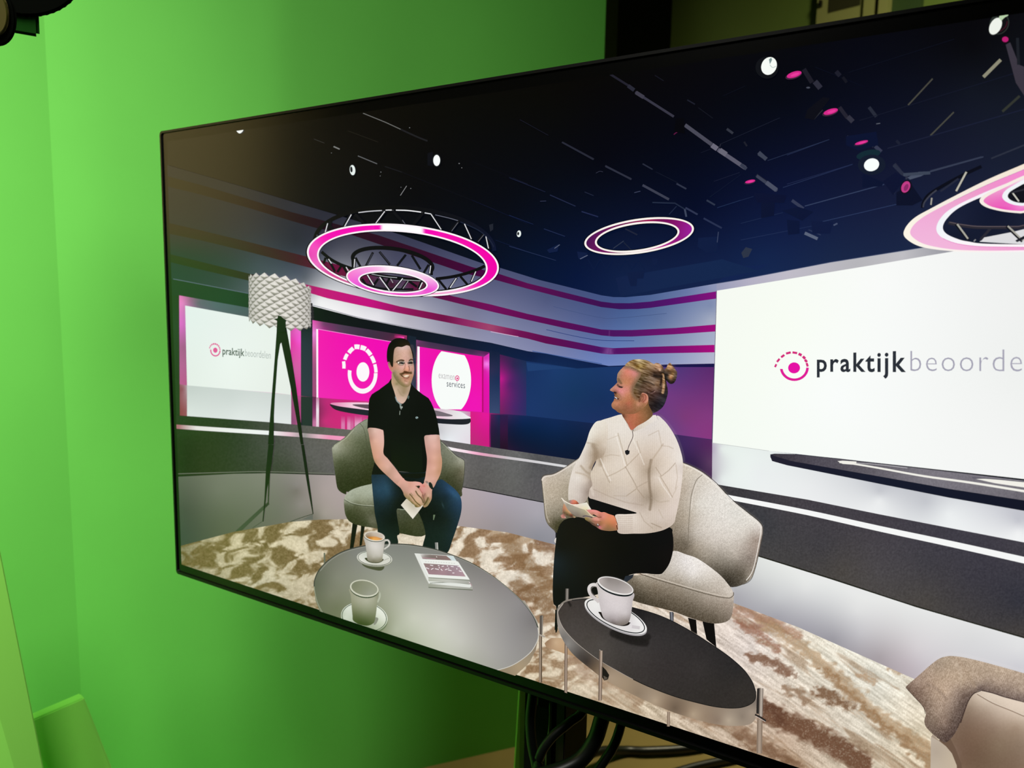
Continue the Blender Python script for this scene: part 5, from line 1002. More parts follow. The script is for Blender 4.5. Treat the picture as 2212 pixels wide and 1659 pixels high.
p.fill([(1035, 318, 1), (1100, 345), (1180, 390), (1270, 465), (1370, 570), (1480, 660), (1570, 735), (1585, 790), (1570, 880), (1530, 1060), (1480, 1140), (1350, 1172), (1200, 1060), (960, 940), (950, 700), (990, 450)],
    shade(zE, [(1060, 360, '#d4c8b8'), (1150, 390, '#d8cec0'), (1050, 500, '#bcae9e'), (1060, 700, '#b0a392'), (1000, 800, '#8c8070'), (1060, 880, '#6c6254'), (1130, 450, '#cfc6ba'), (1150, 600, '#dcd6cc'), (1130, 800, '#c6bdb2'), (1120, 900, '#a09484'), (1250, 520, '#e2dcd4'), (1300, 700, '#e2dcd4'), (1250, 850, '#cfc6bc'),
        (1400, 650, '#dedad2'), (1520, 720, '#e2ddd4'), (1570, 760, '#dcd4cc'), (1450, 820, '#d6cec4'), (1540, 850, '#9c8c80'), (1550, 900, '#a8988c'), (1400, 950, '#b8aea2'), (1500, 980, '#8c8076'), (1450, 1090, '#5c5448'), (1350, 1120, '#3c362c'), (1280, 1040, '#6a6256'), (1200, 960, '#9c9284'), (1500, 1100, '#9c9284'), (1340, 1165, '#2c2822')], fn=weave(44, .95)), zE, step=1.25, smooth=True)
p.line([(1035, 315), (1100, 342), (1183, 387), (1273, 462), (1373, 567), (1483, 657), (1573, 732), (1588, 790), (1572, 890), (1530, 1065), (1483, 1143), (1352, 1174)], 4, '#4c463e', zE)
p.line([(1045, 330), (1100, 352), (1180, 400), (1262, 474), (1362, 580), (1470, 668), (1560, 742), (1573, 790), (1560, 880), (1520, 1055), (1474, 1128)], 5, '#eee8e0', zE)
p.line([(1172, 400), (1130, 440), (1098, 530), (1085, 640), (1075, 800), (1072, 940)], 4, '#7c7264', zE); p.line([(1180, 405), (1142, 446), (1108, 535), (1096, 640)], 3, '#e8e0d6', zE)
p.fill([(640, 1110), (800, 1085), (900, 1060), (960, 930), (1060, 950), (1150, 985), (1280, 1080), (1345, 1150), (1385, 1215), (1384, 1300), (1370, 1380), (1330, 1415), (1240, 1425), (1100, 1390), (960, 1340), (700, 1270), (600, 1200)],
    shade(zE, [(980, 950, '#d6cec6'), (1050, 1000, '#e4deda'), (1100, 1080, '#e6e0da'), (960, 1090, '#bdb4a8'), (850, 1090, '#b4aa9c'), (1200, 1100, '#d8d0c6'), (1300, 1150, '#c8beb2'), (1360, 1215, '#d2c8bc'), (1150, 1180, '#aca294'), (1000, 1130, '#a89d8e'), (750, 1110, '#a29786'), (700, 1150, '#6c6252'), (850, 1160, '#8a7d6c'), (1000, 1200, '#8c8070'),
        (1200, 1270, '#9a8e80'), (1350, 1280, '#a89a8c'), (1370, 1340, '#94877a'), (900, 1270, '#5c5244'), (1100, 1340, '#5e5446'), (1250, 1400, '#5c5244'), (750, 1240, '#4e4638'), (660, 1190, '#4c4436'), (1300, 1350, '#84786a')], fn=weave(44, .95)), zE, step=1.25, smooth=True)
p.line([(740, 1083), (850, 1120), (1000, 1165), (1200, 1222), (1340, 1250), (1382, 1235), (1386, 1210)], 5, '#5c5244', zE); p.line([(745, 1075), (855, 1110), (1003, 1155), (1203, 1211), (1340, 1238), (1376, 1222)], 5, '#cfc4b6', zE)
p.fill(S([(165, 835), (152, 850), (155, 868), (168, 872)], 4), '#e0d8d0', zE)
p.build()
# --- seated man
SK = '#d9a892'
p = PIC('person', 'smiling man with glasses and moustache in a black polo shirt and jeans, shown seated on the screen')
# jeans
J0 = '#15231f'
p.fill([(455, 715), (520, 690), (600, 690), (800, 700), (960, 700), (1000, 780), (1040, 800), (1100, 765), (1160, 800), (1240, 865), (1285, 930), (1298, 1000), (1290, 1090), (1255, 1210), (1210, 1340), (1165, 1455), (1080, 1460), (940, 1420), (935, 1370), (955, 1290), (940, 1200), (905, 1110), (870, 1060),
    (760, 1050), (690, 1045), (690, 1120), (712, 1270), (690, 1300), (695, 1375), (600, 1400), (500, 1400), (505, 1230), (480, 1100), (465, 960), (455, 850), (448, 760)],
    shade(zB, [(480, 740, '#1b3440'), (560, 760, '#213e50'), (620, 830, '#20404f'), (520, 860, '#244a62'), (560, 930, '#1e3f52'), (650, 900, '#182f38'), (500, 980, '#182f36'), (600, 1010, '#14282a'), (680, 980, '#121e16'), (560, 1120, '#101f1a'), (640, 1150, '#0d1a10'), (560, 1290, '#14281f'), (640, 1310, '#16291f'), (700, 800, '#111a10'),
        (800, 740, '#101b16'), (880, 760, '#111e1c'), (1060, 820, '#1b3240'), (1120, 830, '#1e3c52'), (1180, 870, '#21456a'), (1240, 920, '#28506e'), (1270, 990, '#234462'), (1150, 930, '#162b36'), (1100, 1000, '#142622'), (1220, 1050, '#1a3444'), (1050, 1100, '#0d1810'), (1150, 1150, '#14231c'), (1240, 1160, '#1a3038'), (1000, 1200, '#12211a'),
        (1100, 1300, '#152820'), (1180, 1300, '#182c2c'), (1120, 1420, '#142420'), (980, 1350, '#12241c'), (950, 1000, '#0f1a10'), (870, 900, '#0d140c')],
        fn=lambda X, Y, C: C * .8 + C.mean(1)[:, None] * .14 + (vnoise(X * .7, Y * .7, 8)[:, None] - .5) * 6,
        dabs=[(590, 860, 30, 70, -20, '#2a5670', .5), (1225, 900, 22, 70, -48, '#30608a', .6), (1120, 1010, 6, 26, -20, '#3c5c66', .6)]), zB, step=1.8, smooth=True)
p.fill([(1225, 1430), (1280, 1430), (1240, 1575), (1222, 1570)], '#6a7c60', zC)
# polo shirt
PS = [(640, 0), (560, 0), (500, 10), (460, 40), (436, 80), (420, 130), (412, 200), (408, 290), (480, 288), (545, 300), (562, 320), (568, 420), (566, 530), (600, 570), (660, 640), (700, 690), (760, 695), (850, 705), (955, 700), (962, 640), (965, 560), (955, 450), (948, 356), (1000, 346), (1060, 344), (1090, 352), (1083, 290), (1068, 210), (1050, 140), (1032, 90), (1010, 40), (985, 0)]
PSp = zB.p(PS)
upper = zA.p([(1230, 1659), (1100, 1560), (1010, 1490), (950, 1440), (880, 1380), (800, 1270), (790, 1300), (750, 1450), (690, 1600), (560, 1659), (500, 1659), (450, 1500), (390, 1380), (335, 1300), (318, 1140), (290, 1170), (230, 1260), (150, 1320), (40, 1400), (-20, 1450)])
p.fill([q[:2] for q in PSp[5:]] + [q[:2] for q in upper][1:] + [(811, 846.5), (803, 852), (798, 861), (796.3, 873)], shade(zB, [(450, 100, '#0a0c08'), (500, 250, '#0c0f0b'), (620, 200, '#0d110c'), (700, 400, '#0d130b'), (650, 600, '#101809'), (800, 300, '#0b0f09'), (900, 100, '#0a0e09'), (1000, 250, '#0a0e0a'), (850, 600, '#0f180c'), (940, 500, '#0f160d'), (560, 0, '#0c100a'), (750, 500, '#0f170c'), (640, 20, '#10140f')]), step=3)
p.fill([(448, 715), (470, 640), (500, 660), (560, 700), (640, 720), (800, 712), (955, 705), (960, 740), (880, 760), (780, 745), (640, 760), (540, 705), (470, 700)], '#10160b', zB)
p.fill([(540, 296), (610, 300), (640, 700), (560, 600), (545, 500)], '#0d110b', zB)
p.fill([(948, 345), (975, 500), (970, 690), (930, 700), (920, 345)], '#0c100a', zB)
p.fill([(450, 722), (462, 660), (478, 600), (560, 620), (720, 700), (760, 760), (560, 720)], '#11160c', zB)
# arms
p.fill([(415, 285), (480, 282), (545, 298), (560, 318), (566, 420), (560, 520), (600, 570), (660, 645), (720, 725), (770, 785), (780, 800), (740, 850), (690, 820), (620, 755), (540, 680), (490, 620), (470, 580), (455, 520), (435, 420), (422, 340)],
    shade(zB, [(430, 300, '#b89484'), (480, 310, '#e2bcae'), (540, 320, '#e0b4a8'), (550, 400, '#e0b2a6'), (480, 400, '#e0b09c'), (440, 380, '#b88a78'), (460, 480, '#cc9a80'), (520, 480, '#dcaa94'), (500, 560, '#d8a088'), (560, 560, '#cfa292'), (480, 600, '#b08a68'), (540, 630, '#d8a48c'), (600, 650, '#dcae9c'), (640, 660, '#c89c8a'),
        (600, 720, '#b8907a'), (680, 740, '#dcac9c'), (700, 800, '#c49684'), (740, 790, '#dcaa9a')]), zB, step=1.4, smooth=True)
p.fill([(948, 358), (1000, 348), (1060, 346), (1088, 354), (1096, 430), (1102, 520), (1112, 580), (1110, 650), (1095, 720), (1060, 790), (1030, 845), (990, 830), (945, 800), (955, 740), (968, 640), (970, 560), (958, 480), (950, 420)],
    shade(zB, [(960, 370, '#c49c90'), (1000, 370, '#e0b6aa'), (1050, 370, '#e0b8ac'), (1080, 380, '#c89c8c'), (1040, 450, '#e2b2a4'), (975, 480, '#c8988a'), (1085, 500, '#c89884'), (1040, 560, '#e0ac98'), (990, 600, '#c89484'), (1095, 600, '#c49476'), (1040, 660, '#e0ac98'), (990, 720, '#d2a08c'), (1080, 690, '#c09070'), (1030, 760, '#dcaa98'), (970, 790, '#dcb0a0'), (1010, 820, '#c89a88')]), zB, step=1.4, smooth=True)
# card held in the hands
p.fill([(480, 992), (332, 1160), (660, 1545), (800, 1370), (945, 1175), (860, 1110), (600, 1000)], shade(zC, [(480, 1000, '#d2cab6'), (350, 1160, '#ddd8c8'), (500, 1250, '#e0dac8'), (660, 1530, '#e8e4d4'), (700, 1250, '#c9c1b0'), (930, 1190, '#e4ded0'), (620, 1150, '#c2baa4'), (600, 1400, '#e6e1d0')]), zC, step=1.5)
p.line([(310, 1288), (430, 1285)], 22, '#84907c', zC, smooth=False)
# far hand (his left), wrist and watch
p.fill([(1015, 500), (1060, 470), (1150, 520), (1210, 620), (1215, 700), (1190, 760), (1185, 880), (1175, 1000), (1120, 1110), (1060, 1190), (980, 1225), (940, 1180), (900, 1000), (830, 800), (830, 680), (930, 590)],
    shade(zC, [(1010, 540, '#d8a894'), (1000, 600, '#d8988a'), (1100, 700, '#d4a08e'), (900, 720, '#d89088'), (960, 780, '#d0948a'), (1050, 820, '#cc9c88'), (1150, 850, '#c89a86'), (920, 860, '#b87c6c'), (1080, 900, '#d8b098'), (1010, 900, '#a87c64'), (1150, 960, '#c09078'), (1000, 1000, '#b89274'), (1100, 1000, '#8c7a54'), (1050, 1100, '#8a7c54'), (980, 1180, '#a08460'), (1120, 1060, '#b0946e'), (950, 1100, '#6c5c38')],
        strokes=[([(930, 880), (960, 960), (985, 1080)], 22, '#7c5c48', .8, 10), ([(1080, 960), (1040, 1060), (980, 1150)], 24, '#5a4c28', .85, 12), ([(1000, 850), (960, 930)], 22, '#90645c', .7, 10), ([(840, 700), (870, 760), (925, 830)], 14, '#a06058', .6, 8)]), zC, step=.8, smooth=True)
p.fill([(1005, 490), (1060, 500), (1110, 540), (1090, 570), (1140, 620), (1120, 650), (1050, 570), (1000, 530)], shade(zC, [(1010, 510, '#a8887c'), (1060, 540, '#8c7068'), (1100, 590, '#e8e0d8'), (1120, 620, '#b0a098')]), zC, step=1)
p.fill(ell(1155, 625, 48, 100, -24, 28), '#1b241c', zC); p.fill([(1180, 700), (1215, 660), (1225, 690), (1205, 735), (1160, 720)], '#1a1f16', zC)
p.line([(1100, 545), (1140, 530), (1190, 580), (1212, 650)], 8, '#7c7468', zC)
# near hand (his right) with fingers laid over the other hand
H = [(380, 420), (450, 480), (530, 510), (640, 515), (720, 512), (800, 520), (870, 540), (930, 585), (990, 620), (1002, 655), (960, 665), (890, 640), (820, 625), (770, 640), (790, 680), (850, 740), (905, 840), (910, 890), (900, 940), (950, 1060), (965, 1120), (940, 1165), (900, 1180), (880, 1205), (800, 1225), (730, 1215), (700, 1160), (650, 1130),
     (590, 1070), (520, 1010), (450, 940), (410, 870), (390, 800), (330, 700), (260, 620), (240, 560)]
p.fill(H, shade(zC, [(300, 560, '#d8a592'), (400, 500, '#dca898'), (350, 640, '#c89888'), (480, 600, '#d6a693'), (600, 560, '#d89e8c'), (720, 540, '#e0aa9c'), (850, 570, '#e8a89e'), (960, 640, '#d88478'), (600, 660, '#d49e8c'), (700, 680, '#e0aa9a'), (450, 760, '#c49684'), (560, 780, '#d0a090'), (640, 780, '#dcaa9a'), (780, 740, '#cfa590'),
    (840, 820, '#d8ac96'), (480, 880, '#a88868'), (600, 900, '#d4a48e'), (700, 900, '#c8a084'), (800, 960, '#ceaa8c'), (880, 1060, '#cca88a'), (560, 980, '#96865c'), (660, 1020, '#cfa488'), (620, 1080, '#847648'), (740, 1110, '#caa680'), (820, 1180, '#b8966c'), (760, 1200, '#6c6030'), (930, 1140, '#b89878')],
    strokes=[([(580, 860), (660, 960), (750, 1080), (860, 1170)], 20, '#5c5228', .9, 10), ([(740, 780), (800, 880), (900, 980), (950, 1100)], 22, '#5a4c2c', .9, 10), ([(570, 880), (560, 960), (600, 1010)], 14, '#8c7c4c', .5, 10), ([(750, 640), (800, 660), (850, 700)], 16, '#6a4a34', .9, 6), ([(610, 830), (660, 900)], 14, '#887858', .6, 10),
        ([(620, 1080), (700, 1150), (760, 1190)], 14, '#6c6434', .7, 10)]), zC, step=.8, smooth=True)
p.fill([(765, 640), (810, 625), (850, 640), (850, 690), (800, 680)], '#2c2818', zC)
# shirt details: placket, badge
p.line([(700, 40), (722, 70), (738, 85)], 6, '#707a72', zB); p.fill([(712, 60), (735, 85), (728, 110), (716, 90)], '#98a09a', zB); p.line([(738, 78), (736, 95)], 7, '#a4aca4', zB, smooth=False); p.line([(716, 120), (713, 158)], 6, '#8c968c', zB, smooth=False)
p.fill(ell(875, 184, 13, 10, 0, 14), '#9eb4b4', zB); p.line([(866, 180), (884, 190)], 5, '#50605c', zB, smooth=False)
# neck
p.fill([(320, 1020), (310, 1120), (302, 1250), (330, 1360), (370, 1480), (405, 1600), (430, 1700), (560, 1800), (640, 1760), (700, 1660), (745, 1540), (785, 1400), (795, 1285), (700, 1150), (450, 1050)],
    shade(zA, [(330, 1100, '#a89474'), (320, 1230, '#c4a080'), (420, 1250, '#a89472'), (450, 1350, '#b8a086'), (400, 1450, '#cbb098'), (560, 1450, '#ac9478'), (650, 1400, '#9c8664'), (740, 1400, '#b89c84'), (620, 1520, '#9c8868'), (700, 1560, '#b89e88'), (480, 1600, '#c8aa94'), (580, 1650, '#ccb09c'), (560, 1740, '#d4b4a4'), (440, 1300, '#8c8058')],
    strokes=[([(470, 1440), (540, 1560), (600, 1600)], 20, '#9c8868', .4, 20)]), zA, step=1, smooth=True)
p.line([(405, 1620), (450, 1740), (560, 1830)], 26, '#8c9c9c', zA); p.fill([(715, 1600), (750, 1590), (760, 1640), (735, 1690), (712, 1650)], '#50625c', zA)
# face
p.fill([(375, 380), (430, 330), (560, 320), (760, 300), (800, 400), (832, 520), (850, 640), (862, 740), (880, 850), (884, 930), (876, 1040), (855, 1120), (830, 1200), (798, 1290), (755, 1350), (700, 1378), (620, 1368), (520, 1310), (430, 1215), (365, 1110), (325, 1010), (250, 900), (214, 790), (222, 745), (275, 745), (330, 830), (350, 600)],
    shade(zA, [(400, 420, '#c4a08a'), (480, 380, '#d8b4a6'), (600, 370, '#e8c4bc'), (700, 350, '#dcb8ae'), (770, 380, '#cfaa9c'), (620, 450, '#e6baa8'), (720, 460, '#dcb09e'), (790, 480, '#b8927a'), (420, 550, '#cca890'), (520, 520, '#d8ae98'), (620, 560, '#e2b6a4'), (720, 580, '#dcb0a0'), (820, 580, '#b0907a'), (400, 680, '#c8a286'), (480, 640, '#d2aa90'),
        (690, 680, '#d8a898'), (400, 800, '#d4a284'), (460, 840, '#dca48c'), (560, 860, '#eab4a8'), (600, 900, '#e4ae9e'), (690, 800, '#f0bcae'), (700, 880, '#f0a890'), (700, 940, '#e69c7c'), (650, 930, '#dca080'), (800, 850, '#dca898'), (850, 880, '#cc9a88'), (780, 900, '#e0a898'), (440, 950, '#c49c80'), (360, 1000, '#8c8468'), (450, 1060, '#b89878'), (540, 1120, '#b89274'),
        (860, 1000, '#c0988a'), (850, 1080, '#c89474'), (400, 1120, '#7c7850'), (480, 1200, '#8c805c'), (580, 1230, '#c8a07c'), (680, 1270, '#e4b09c'), (640, 1200, '#cc9c80'), (760, 1240, '#c89c7c'), (720, 1330, '#c4987c'), (600, 1330, '#8c7c50'), (700, 1370, '#8c7a58'), (540, 1290, '#8c8058'), (250, 780, '#a87c68'), (240, 850, '#c48878'), (290, 900, '#c8846c'), (310, 980, '#d09880'), (800, 1150, '#b88c68'), (260, 760, '#806052')],
    strokes=[([(440, 735), (500, 700), (560, 688), (615, 700)], 26, '#4c3622', .92, 14), ([(765, 700), (800, 672), (845, 680)], 26, '#463020', .9, 12),
        ([(500, 765), (560, 745), (620, 760)], 40, '#3c342e', .8, 16), ([(740, 760), (790, 740), (835, 755)], 40, '#30241c', .85, 14), ([(555, 765), (610, 775)], 30, '#1a1c20', .9, 10), ([(765, 765), (820, 762)], 30, '#1e1614', .9, 10), ([(530, 795), (600, 800)], 14, '#b0a494', .8, 8), ([(770, 795), (820, 800)], 12, '#a8a08c', .8, 8),
        ([(470, 790), (540, 820), (610, 815)], 8, '#a07868', .5, 10), ([(655, 780), (650, 860), (625, 930)], 12, '#a07058', .55, 12), ([(745, 840), (765, 900), (755, 960)], 14, '#7c5a44', .6, 10),
        ([(545, 1045), (585, 1035), (640, 1008), (700, 1010), (760, 1010), (800, 1016)], 32, '#553b20', .9, 24), ([(640, 985), (700, 1000)], 40, '#54301a', .8, 16), ([(520, 1030), (560, 1080), (600, 1105)], 16, '#6a5230', .7, 12), ([(805, 975), (822, 1010)], 14, '#6c5430', .5, 12), ([(560, 1085), (600, 1100)], 16, '#3c2a16', .8, 8),
        ([(600, 1120), (650, 1160), (720, 1150), (760, 1110)], 12, '#6c4438', .7, 8), ([(610, 1150), (680, 1190), (750, 1160)], 26, '#c4846c', .6, 14), ([(640, 1215), (700, 1235)], 18, '#a4785c', .6, 14), ([(510, 1180), (560, 1250)], 20, '#a48060', .3, 20), ([(350, 1050), (450, 1190), (560, 1290), (690, 1350), (780, 1290)], 50, '#8a7850', .45, 50), ([(600, 1120), (640, 1128), (700, 1126), (745, 1100)], 7, '#8c5c44', .8, 6)],
    fn=lambda X, Y, C: C * .95 + ((vnoise(X * .9, Y * .9, 33) - .5) * 14)[:, None],
    dabs=[(700, 900, 22, 46, 10, '#ffc4a4', .6), (690, 1285, 60, 30, 0, '#ecbcaa', .5), (300, 830, 16, 40, 0, '#6c4c3c', .5)]), zA, step=.75, smooth=True)
p.fill([(604, 1098), (640, 1082), (700, 1070), (746, 1066), (748, 1092), (730, 1112), (690, 1124), (640, 1116)], shade(zA, [(610, 1098, '#c0a080'), (650, 1095, '#f4e2c8'), (700, 1085, '#f8e8d4'), (740, 1080, '#e8d0b8'), (690, 1130, '#e0c0a0'), (740, 1110, '#b08a6c')]), zA, step=.8, smooth=True)
# hair
p.fill([(300, 205), (370, 150), (440, 125), (520, 118), (600, 130), (670, 152), (730, 195), (775, 262), (792, 330), (830, 425), (862, 530), (870, 600), (862, 640), (850, 630), (835, 540), (808, 430), (770, 335), (740, 318), (690, 308), (620, 335), (560, 352), (470, 345), (420, 362), (385, 400), (368, 470), (355, 580), (350, 700), (340, 855), (310, 850), (278, 800), (268, 750), (235, 728), (200, 735), (185, 640), (184, 540), (196, 420), (235, 290)],
    shade(zA, [(250, 350, '#0c0f07'), (220, 600, '#0e1108'), (300, 600, '#151609'), (320, 780, '#1c180c'), (400, 250, '#0d0e07'), (560, 200, '#16130a'), (700, 230, '#16110a'), (560, 310, '#221a0c'), (700, 290, '#2c2010'), (760, 300, '#221a10'), (850, 560, '#120d0a'), (330, 450, '#171409'), (480, 290, '#171409')]), zA, step=2, smooth=True)
# glasses
for e in (ell(535, 765, 82, 62, 8, 30), ell(790, 765, 62, 66, 5, 30)): p.line(e + e[:1], 8, '#8a7a6c', zA, smooth=False)
p.line([(365, 735), (420, 745), (460, 752)], 8, '#8a7864', zA); p.line([(617, 750), (670, 735), (728, 745)], 8, '#a89c90', zA)
p.fill(ell(486, 752, 17, 20, 0, 14), '#f0ece0', zA); p.line([(500, 735), (560, 728), (610, 745)], 9, '#989c92', zA); p.line([(745, 735), (800, 712), (840, 722)], 9, '#a8aca0', zA); p.fill(ell(618, 730, 12, 10, 0, 10), '#a0a8a4', zA)
p.line([(548, 790), (600, 800)], 10, '#c4b8a8', zA, smooth=False); p.line([(770, 796), (815, 798)], 9, '#b8ac98', zA, smooth=False)
p.build()

# --- seated woman
def knit(X, Y, C):
    a = (np.sin(X * 1.55 + .25 * np.sin(Y * .06)) * 5 + (vnoise(X * .9, Y * .9, 41) - .5) * 12)[:, None]
    return C + a
p = PIC('person', 'woman with blond hair in a bun wearing a white knitted jumper and black trousers, shown seated on the screen')
# shoe and far foot
p.fill([(1182, 1384), (1192, 1378), (1212, 1378), (1232, 1396), (1260, 1404), (1262, 1424), (1220, 1412), (1180, 1398), (1176, 1390)], shade(PX, [(1184, 1386, '#9c7c60'), (1200, 1388, '#c8ab8a'), (1225, 1400, '#bd9a76'), (1250, 1412, '#a48464')]), step=2)
# trousers
p.fill([(385, 552), (430, 560), (520, 600), (620, 630), (720, 655), (800, 700), (950, 765), (965, 800), (972, 860), (968, 930), (945, 1010), (905, 1070), (870, 1086), (760, 1080), (690, 1085), (640, 1110), (600, 1170), (430, 1230), (300, 1255), (200, 1290), (175, 1320), (175, 1440), (170, 1480), (158, 1475), (165, 1320), (145, 1285), (140, 1180), (148, 1000), (160, 880), (172, 790), (200, 730), (250, 700), (380, 680), (390, 620)],
    shade(zE, [(450, 600, '#0f1010'), (650, 650, '#0e0e0e'), (250, 740, '#16160f'), (200, 900, '#151610'), (180, 1200, '#12140f'), (400, 850, '#16150e'), (600, 900, '#0f0f0a'), (900, 850, '#0e0e0e'), (850, 1050, '#0d0c0b'), (400, 1100, '#14140e'), (600, 1000, '#0f0f0c'), (940, 960, '#120f0e'), (300, 1240, '#111310'), (152, 1000, '#1c262a')]), zE, step=4, smooth=True)
p.line([(165, 1330), (160, 1470)], 14, '#10120f', zE, smooth=False)
p.fill([(628, 1130), (640, 1100), (700, 1085), (690, 1110), (650, 1140)], '#262c34', zE)
# jumper
p.fill([(390, 555), (395, 500), (405, 460), (400, 400), (415, 360), (440, 300), (430, 200), (410, 120), (450, 40), (540, 5), (620, -15), (640, 20), (690, 100), (760, 70), (850, -5), (900, 20), (950, 80), (990, 150), (1020, 230), (1038, 320), (1030, 450), (1015, 560), (990, 680), (970, 740), (900, 782), (800, 803), (700, 806), (594, 802), (588, 740), (572, 678), (650, 672), (720, 665), (650, 640), (520, 600), (430, 572)],
    shade(zE, [(560, 20, '#e6ded2'), (450, 80, '#e4dcd2'), (430, 150, '#ded4c8'), (600, 100, '#e8e0d6'), (560, 200, '#ddd2c4'), (700, 150, '#e2d8cc'), (800, 60, '#ded6d0'), (900, 60, '#e4dcd4'), (980, 200, '#e6dcd4'), (1020, 300, '#eae2da'), (850, 200, '#dccec0'), (940, 320, '#e2d4c6'), (450, 260, '#b09c86'), (480, 330, '#dccebe'), (420, 400, '#d6c8b6'), (600, 330, '#e0d4c6'), (700, 300, '#d8c8b8'), (700, 400, '#dccebe'),
        (600, 450, '#d6c8b8'), (480, 440, '#cebfae'), (790, 300, '#c8b6a4'), (800, 380, '#ac9a86'), (780, 470, '#c6b4a2'), (810, 560, '#9c8c7a'), (700, 520, '#cfc0b0'), (620, 560, '#c9bcb0'), (500, 520, '#c6b6a4'), (430, 545, '#c4b4a8'), (700, 620, '#c8b8ac'), (760, 600, '#b8a898'), (850, 420, '#dccec0'), (900, 500, '#d4c4b2'), (980, 500, '#e0d2c6'), (870, 600, '#c8b8a8'), (960, 640, '#dccdc2'),
        (820, 640, '#cfc0b2'), (700, 690, '#e2d6ca'), (620, 700, '#e8dcd0'), (620, 780, '#cfc0b4'), (750, 740, '#d4c6b8'), (850, 760, '#c4b4a4'), (920, 740, '#c8b8aa'), (880, 700, '#d4c6ba'), (1000, 420, '#e8dcd2'), (1035, 350, '#d8ccc4')], fn=knit,
    strokes=[([(818, 300), (804, 380), (808, 480), (818, 570), (810, 640)], 9, '#7c6a56', .6, 9), ([(455, 180), (470, 250), (470, 330)], 12, '#94806a', 0.40, 16), ([(800, 350), (830, 290), (880, 220), (900, 190)], 4.0, '#b09c86', 0.45, 6.0),
        ([(575, 120), (610, 240), (640, 340)], 3.5, '#f2ebe2', 0.72, 3.0), ([(590, 115), (624, 235), (652, 335)], 3.0, '#a8977f', 0.54, 3.0), ([(470, 290), (500, 360), (540, 440)], 3.5, '#f0e8de', 0.72, 3.0), ([(462, 300), (492, 372), (532, 455)], 3.0, '#a08e78', 0.54, 3.0),
        ([(520, 412), (580, 385), (640, 350), (700, 290), (740, 250)], 3.0, '#a39079', 0.50, 3.0), ([(640, 345), (690, 430), (720, 488)], 3.5, '#988672', 0.54, 3.0), ([(720, 488), (770, 460), (810, 440)], 3.0, '#a08e7a', 0.45, 3.0), ([(650, 545), (720, 495), (770, 560)], 3.0, '#9c8a74', 0.54, 3.0), ([(560, 545), (650, 548)], 2.5, '#a8967f', 0.36, 3.0),
        ([(480, 280), (540, 262), (600, 270)], 2.5, '#ad9b86', 0.45, 3.0), ([(690, 150), (730, 230), (770, 330)], 3.5, '#f2eae0', 0.62, 3.0), ([(720, 170), (745, 250)], 3.0, '#a8957f', 0.45, 3.0), ([(480, 170), (540, 150), (590, 130)], 2.5, '#c0b09c', 0.45, 3.0), ([(800, 130), (870, 95), (890, 200)], 2.5, '#b3a28e', 0.45, 3.0), ([(890, 200), (940, 205), (970, 220)], 2.5, '#ad9a86', 0.45, 3.0),
        ([(850, 350), (890, 410), (940, 370), (985, 320)], 3.0, '#a08d78', 0.54, 3.0), ([(870, 420), (900, 480), (960, 560)], 3.0, '#f4ece4', 0.62, 3.0), ([(880, 410), (930, 490), (965, 555)], 3.0, '#9f8c77', 0.54, 3.0), ([(990, 330), (1000, 420), (985, 500)], 2.5, '#b09e8a', 0.45, 3.0), ([(960, 560), (1000, 480)], 2.5, '#b3a28c', 0.36, 3.0),
        ([(740, 660), (770, 720), (830, 770)], 3.0, '#a3927e', 0.45, 3.0), ([(820, 735), (890, 765)], 3.0, '#86745f', 0.54, 3.0), ([(870, 640), (900, 700)], 2.5, '#a8977f', 0.36, 3.0), ([(820, 560), (880, 590), (940, 580)], 4.0, '#b0a08c', 0.36, 5.0), ([(420, 500), (520, 545), (640, 590), (760, 610)], 3.0, '#a89786', 0.45, 4.0), ([(400, 470), (420, 540)], 10, '#f0e6dc', 0.29, 8)]
        + [([(585 + 4, 690 + k * 13), (690, 688 + k * 13.5)], 3, '#b8a898', .45, 4) for k in range(9)]), zE, step=1.25, smooth=True)
# far sleeve
p.fill([(330, 270), (370, 180), (400, 90), (450, 30), (520, 60), (500, 250), (440, 300), (410, 360), (400, 400), (412, 470), (395, 500), (382, 555), (360, 590), (320, 598), (300, 580), (262, 575), (248, 570), (250, 480), (272, 380), (300, 320)],
    shade(zE, [(420, 60, '#eae4d8'), (390, 130, '#ebe6da'), (360, 220, '#e4dcd2'), (340, 300, '#dfd6cc'), (300, 360, '#ddd2c6'), (270, 450, '#dcd2c8'), (262, 540, '#d6ccc0'), (320, 420, '#e4dcd2'), (370, 440, '#d4c6b8'), (400, 450, '#a8988a'), (380, 520, '#9c8c80'), (320, 540, '#d0c4ba'), (400, 330, '#c4b4a2'), (430, 260, '#a28e78'), (450, 180, '#c4b4a0'), (480, 100, '#e2d8ca'), (500, 200, '#d6c8b8'), (400, 400, '#b0a08e')], fn=knit,
    strokes=[([(335, 340), (370, 380), (400, 395)], 6, '#a6947e', .6, 8), ([(300, 385), (360, 400), (400, 425)], 5, '#b6a48e', .5, 7), ([(380, 180), (430, 190), (450, 200)], 5, '#b0a08a', .5, 7), ([(420, 200), (440, 250), (430, 300), (405, 350)], 14, '#94806a', .6, 16)]), zE, step=1.4, smooth=True)
# collar
p.fill([(620, -18), (660, 70), (690, 108), (760, 80), (860, 20), (850, -12), (830, -10), (760, 40), (685, 88), (640, 20), (632, -20)], shade(zE, [(640, 20, '#d0c4b4'), (680, 96, '#c8bcae'), (760, 62, '#ded4c6'), (840, 10, '#e8e0d8')], fn=knit), zE, step=1.2)
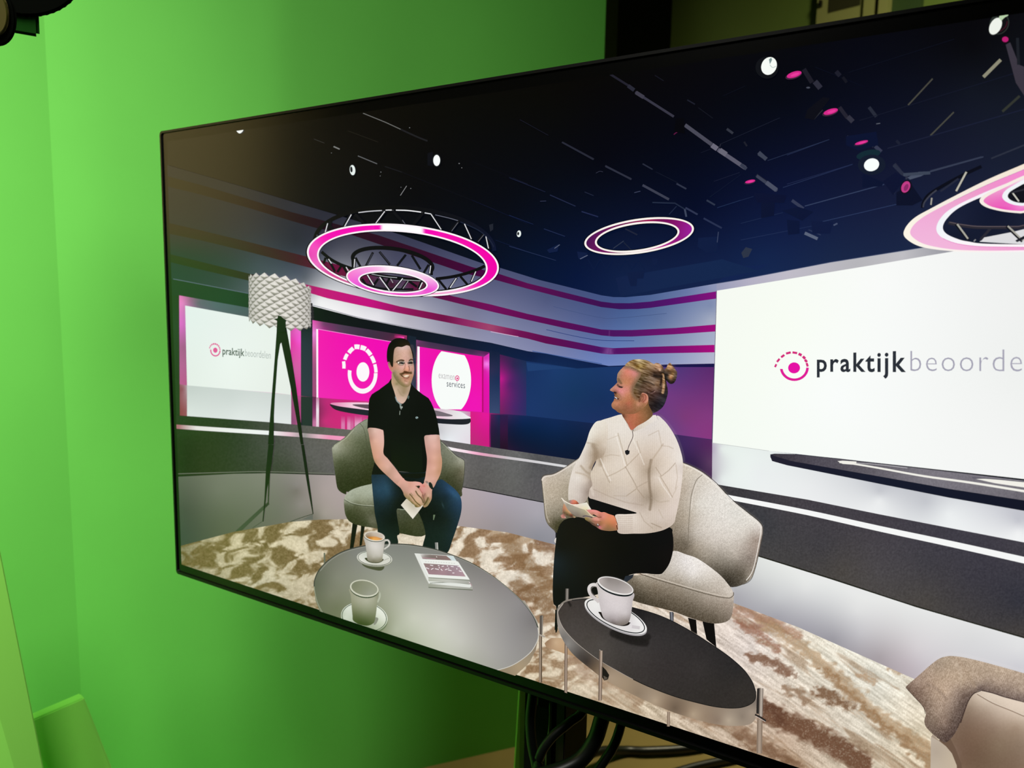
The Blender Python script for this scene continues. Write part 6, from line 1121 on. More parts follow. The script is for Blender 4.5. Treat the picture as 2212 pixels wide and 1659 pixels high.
# microphone
p.line([(690, 100), (692, 140), (675, 180), (662, 210), (656, 240)], 4.5, '#5c4c48', zE); p.line([(688, 95), (700, 92)], 4, '#4a3c38', zE, smooth=False)
p.fill(ell(653, 246, 14, 17, 0, 20), '#1a1b20', zE); p.fill([(637, 234), (671, 234), (668, 256), (650, 266), (640, 250)], '#1c1c20', zE)
# cuff edge, wrist, far fingers
p.fill([(300, 760), (330, 780), (385, 860), (420, 900), (455, 930), (440, 960), (385, 962), (330, 960), (296, 910), (300, 860), (350, 850), (345, 700), (365, 580), (400, 510), (470, 620), (560, 740), (620, 830), (700, 900), (745, 935), (700, 950), (600, 930), (500, 900), (430, 880)],
    shade(zF, [(380, 600, '#b88a6c'), (420, 640, '#c88a68'), (390, 700, '#a8745c'), (450, 740, '#b48c60'), (400, 800, '#5c5038'), (340, 880, '#c88c80'), (390, 870, '#b0605a'), (380, 930, '#b47868'), (435, 930, '#d0a098'), (480, 860, '#4c4428'), (540, 780, '#c89a70'), (590, 800, '#c8a078'), (600, 860, '#7c3c30'), (560, 880, '#5c4c34'), (700, 920, '#b89878'), (640, 900, '#4c3828')]), zF, step=.9)
p.fill([(550, 470), (560, 440), (620, 415), (690, 410), (760, 440), (810, 490), (835, 525), (720, 545), (600, 540)], shade(zF, [(570, 440, '#a08480'), (650, 450, '#d88474'), (740, 460, '#dc8460'), (800, 510, '#8c4030'), (650, 520, '#c4705c')]), zF, step=1, smooth=True)
# paper card
p.fill([(315, 355), (400, 440), (500, 500), (600, 545), (750, 545), (900, 520), (1075, 488), (1200, 690), (1160, 720), (1250, 880), (1380, 910), (1250, 940), (1000, 960), (800, 920), (620, 820), (500, 700), (420, 560)],
    shade(zF, [(330, 380, '#f0e4d8'), (500, 560, '#9c9484'), (450, 600, '#a89c8c'), (560, 640, '#a49c8c'), (620, 780, '#908476'), (700, 700, '#a39b8a'), (800, 850, '#84796c'), (900, 800, '#a09682'), (1050, 800, '#ada284'), (1000, 900, '#8c8070'), (1180, 860, '#c0b098'), (1200, 920, '#a08c74')]), zF, step=1)
p.fill([(530, 500), (600, 545), (700, 560), (900, 520), (1075, 486), (1205, 695), (1100, 705), (1060, 700), (1010, 705), (850, 660), (700, 600)], shade(zF, [(600, 550, '#e8d8c8'), (800, 570, '#ecdccb'), (1000, 530, '#e4e2d4'), (1070, 500, '#e8e2d4'), (1000, 620, '#e8dfc2'), (1180, 680, '#ece6dc'), (1050, 690, '#e6dcb0'), (800, 630, '#dccebc')]), zF, step=1)
p.line([(315, 352), (400, 438), (520, 510), (640, 556), (760, 552)], 22, '#f6ecdc', zF); p.line([(1020, 705), (1120, 790), (1200, 880), (1290, 910)], 18, '#ecd8b4', zF)
p.line([(950, 905), (1030, 890), (1120, 905), (1240, 935)], 20, '#403450', zF)
# near hand
p.fill([(1075, 715), (1180, 702), (1300, 710), (1400, 735), (1500, 780), (1600, 780), (1720, 830), (1850, 872), (1900, 900), (1950, 1010), (1985, 1150), (2000, 1300), (1900, 1330), (1740, 1342), (1560, 1320), (1440, 1280), (1340, 1210), (1230, 1150), (1150, 1080), (1050, 1020), (1010, 970), (1050, 930), (1200, 950), (1270, 935), (1360, 920), (1380, 900), (1290, 850), (1220, 860), (1140, 800)],
    shade(zF, [(1120, 740, '#dc8c88'), (1250, 760, '#e49488'), (1350, 770, '#e4948c'), (1450, 800, '#dc8474'), (1600, 820, '#dc8c74'), (1750, 880, '#dc8464'), (1850, 950, '#e08c68'), (1250, 830, '#b07860'), (1450, 900, '#b0705c'), (1560, 920, '#dc8c7c'), (1350, 900, '#dca088'), (1500, 960, '#c87868'), (1300, 980, '#e09488'), (1420, 1000, '#e09c8c'), (1150, 960, '#a4906c'), (1050, 960, '#94804c'),
        (1100, 1030, '#746240'), (1250, 1080, '#8c7058'), (1350, 1060, '#bc7c64'), (1500, 1080, '#a8744c'), (1650, 1050, '#c8845c'), (1750, 1000, '#d88860'), (1850, 1100, '#cc7c54'), (1900, 1200, '#b47454'), (1700, 1180, '#a4744c'), (1600, 1170, '#bc7c60'), (1450, 1160, '#8c5c44'), (1480, 1240, '#c47c70'), (1400, 1220, '#8c6054'), (1700, 1300, '#8c6848'), (1850, 1290, '#94704c'), (1600, 1290, '#946c4c'), (1220, 1120, '#5c4438')],
    strokes=[([(1380, 905), (1430, 935), (1500, 925)], 16, '#7c4838', .7, 14), ([(1230, 1040), (1340, 1060), (1480, 1060)], 16, '#94604c', .6, 20), ([(1250, 870), (1330, 890)], 14, '#80583c', .5, 12), ([(1150, 1070), (1260, 1130), (1370, 1200)], 20, '#4c382c', .6, 20)]), zF, step=.8, smooth=True)
p.fill([(1370, 1130), (1400, 1120), (1440, 1170), (1480, 1200), (1460, 1230), (1400, 1200), (1370, 1170)], '#4c3830', zF); p.fill([(1380, 1130), (1405, 1125), (1425, 1165), (1405, 1175)], '#e4e0e0', zF); p.fill([(1425, 1190), (1450, 1185), (1500, 1220), (1480, 1260), (1440, 1250)], '#c86c7c', zF)
p.line([(1880, 880), (1930, 960), (1965, 1080)], 14, '#8c5838', zF); p.line([(1940, 1130), (1975, 1150)], 16, '#d8a888', zF, smooth=False); p.line([(1965, 1170), (1985, 1300)], 22, '#3c2418', zF, smooth=False)
# neck
p.fill([(490, 1220), (600, 1290), (640, 1370), (740, 1520), (820, 1650), (950, 1560), (1100, 1480), (1220, 1390), (1270, 1320), (1240, 1180), (1170, 1000), (900, 1050), (600, 1150)],
    shade(zD, [(620, 1260, '#986448'), (560, 1240, '#8c5840'), (700, 1300, '#b4704c'), (800, 1280, '#bc6848'), (900, 1330, '#c8704c'), (1000, 1250, '#a86c44'), (1100, 1150, '#94683c'), (1180, 1150, '#7c5430'), (1200, 1280, '#7c5634'), (1130, 1350, '#a06c44'), (700, 1420, '#b87450'), (780, 1500, '#c86c50'), (840, 1600, '#cc6c50'), (950, 1450, '#b86c48'), (1050, 1440, '#a46840'), (1200, 1380, '#7c5834'), (880, 1520, '#b46844'), (640, 1360, '#5c3424')],
    strokes=[([(900, 1300), (880, 1420), (860, 1550)], 30, '#d07854', .4, 30), ([(620, 1330), (680, 1440), (740, 1530)], 10, '#6c3c2c', .5, 14)], fn=lambda X, Y, C: (C * .86 + C.mean(1)[:, None] * .1) + ((vnoise(X * .8, Y * .8, 51) - .5) * 14)[:, None]), zD, step=.9, smooth=True)
# face
p.fill([(690, 295), (620, 350), (570, 400), (530, 460), (518, 520), (512, 590), (520, 640), (490, 680), (440, 730), (395, 770), (372, 792), (370, 815), (400, 830), (430, 845), (455, 860), (450, 890), (470, 915), (455, 945), (470, 965), (455, 1000), (440, 1040), (405, 1090), (400, 1140), (425, 1190), (480, 1225), (530, 1270), (600, 1300), (700, 1310), (900, 1300), (1050, 1200), (1150, 1100), (1175, 980), (1150, 890), (1080, 860), (1000, 700), (1100, 480), (1000, 330), (850, 290)],
    shade(zD, [(700, 340, '#e88c78'), (640, 400, '#d88c70'), (570, 440, '#b88c6c'), (740, 400, '#f08470'), (820, 370, '#ec9084'), (900, 380, '#dc8480'), (880, 470, '#e08880'), (960, 450, '#cc8070'), (1020, 420, '#b07c68'), (540, 530, '#b08468'), (620, 520, '#cc7c60'), (720, 520, '#dc8464'), (820, 560, '#cc7c5c'), (940, 560, '#c08468'), (540, 620, '#9c7454'), (620, 640, '#c8845c'),
        (700, 660, '#d4885c'), (800, 660, '#d0805c'), (880, 680, '#c07c5c'), (500, 700, '#c48068'), (460, 760, '#d88c78'), (400, 800, '#c88c78'), (500, 780, '#dc8878'), (560, 830, '#e8888c'), (620, 860, '#ec9088'), (700, 800, '#e48c7c'), (780, 800, '#dc8870'), (700, 900, '#dc8868'), (640, 930, '#d88870'), (800, 880, '#d0845c'), (880, 820, '#a87854'), (430, 845, '#b06c50'), (480, 870, '#54302a'),
        (520, 900, '#b07444'), (560, 960, '#b47c58'), (460, 1060, '#d0845c'), (430, 1120, '#c48058'), (520, 1090, '#d88864'), (600, 1050, '#c87c54'), (700, 1020, '#c47c50'), (820, 1020, '#bc7048'), (900, 980, '#b0744c'), (760, 1080, '#cc6c50'), (700, 1140, '#a46444'), (620, 1180, '#ac6c48'), (500, 1180, '#a46848'), (560, 1240, '#94603c'), (800, 1180, '#b06848'), (900, 1120, '#a87048'), (1000, 1180, '#a06c44'),
        (1080, 1100, '#b0744c'), (940, 1050, '#c4845c'), (960, 1110, '#dc9070'), (1000, 1060, '#c88464'), (1080, 1050, '#cc7c60'), (1150, 1000, '#d88868'), (1160, 940, '#dc8c6c'), (1130, 900, '#cc8464'), (1080, 900, '#c87c5c'), (1060, 960, '#b46c50'), (1000, 1000, '#a0603c'), (1030, 930, '#8c5840'), (1100, 980, '#d88470'), (960, 900, '#7c6048'), (920, 900, '#8c6c50')],
    strokes=[([(700, 292), (860, 325), (960, 372), (1030, 450), (1000, 550), (930, 650), (875, 750), (875, 860), (940, 960)], 40, '#84664a', .8, 80), ([(545, 575), (570, 620), (600, 660)], 30, '#7c5a3c', .7, 18), ([(530, 700), (560, 730), (610, 745)], 26, '#5c3c34', .8, 14), ([(560, 735), (600, 750), (630, 745)], 12, '#20181c', .85, 8), ([(620, 700), (650, 740)], 10, '#b4805c', .5, 12), ([(455, 855), (490, 865)], 20, '#28161a', .8, 10),
        ([(470, 900), (520, 920), (560, 970)], 12, '#9c6444', .5, 14), ([(460, 1020), (520, 1030), (580, 1020)], 14, '#a06048', .5, 14), ([(570, 900), (600, 960), (600, 1020)], 12, '#b06c54', .5, 14), ([(980, 960), (1000, 1010), (990, 1050)], 16, '#6c3c28', .7, 12), ([(1050, 905), (1100, 905), (1125, 950), (1110, 1010), (1060, 1060)], 14, '#9c4c38', .75, 10), ([(1040, 940), (1075, 950), (1070, 1000), (1030, 1040)], 20, '#8c5038', .55, 12), ([(1010, 920), (985, 980), (970, 1040)], 14, '#7c4c30', .6, 10), ([(1040, 872), (1110, 880), (1165, 940), (1160, 1010), (1110, 1070)], 9, '#eca088', .6, 8), ([(1150, 880), (1175, 960), (1150, 1040)], 10, '#e8a080', .6, 10)],
    fn=lambda X, Y, C: (C * .84 + C.mean(1)[:, None] * .12) + ((vnoise(X * .7, Y * .7, 52) - .5) * 16)[:, None]), zD, step=.75, smooth=True)
p.fill([(455, 945), (490, 950), (530, 975), (565, 990), (545, 1010), (500, 1000), (470, 985)], '#3c2424', zD); p.fill([(458, 950), (490, 955), (520, 975), (505, 985), (475, 968)], '#eae0e4', zD); p.fill([(500, 985), (530, 990), (520, 1002), (500, 998)], '#c89c90', zD)
# hair
def strands(X, Y, C):
    u, t = (X - 1375) * .94 + (Y - 835) * .34, -(X - 1375) * .34 + (Y - 835) * .94
    return C + ((fbm(u / 13, t / 2.3, 61, 3) - .5) * 150)[:, None] * (C.mean(1) / 110)[:, None].clip(.25, 1.2)
p.fill([(690, 290), (720, 240), (790, 190), (860, 165), (960, 155), (1080, 165), (1180, 195), (1260, 240), (1300, 255), (1330, 235), (1400, 245), (1460, 290), (1500, 350), (1530, 430), (1540, 560), (1560, 650), (1580, 760), (1588, 860), (1570, 950), (1540, 1050), (1490, 1150), (1420, 1220), (1330, 1275), (1270, 1290), (1240, 1230), (1190, 1130), (1180, 1050), (1175, 960), (1145, 895), (1080, 865), (1040, 870), (1000, 930), (980, 1000), (930, 960), (880, 900), (860, 800), (900, 700), (960, 600), (1010, 520), (1020, 440), (960, 380), (880, 340), (800, 310)],
    shade(zD, [(740, 250, '#a08058'), (850, 200, '#9c7c50'), (960, 175, '#b49c70'), (1000, 230, '#7c6440'), (900, 250, '#6a5030'), (1080, 200, '#a08a60'), (1000, 290, '#c0a468'), (900, 300, '#98784c'), (1150, 260, '#8c7050'), (1100, 330, '#a88c60'), (1200, 330, '#8c7050'), (1080, 400, '#94785c'), (1300, 300, '#a07c5c'), (1400, 330, '#b88c6c'), (1250, 420, '#6c5440'), (1300, 450, '#3c2c24'),
        (1150, 480, '#6c563c'), (1100, 560, '#5c4a34'), (1200, 560, '#7c6450'), (1350, 520, '#382820'), (1000, 640, '#5c4c34'), (940, 700, '#4c3f2c'), (1080, 660, '#4c3828'), (1200, 680, '#7c6450'), (1300, 640, '#8c7460'), (1380, 640, '#8c6c50'), (1000, 760, '#5c4838'), (1100, 760, '#6c5444'), (1250, 770, '#5c4030'), (920, 820, '#7c6448'), (1000, 850, '#5c4838'), (1150, 860, '#4c3428'),
        (1300, 860, '#4c3430'), (1400, 760, '#5c4434'), (1250, 980, '#34241e'), (1400, 950, '#34282a'), (1520, 850, '#2c2628'), (1250, 1120, '#241c1c'), (1400, 1130, '#1e1c22'), (1300, 1240, '#30282a'), (1520, 1000, '#2c2a30'), (1480, 440, '#2a2018'), (1520, 620, '#2c2018'), (950, 940, '#7c5c40')], fn=strands,
    strokes=[([(1480, 480), (1500, 600), (1500, 740), (1480, 860)], 40, '#b89068', .85, 16), ([(1400, 290), (1430, 340), (1420, 380)], 34, '#c09674', .7, 14), ([(1460, 490), (1450, 600), (1430, 700)], 24, '#2a1c16', .8, 12), ([(1300, 500), (1400, 530), (1460, 520)], 30, '#1c1410', .7, 16), ([(1060, 620), (1180, 640), (1300, 700)], 14, '#281c14', .6, 12),
        ([(1180, 860), (1260, 870), (1320, 830)], 8, '#a08078', .6, 8), ([(1140, 880), (1230, 860), (1290, 830)], 10, '#281818', .6, 8), ([(1010, 350), (1120, 380), (1260, 450)], 12, '#54402c', .5, 12)]), zD, step=.9, smooth=True)
for k in range(15):
    t = k / 29; x = 790 + 240 * min(1, t * 1.7) - 330 * max(0, t - .6); y = 312 + 150 * min(1, t * 1.7) + 480 * max(0, t - .45)
    j = (k * 37 % 11) - 5; m_ = (k * 53 % 17) - 8
    p.line([(x - 40 - j * 5, y + 4 + m_), (x + 5, y - 4 + m_), (x + 60 + m_ * 4, y + 14 + j)], 3, ['#8c6e4c', '#74583e', '#94785a', '#644c38'][k % 4], zD, w1=8)
# bun
p.fill([(1520, 370), (1560, 330), (1580, 280), (1620, 235), (1650, 240), (1680, 290), (1720, 330), (1750, 380), (1785, 430), (1780, 500), (1765, 570), (1730, 640), (1680, 675), (1630, 672), (1590, 640), (1560, 610), (1530, 600), (1520, 500)],
    shade(zD, [(1540, 400, '#5c4838'), (1620, 260, '#7c5c40'), (1600, 310, '#c0905c'), (1650, 330, '#c89864'), (1690, 320, '#8c6c54'), (1610, 400, '#4c3420'), (1680, 390, '#7c5c40'), (1740, 420, '#7c6450'), (1700, 460, '#a8885c'), (1650, 450, '#5c4430'), (1580, 480, '#2a221e'), (1650, 540, '#c88c60'), (1630, 520, '#c8986c'), (1720, 540, '#4c3a28'), (1600, 600, '#241c1a'), (1700, 620, '#2c221c'), (1650, 650, '#221a18'), (1560, 560, '#20201e'), (1770, 470, '#6a5c5c')], fn=strands), zD, step=.8, smooth=True)
for q in [[(1330, 1270), (1400, 1330), (1480, 1360)], [(1360, 1260), (1430, 1310), (1520, 1370), (1560, 1420)], [(1340, 1290), (1360, 1380), (1390, 1440)], [(1560, 660), (1570, 720), (1560, 740)]]: p.line(q, 6, '#6a4660', zD, w1=2)
p.build()
# --- tables in front
p = PIC('coffee_table', 'round grey coffee table with two cups and books, at the lower left of the screen')
TB = '#d6cfc6'
p.line([(1190, 205), (1196, 292)], 13, '#8a8c86', zH, smooth=False); p.line([(1203, 205), (1208, 290)], 9, '#c0c0b8', zH, smooth=False); p.line([(240, 293), (242, 380)], 14, '#6a6e5c', zH, smooth=False)
rim = [(152, 640), (160, 740), (185, 810), (240, 880), (1000, 1400), (1760, 1400), (1880, 1330), (1990, 1230), (2050, 1100), (2070, 1000), (2060, 900), (1900, 1100), (1000, 1300), (200, 760)]
p.fill([(150, 590), (165, 700), (200, 790), (260, 860), (900, 1300), (1500, 1360), (1760, 1410), (1870, 1340), (1990, 1230), (2045, 1120), (2070, 985), (2060, 880), (1950, 700)], shade(zH, [(160, 700, '#6c7058'), (200, 800, '#7c8068'), (1800, 1320, '#94836c'), (1900, 1270, '#a89378'), (1980, 1200, '#9c8c76'), (2040, 1100, '#8a7a68'), (2060, 1000, '#b0a498')]), zH, step=5)
tt = [(152, 580), (158, 520), (195, 440), (270, 360), (380, 290), (520, 245), (680, 222), (850, 217), (1000, 228), (1180, 262), (1350, 320), (1500, 385), (1650, 475), (1800, 590), (1930, 710), (2020, 830), (2062, 930), (2066, 1000), (2050, 1060), (2000, 1140), (1900, 1220), (1800, 1270), (1650, 1310), (1400, 1320), (900, 1250), (500, 1050), (300, 900), (200, 760), (165, 660)]
p.fill(tt, shade(zH, [(170, 560, '#626654'), (220, 460, '#6c6e5e'), (400, 330, '#7c7d70'), (700, 240, '#80827a'), (900, 300, '#84867e'), (1150, 290, '#84847e'), (1500, 400, '#7e7b78'), (1700, 540, '#888382'), (1900, 720, '#8e8a8a'), (2020, 880, '#7c7878'), (2040, 1000, '#8a8684'), (350, 500, '#828474'), (700, 470, '#94968a'), (950, 450, '#92948a'), (300, 650, '#7c7e6a'), (350, 760, '#70745a'),
    (800, 600, '#a4a594'), (900, 720, '#b2b4a4'), (1150, 650, '#b0b0a6'), (1000, 850, '#c6c7b8'), (1250, 900, '#cccbc2'), (1500, 700, '#a4a09c'), (1600, 900, '#a8a4a0'), (1850, 1000, '#949090'), (1400, 1050, '#c4c2ba'), (1200, 1100, '#c0c2b2'), (1650, 1150, '#aaa6a2'), (1800, 1220, '#9c9896'), (1750, 800, '#989492'), (900, 1050, '#a0a68c'), (850, 950, '#b0b4a0'), (750, 900, '#8c9076'), (500, 300, '#80817a'), (1500, 1250, '#a8a89c')]), zH, step=4, smooth=True)
p.line(tt[:17], 9, '#3c3f38', zH); p.line([(tt[k][0] + 8, tt[k][1] + 8) for k in range(2, 17)], 4, '#9c9c92', zH); p.line(tt[16:23], 7, '#c8c4bc', zH); p.line([tt[24 + k] for k in range(5)] + [tt[0]], 5, '#9a9e88', zH)
p.line([(2090, 825), (2105, 830), (2098, 990)], 6, '#6a625a', zH, smooth=False); p.line([(2088, 828), (2086, 990)], 22, shade(zH, [(2080, 900, '#6a6058'), (2092, 900, '#4a443e')]), zH, smooth=False); p.line([(2100, 830), (2098, 990)], 8, '#8c847a', zH, smooth=False)
p.line([(2084, 990), (2084, 1400)], 26, '#5e4e40', zH, smooth=False); p.line([(2082, 1000), (2080, 1400)], 12, '#a08c7a', zH, smooth=False); p.line([(2070, 990), (2100, 1002), (2120, 1012)], 12, '#a8a096', zH)
p.fill(S([(560, 385), (600, 420), (700, 445), (740, 435), (745, 405), (650, 400)], 4), '#4c5038', zH)
p.build()

def mug(name, lab, pz, body, rim_o, rim_i, inner, smp, ring, handle=None, hcol='#dcd8cc', hole=None, hfill='#1c1c18', under=None):
    p = PIC(name, lab)
    if handle: p.line(handle, *hcol, v=pz)
    p.fill(body, shade(pz, smp), pz, step=1.3, smooth=True)
    p.fill(rim_o, ring[0], pz); p.fill(rim_i, inner, pz, step=1.2)
    return p
def saucer(lab, v, c, a, b, phi, smp, edge, ringc, k=.86):
    p = PIC('saucer', lab)
    cx, cy = c
    p.fill(ell(cx, cy + b * .14, a, b, phi, 60), edge, v)
    p.fill(ell(cx, cy, a, b, phi, 60), shade(v, smp), v, step=1.5)
    e = ell(cx, cy, a * k, b * k, phi, 60); p.line(e + e[:1], a * .028, ringc, v, smooth=False)
    return p
p = saucer('saucer under the coffee filled cup on the grey table, on the screen', zH, (668, 340), 151, 64, 5, [(540, 330, '#d8d8cc'), (600, 290, '#c8ccc0'), (560, 360, '#e2e2d8'), (660, 390, '#cacabc'), (790, 350, '#d4d4c8'), (780, 320, '#d8dacf'), (700, 300, '#e0e0d6')], '#8c8e7c', '#38402c', .93)
p.fill(S([(590, 335), (600, 360), (640, 378), (700, 380), (738, 362), (742, 345), (700, 350)], 4), '#42452c', zH); p.line([(740, 360), (790, 340)], 6, '#b0b0a4', zH, smooth=False); p.build()
p = PIC('coffee_cup', 'white cup filled with coffee at the back of the grey table, on the screen')
p.line([(755, 188), (780, 185), (795, 205), (790, 230), (770, 248), (750, 262)], 15, '#cfcdc4', zH, w1=12)
p.fill([(582, 165), (590, 220), (600, 290), (606, 345), (615, 360), (650, 374), (700, 374), (728, 362), (736, 345), (742, 290), (752, 215), (756, 175), (670, 200)],
    shade(zH, [(590, 200, '#b8b4a8'), (600, 260, '#b4b0a4'), (640, 230, '#d4d0c8'), (680, 240, '#d8d4cc'), (720, 230, '#ccc8c0'), (745, 200, '#b8b4aa'), (620, 330, '#a09c8c'), (660, 330, '#b8b4a6'), (710, 320, '#c0bcb0'), (660, 366, '#75715c'), (720, 350, '#8c8872')]), zH, step=1.3, smooth=True)
p.fill(ell(668, 158, 88, 42, 7, 44), '#35402e', zH); p.fill(ell(668, 153, 88, 41, 7, 44), '#e0dacb', zH)
p.fill(ell(669, 151, 81, 34, 7, 44), shade(zH, [(600, 140, '#a89c8c'), (660, 130, '#c4b6a6'), (730, 150, '#c8b8a8'), (740, 165, '#d8ccbe'), (610, 160, '#8c6c44')]), zH, step=1.2)
p.fill(S([(612, 160), (640, 155), (680, 155), (720, 168), (738, 176), (700, 186), (660, 184), (625, 172)], 4), shade(zH, [(630, 160, '#b87430'), (670, 162, '#d89858'), (660, 176, '#f0b050'), (700, 180, '#e8a858'), (720, 172, '#c88c54')]), zH, step=1.2); p.build()
p = saucer('saucer under the empty cup cut by the bottom edge of the screen', zH, (580, 842), 200, 128, 8, [(400, 820, '#c0c8b4'), (440, 770, '#d8ddd0'), (420, 840, '#ccd4c2'), (700, 800, '#e2e6d8'), (750, 850, '#e0e4d6'), (740, 900, '#c8ceb8'), (600, 940, '#8c9478'), (690, 920, '#b4bca4')], '#6c785a', '#36482c', .95)
p.fill(S([(670, 850), (690, 845), (700, 860), (680, 900), (660, 905)], 4), '#8a8c7e', zH); p.build()
p = PIC('coffee_cup', 'empty grey white cup near the bottom edge of the screen on the grey table')
p.line([(700, 625), (712, 640), (712, 670), (700, 700), (692, 715)], 14, '#b4b8a4', zH)
p.fill([(457, 600), (465, 660), (473, 760), (480, 830), (485, 870), (530, 900), (600, 915), (650, 900), (670, 870), (682, 800), (690, 720), (698, 660), (702, 625), (580, 660)],
    shade(zH, [(470, 640, '#9c9c84'), (480, 740, '#8a8c70'), (530, 700, '#a4a48e'), (600, 700, '#aeae9a'), (660, 680, '#a8a892'), (690, 660, '#8c8c74'), (500, 830, '#5c6240'), (580, 800, '#82866a'), (660, 800, '#84886c'), (540, 890, '#3c4820'), (600, 900, '#404c26'), (650, 880, '#5c6440')]), zH, step=1.5, smooth=True)
p.fill(ell(580, 606, 122, 72, 10, 50), '#3a4630', zH); p.fill(ell(580, 596, 123, 72, 10, 50), '#cfcfbc', zH)
p.fill(ell(581, 594, 112, 61, 10, 50), shade(zH, [(500, 560, '#7c7f68'), (580, 545, '#8a8c76'), (600, 600, '#8c8e7a'), (660, 600, '#969884'), (520, 610, '#868870'), (620, 640, '#98998a')]), zH, step=1.5); p.build()
# books
p = PIC('book', 'lower book of the stack of two on the grey coffee table, on the screen')
p.fill([(1008, 298), (1125, 560), (1125, 585), (1505, 608), (1505, 582), (1340, 320)], shade(zH, [(1015, 320, '#c8c8c0'), (1100, 520, '#b4b4a8'), (1130, 575, '#9c9e90'), (1300, 590, '#b4b4aa'), (1500, 600, '#a4a49c')]), zH, step=4)
p.fill([(1008, 297), (1050, 300), (1290, 315), (1340, 320), (1500, 575), (1480, 590), (1130, 555)], '#e2e4de', zH)
p.fill([(1055, 302), (1280, 318), (1330, 358), (1080, 348)], shade(zH, [(1060, 305, '#dcdcd6'), (1150, 320, '#80746e'), (1280, 325, '#8c7470'), (1100, 345, '#7c706c')]), zH, step=2)
p.fill([(1280, 318), (1340, 321), (1365, 360), (1325, 358), (1300, 330)], '#cfdcdc', zH)
p.line([(1075, 335), (1190, 345)], 6, '#b89098', zH, smooth=False); p.line([(1195, 322), (1200, 332)], 6, '#dcd4d0', zH, smooth=False)
p.line([(1128, 588), (1300, 598), (1505, 610)], 6, '#5c6050', zH, smooth=False); p.line([(1140, 552), (1300, 545), (1480, 560)], 5, '#6c7060', zH); p.line([(1450, 540), (1490, 560), (1495, 578)], 8, '#b0989c', zH); p.build()
p = PIC('book', 'upper book with a pink grey cover on the stack on the grey coffee table, on the screen')
p.fill([(1053, 345), (1126, 505), (1128, 535), (1470, 558), (1480, 525), (1380, 365)], shade(zH, [(1060, 370, '#e4e6e0'), (1120, 510, '#c8cabf'), (1130, 530, '#b0b2a4'), (1300, 545, '#c2c2ba'), (1470, 550, '#a6a69e')]), zH, step=3)
p.fill([(1053, 344), (1360, 360), (1385, 375), (1480, 522), (1127, 500)], '#eceee8', zH)
p.fill([(1085, 382), (1385, 402), (1446, 496), (1130, 476)], shade(zH, [(1090, 390, '#94807c'), (1200, 395, '#8c7878'), (1370, 408, '#a4909a'), (1130, 460, '#a08088'), (1300, 470, '#9c8088'), (1430, 485, '#b09098'), (1250, 440, '#a88890')]), zH, step=2)
for k, (x, y, w_, a) in enumerate([(1155, 400, 14, 20), (1215, 402, 8, 30), (1250, 408, 10, -20), (1290, 405, 8, 60), (1330, 410, 12, 10), (1120, 425, 16, 30), (1160, 430, 14, -40), (1200, 432, 18, 20), (1240, 438, 14, 60), (1280, 434, 12, -30), (1310, 442, 16, 20), (1370, 430, 8, 80), (1400, 450, 14, 30), (1340, 465, 8, 0), (1220, 420, 8, 70), (1300, 425, 8, 80), (1385, 410, 10, 10)]):
    a = math.radians(a); p.line([(x - w_ * math.cos(a), y - w_ * .6 * math.sin(a)), (x + w_ * math.cos(a), y + w_ * .6 * math.sin(a))], 6, '#f4eef0', zH, smooth=False)
for k in range(12): p.line([(1100 + k * 22, 366 + k * 1.4), (1112 + k * 22, 367 + k * 1.4)], 3, '#b4b4ae', zH, smooth=False)
p.line([(1128, 505), (1478, 528)], 5, '#7c7f70', zH, smooth=False); p.build()

# dark oval table
p = PIC('coffee_table', 'dark coffee table with a bronze metal rim at the bottom of the screen')
def leg(x0, y0, x1, y1, w_, a='#6c5c50', b='#a89484'):
    p.line([(x0, y0), (x1, y1)], w_, a, zI, smooth=False); p.line([(x0 + 1, y0), (x1 + 1, y1)], w_ * .45, b, zI, smooth=False)
leg(322, 195, 320, 300, 27, '#5c5650', '#8e8880'); leg(1172, 385, 1178, 475, 25, '#44444a', '#80828a')
leg(313, 640, 310, 1080, 25); leg(1150, 1200, 1148, 1320, 24, '#84705f', '#a4907e')
rimO = [(238, 400), (245, 350), (290, 300), (360, 278), (500, 270), (700, 330), (1000, 390), (1300, 520), (1600, 720), (1780, 870), (1862, 1040), (1864, 1200), (1850, 1270), (1780, 1310), (1600, 1312), (1400, 1270), (1150, 1190), (900, 1080), (650, 950), (500, 840), (360, 720), (280, 600), (245, 500)]
p.fill(rimO, shade(zI, [(245, 420, '#8a8278'), (250, 500, '#9c948c'), (290, 600, '#74706c'), (330, 650, '#8a8682'), (420, 740, '#4c4642'), (480, 790, '#3c3430'), (540, 850, '#6a5846'), (600, 900, '#94806a'), (680, 920, '#a8947e'), (800, 980, '#a08c74'), (900, 1050, '#8c7a66'), (980, 1080, '#9c8a76'), (1040, 1110, '#b09c84'), (1120, 1140, '#8c7864'), (1200, 1170, '#6c5c4c'),
    (1290, 1200, '#8c7864'), (1350, 1220, '#b09c84'), (1450, 1240, '#94806c'), (1550, 1270, '#8a7868'), (1640, 1270, '#b4a490'), (1750, 1240, '#8a7c6e'), (1830, 1200, '#a49484'), (1850, 1130, '#80746a')]), zI, step=2.5, smooth=True)
top2 = [(247, 400), (252, 370), (290, 315), (360, 290), (480, 280), (620, 300), (860, 350), (1050, 405), (1200, 470), (1350, 555), (1500, 650), (1650, 755), (1760, 855), (1830, 950), (1862, 1040), (1850, 1110), (1780, 1155), (1680, 1170), (1540, 1160), (1380, 1125), (1200, 1075), (1000, 1000), (860, 935), (740, 870), (600, 790), (480, 705), (380, 620), (300, 530), (262, 460)]
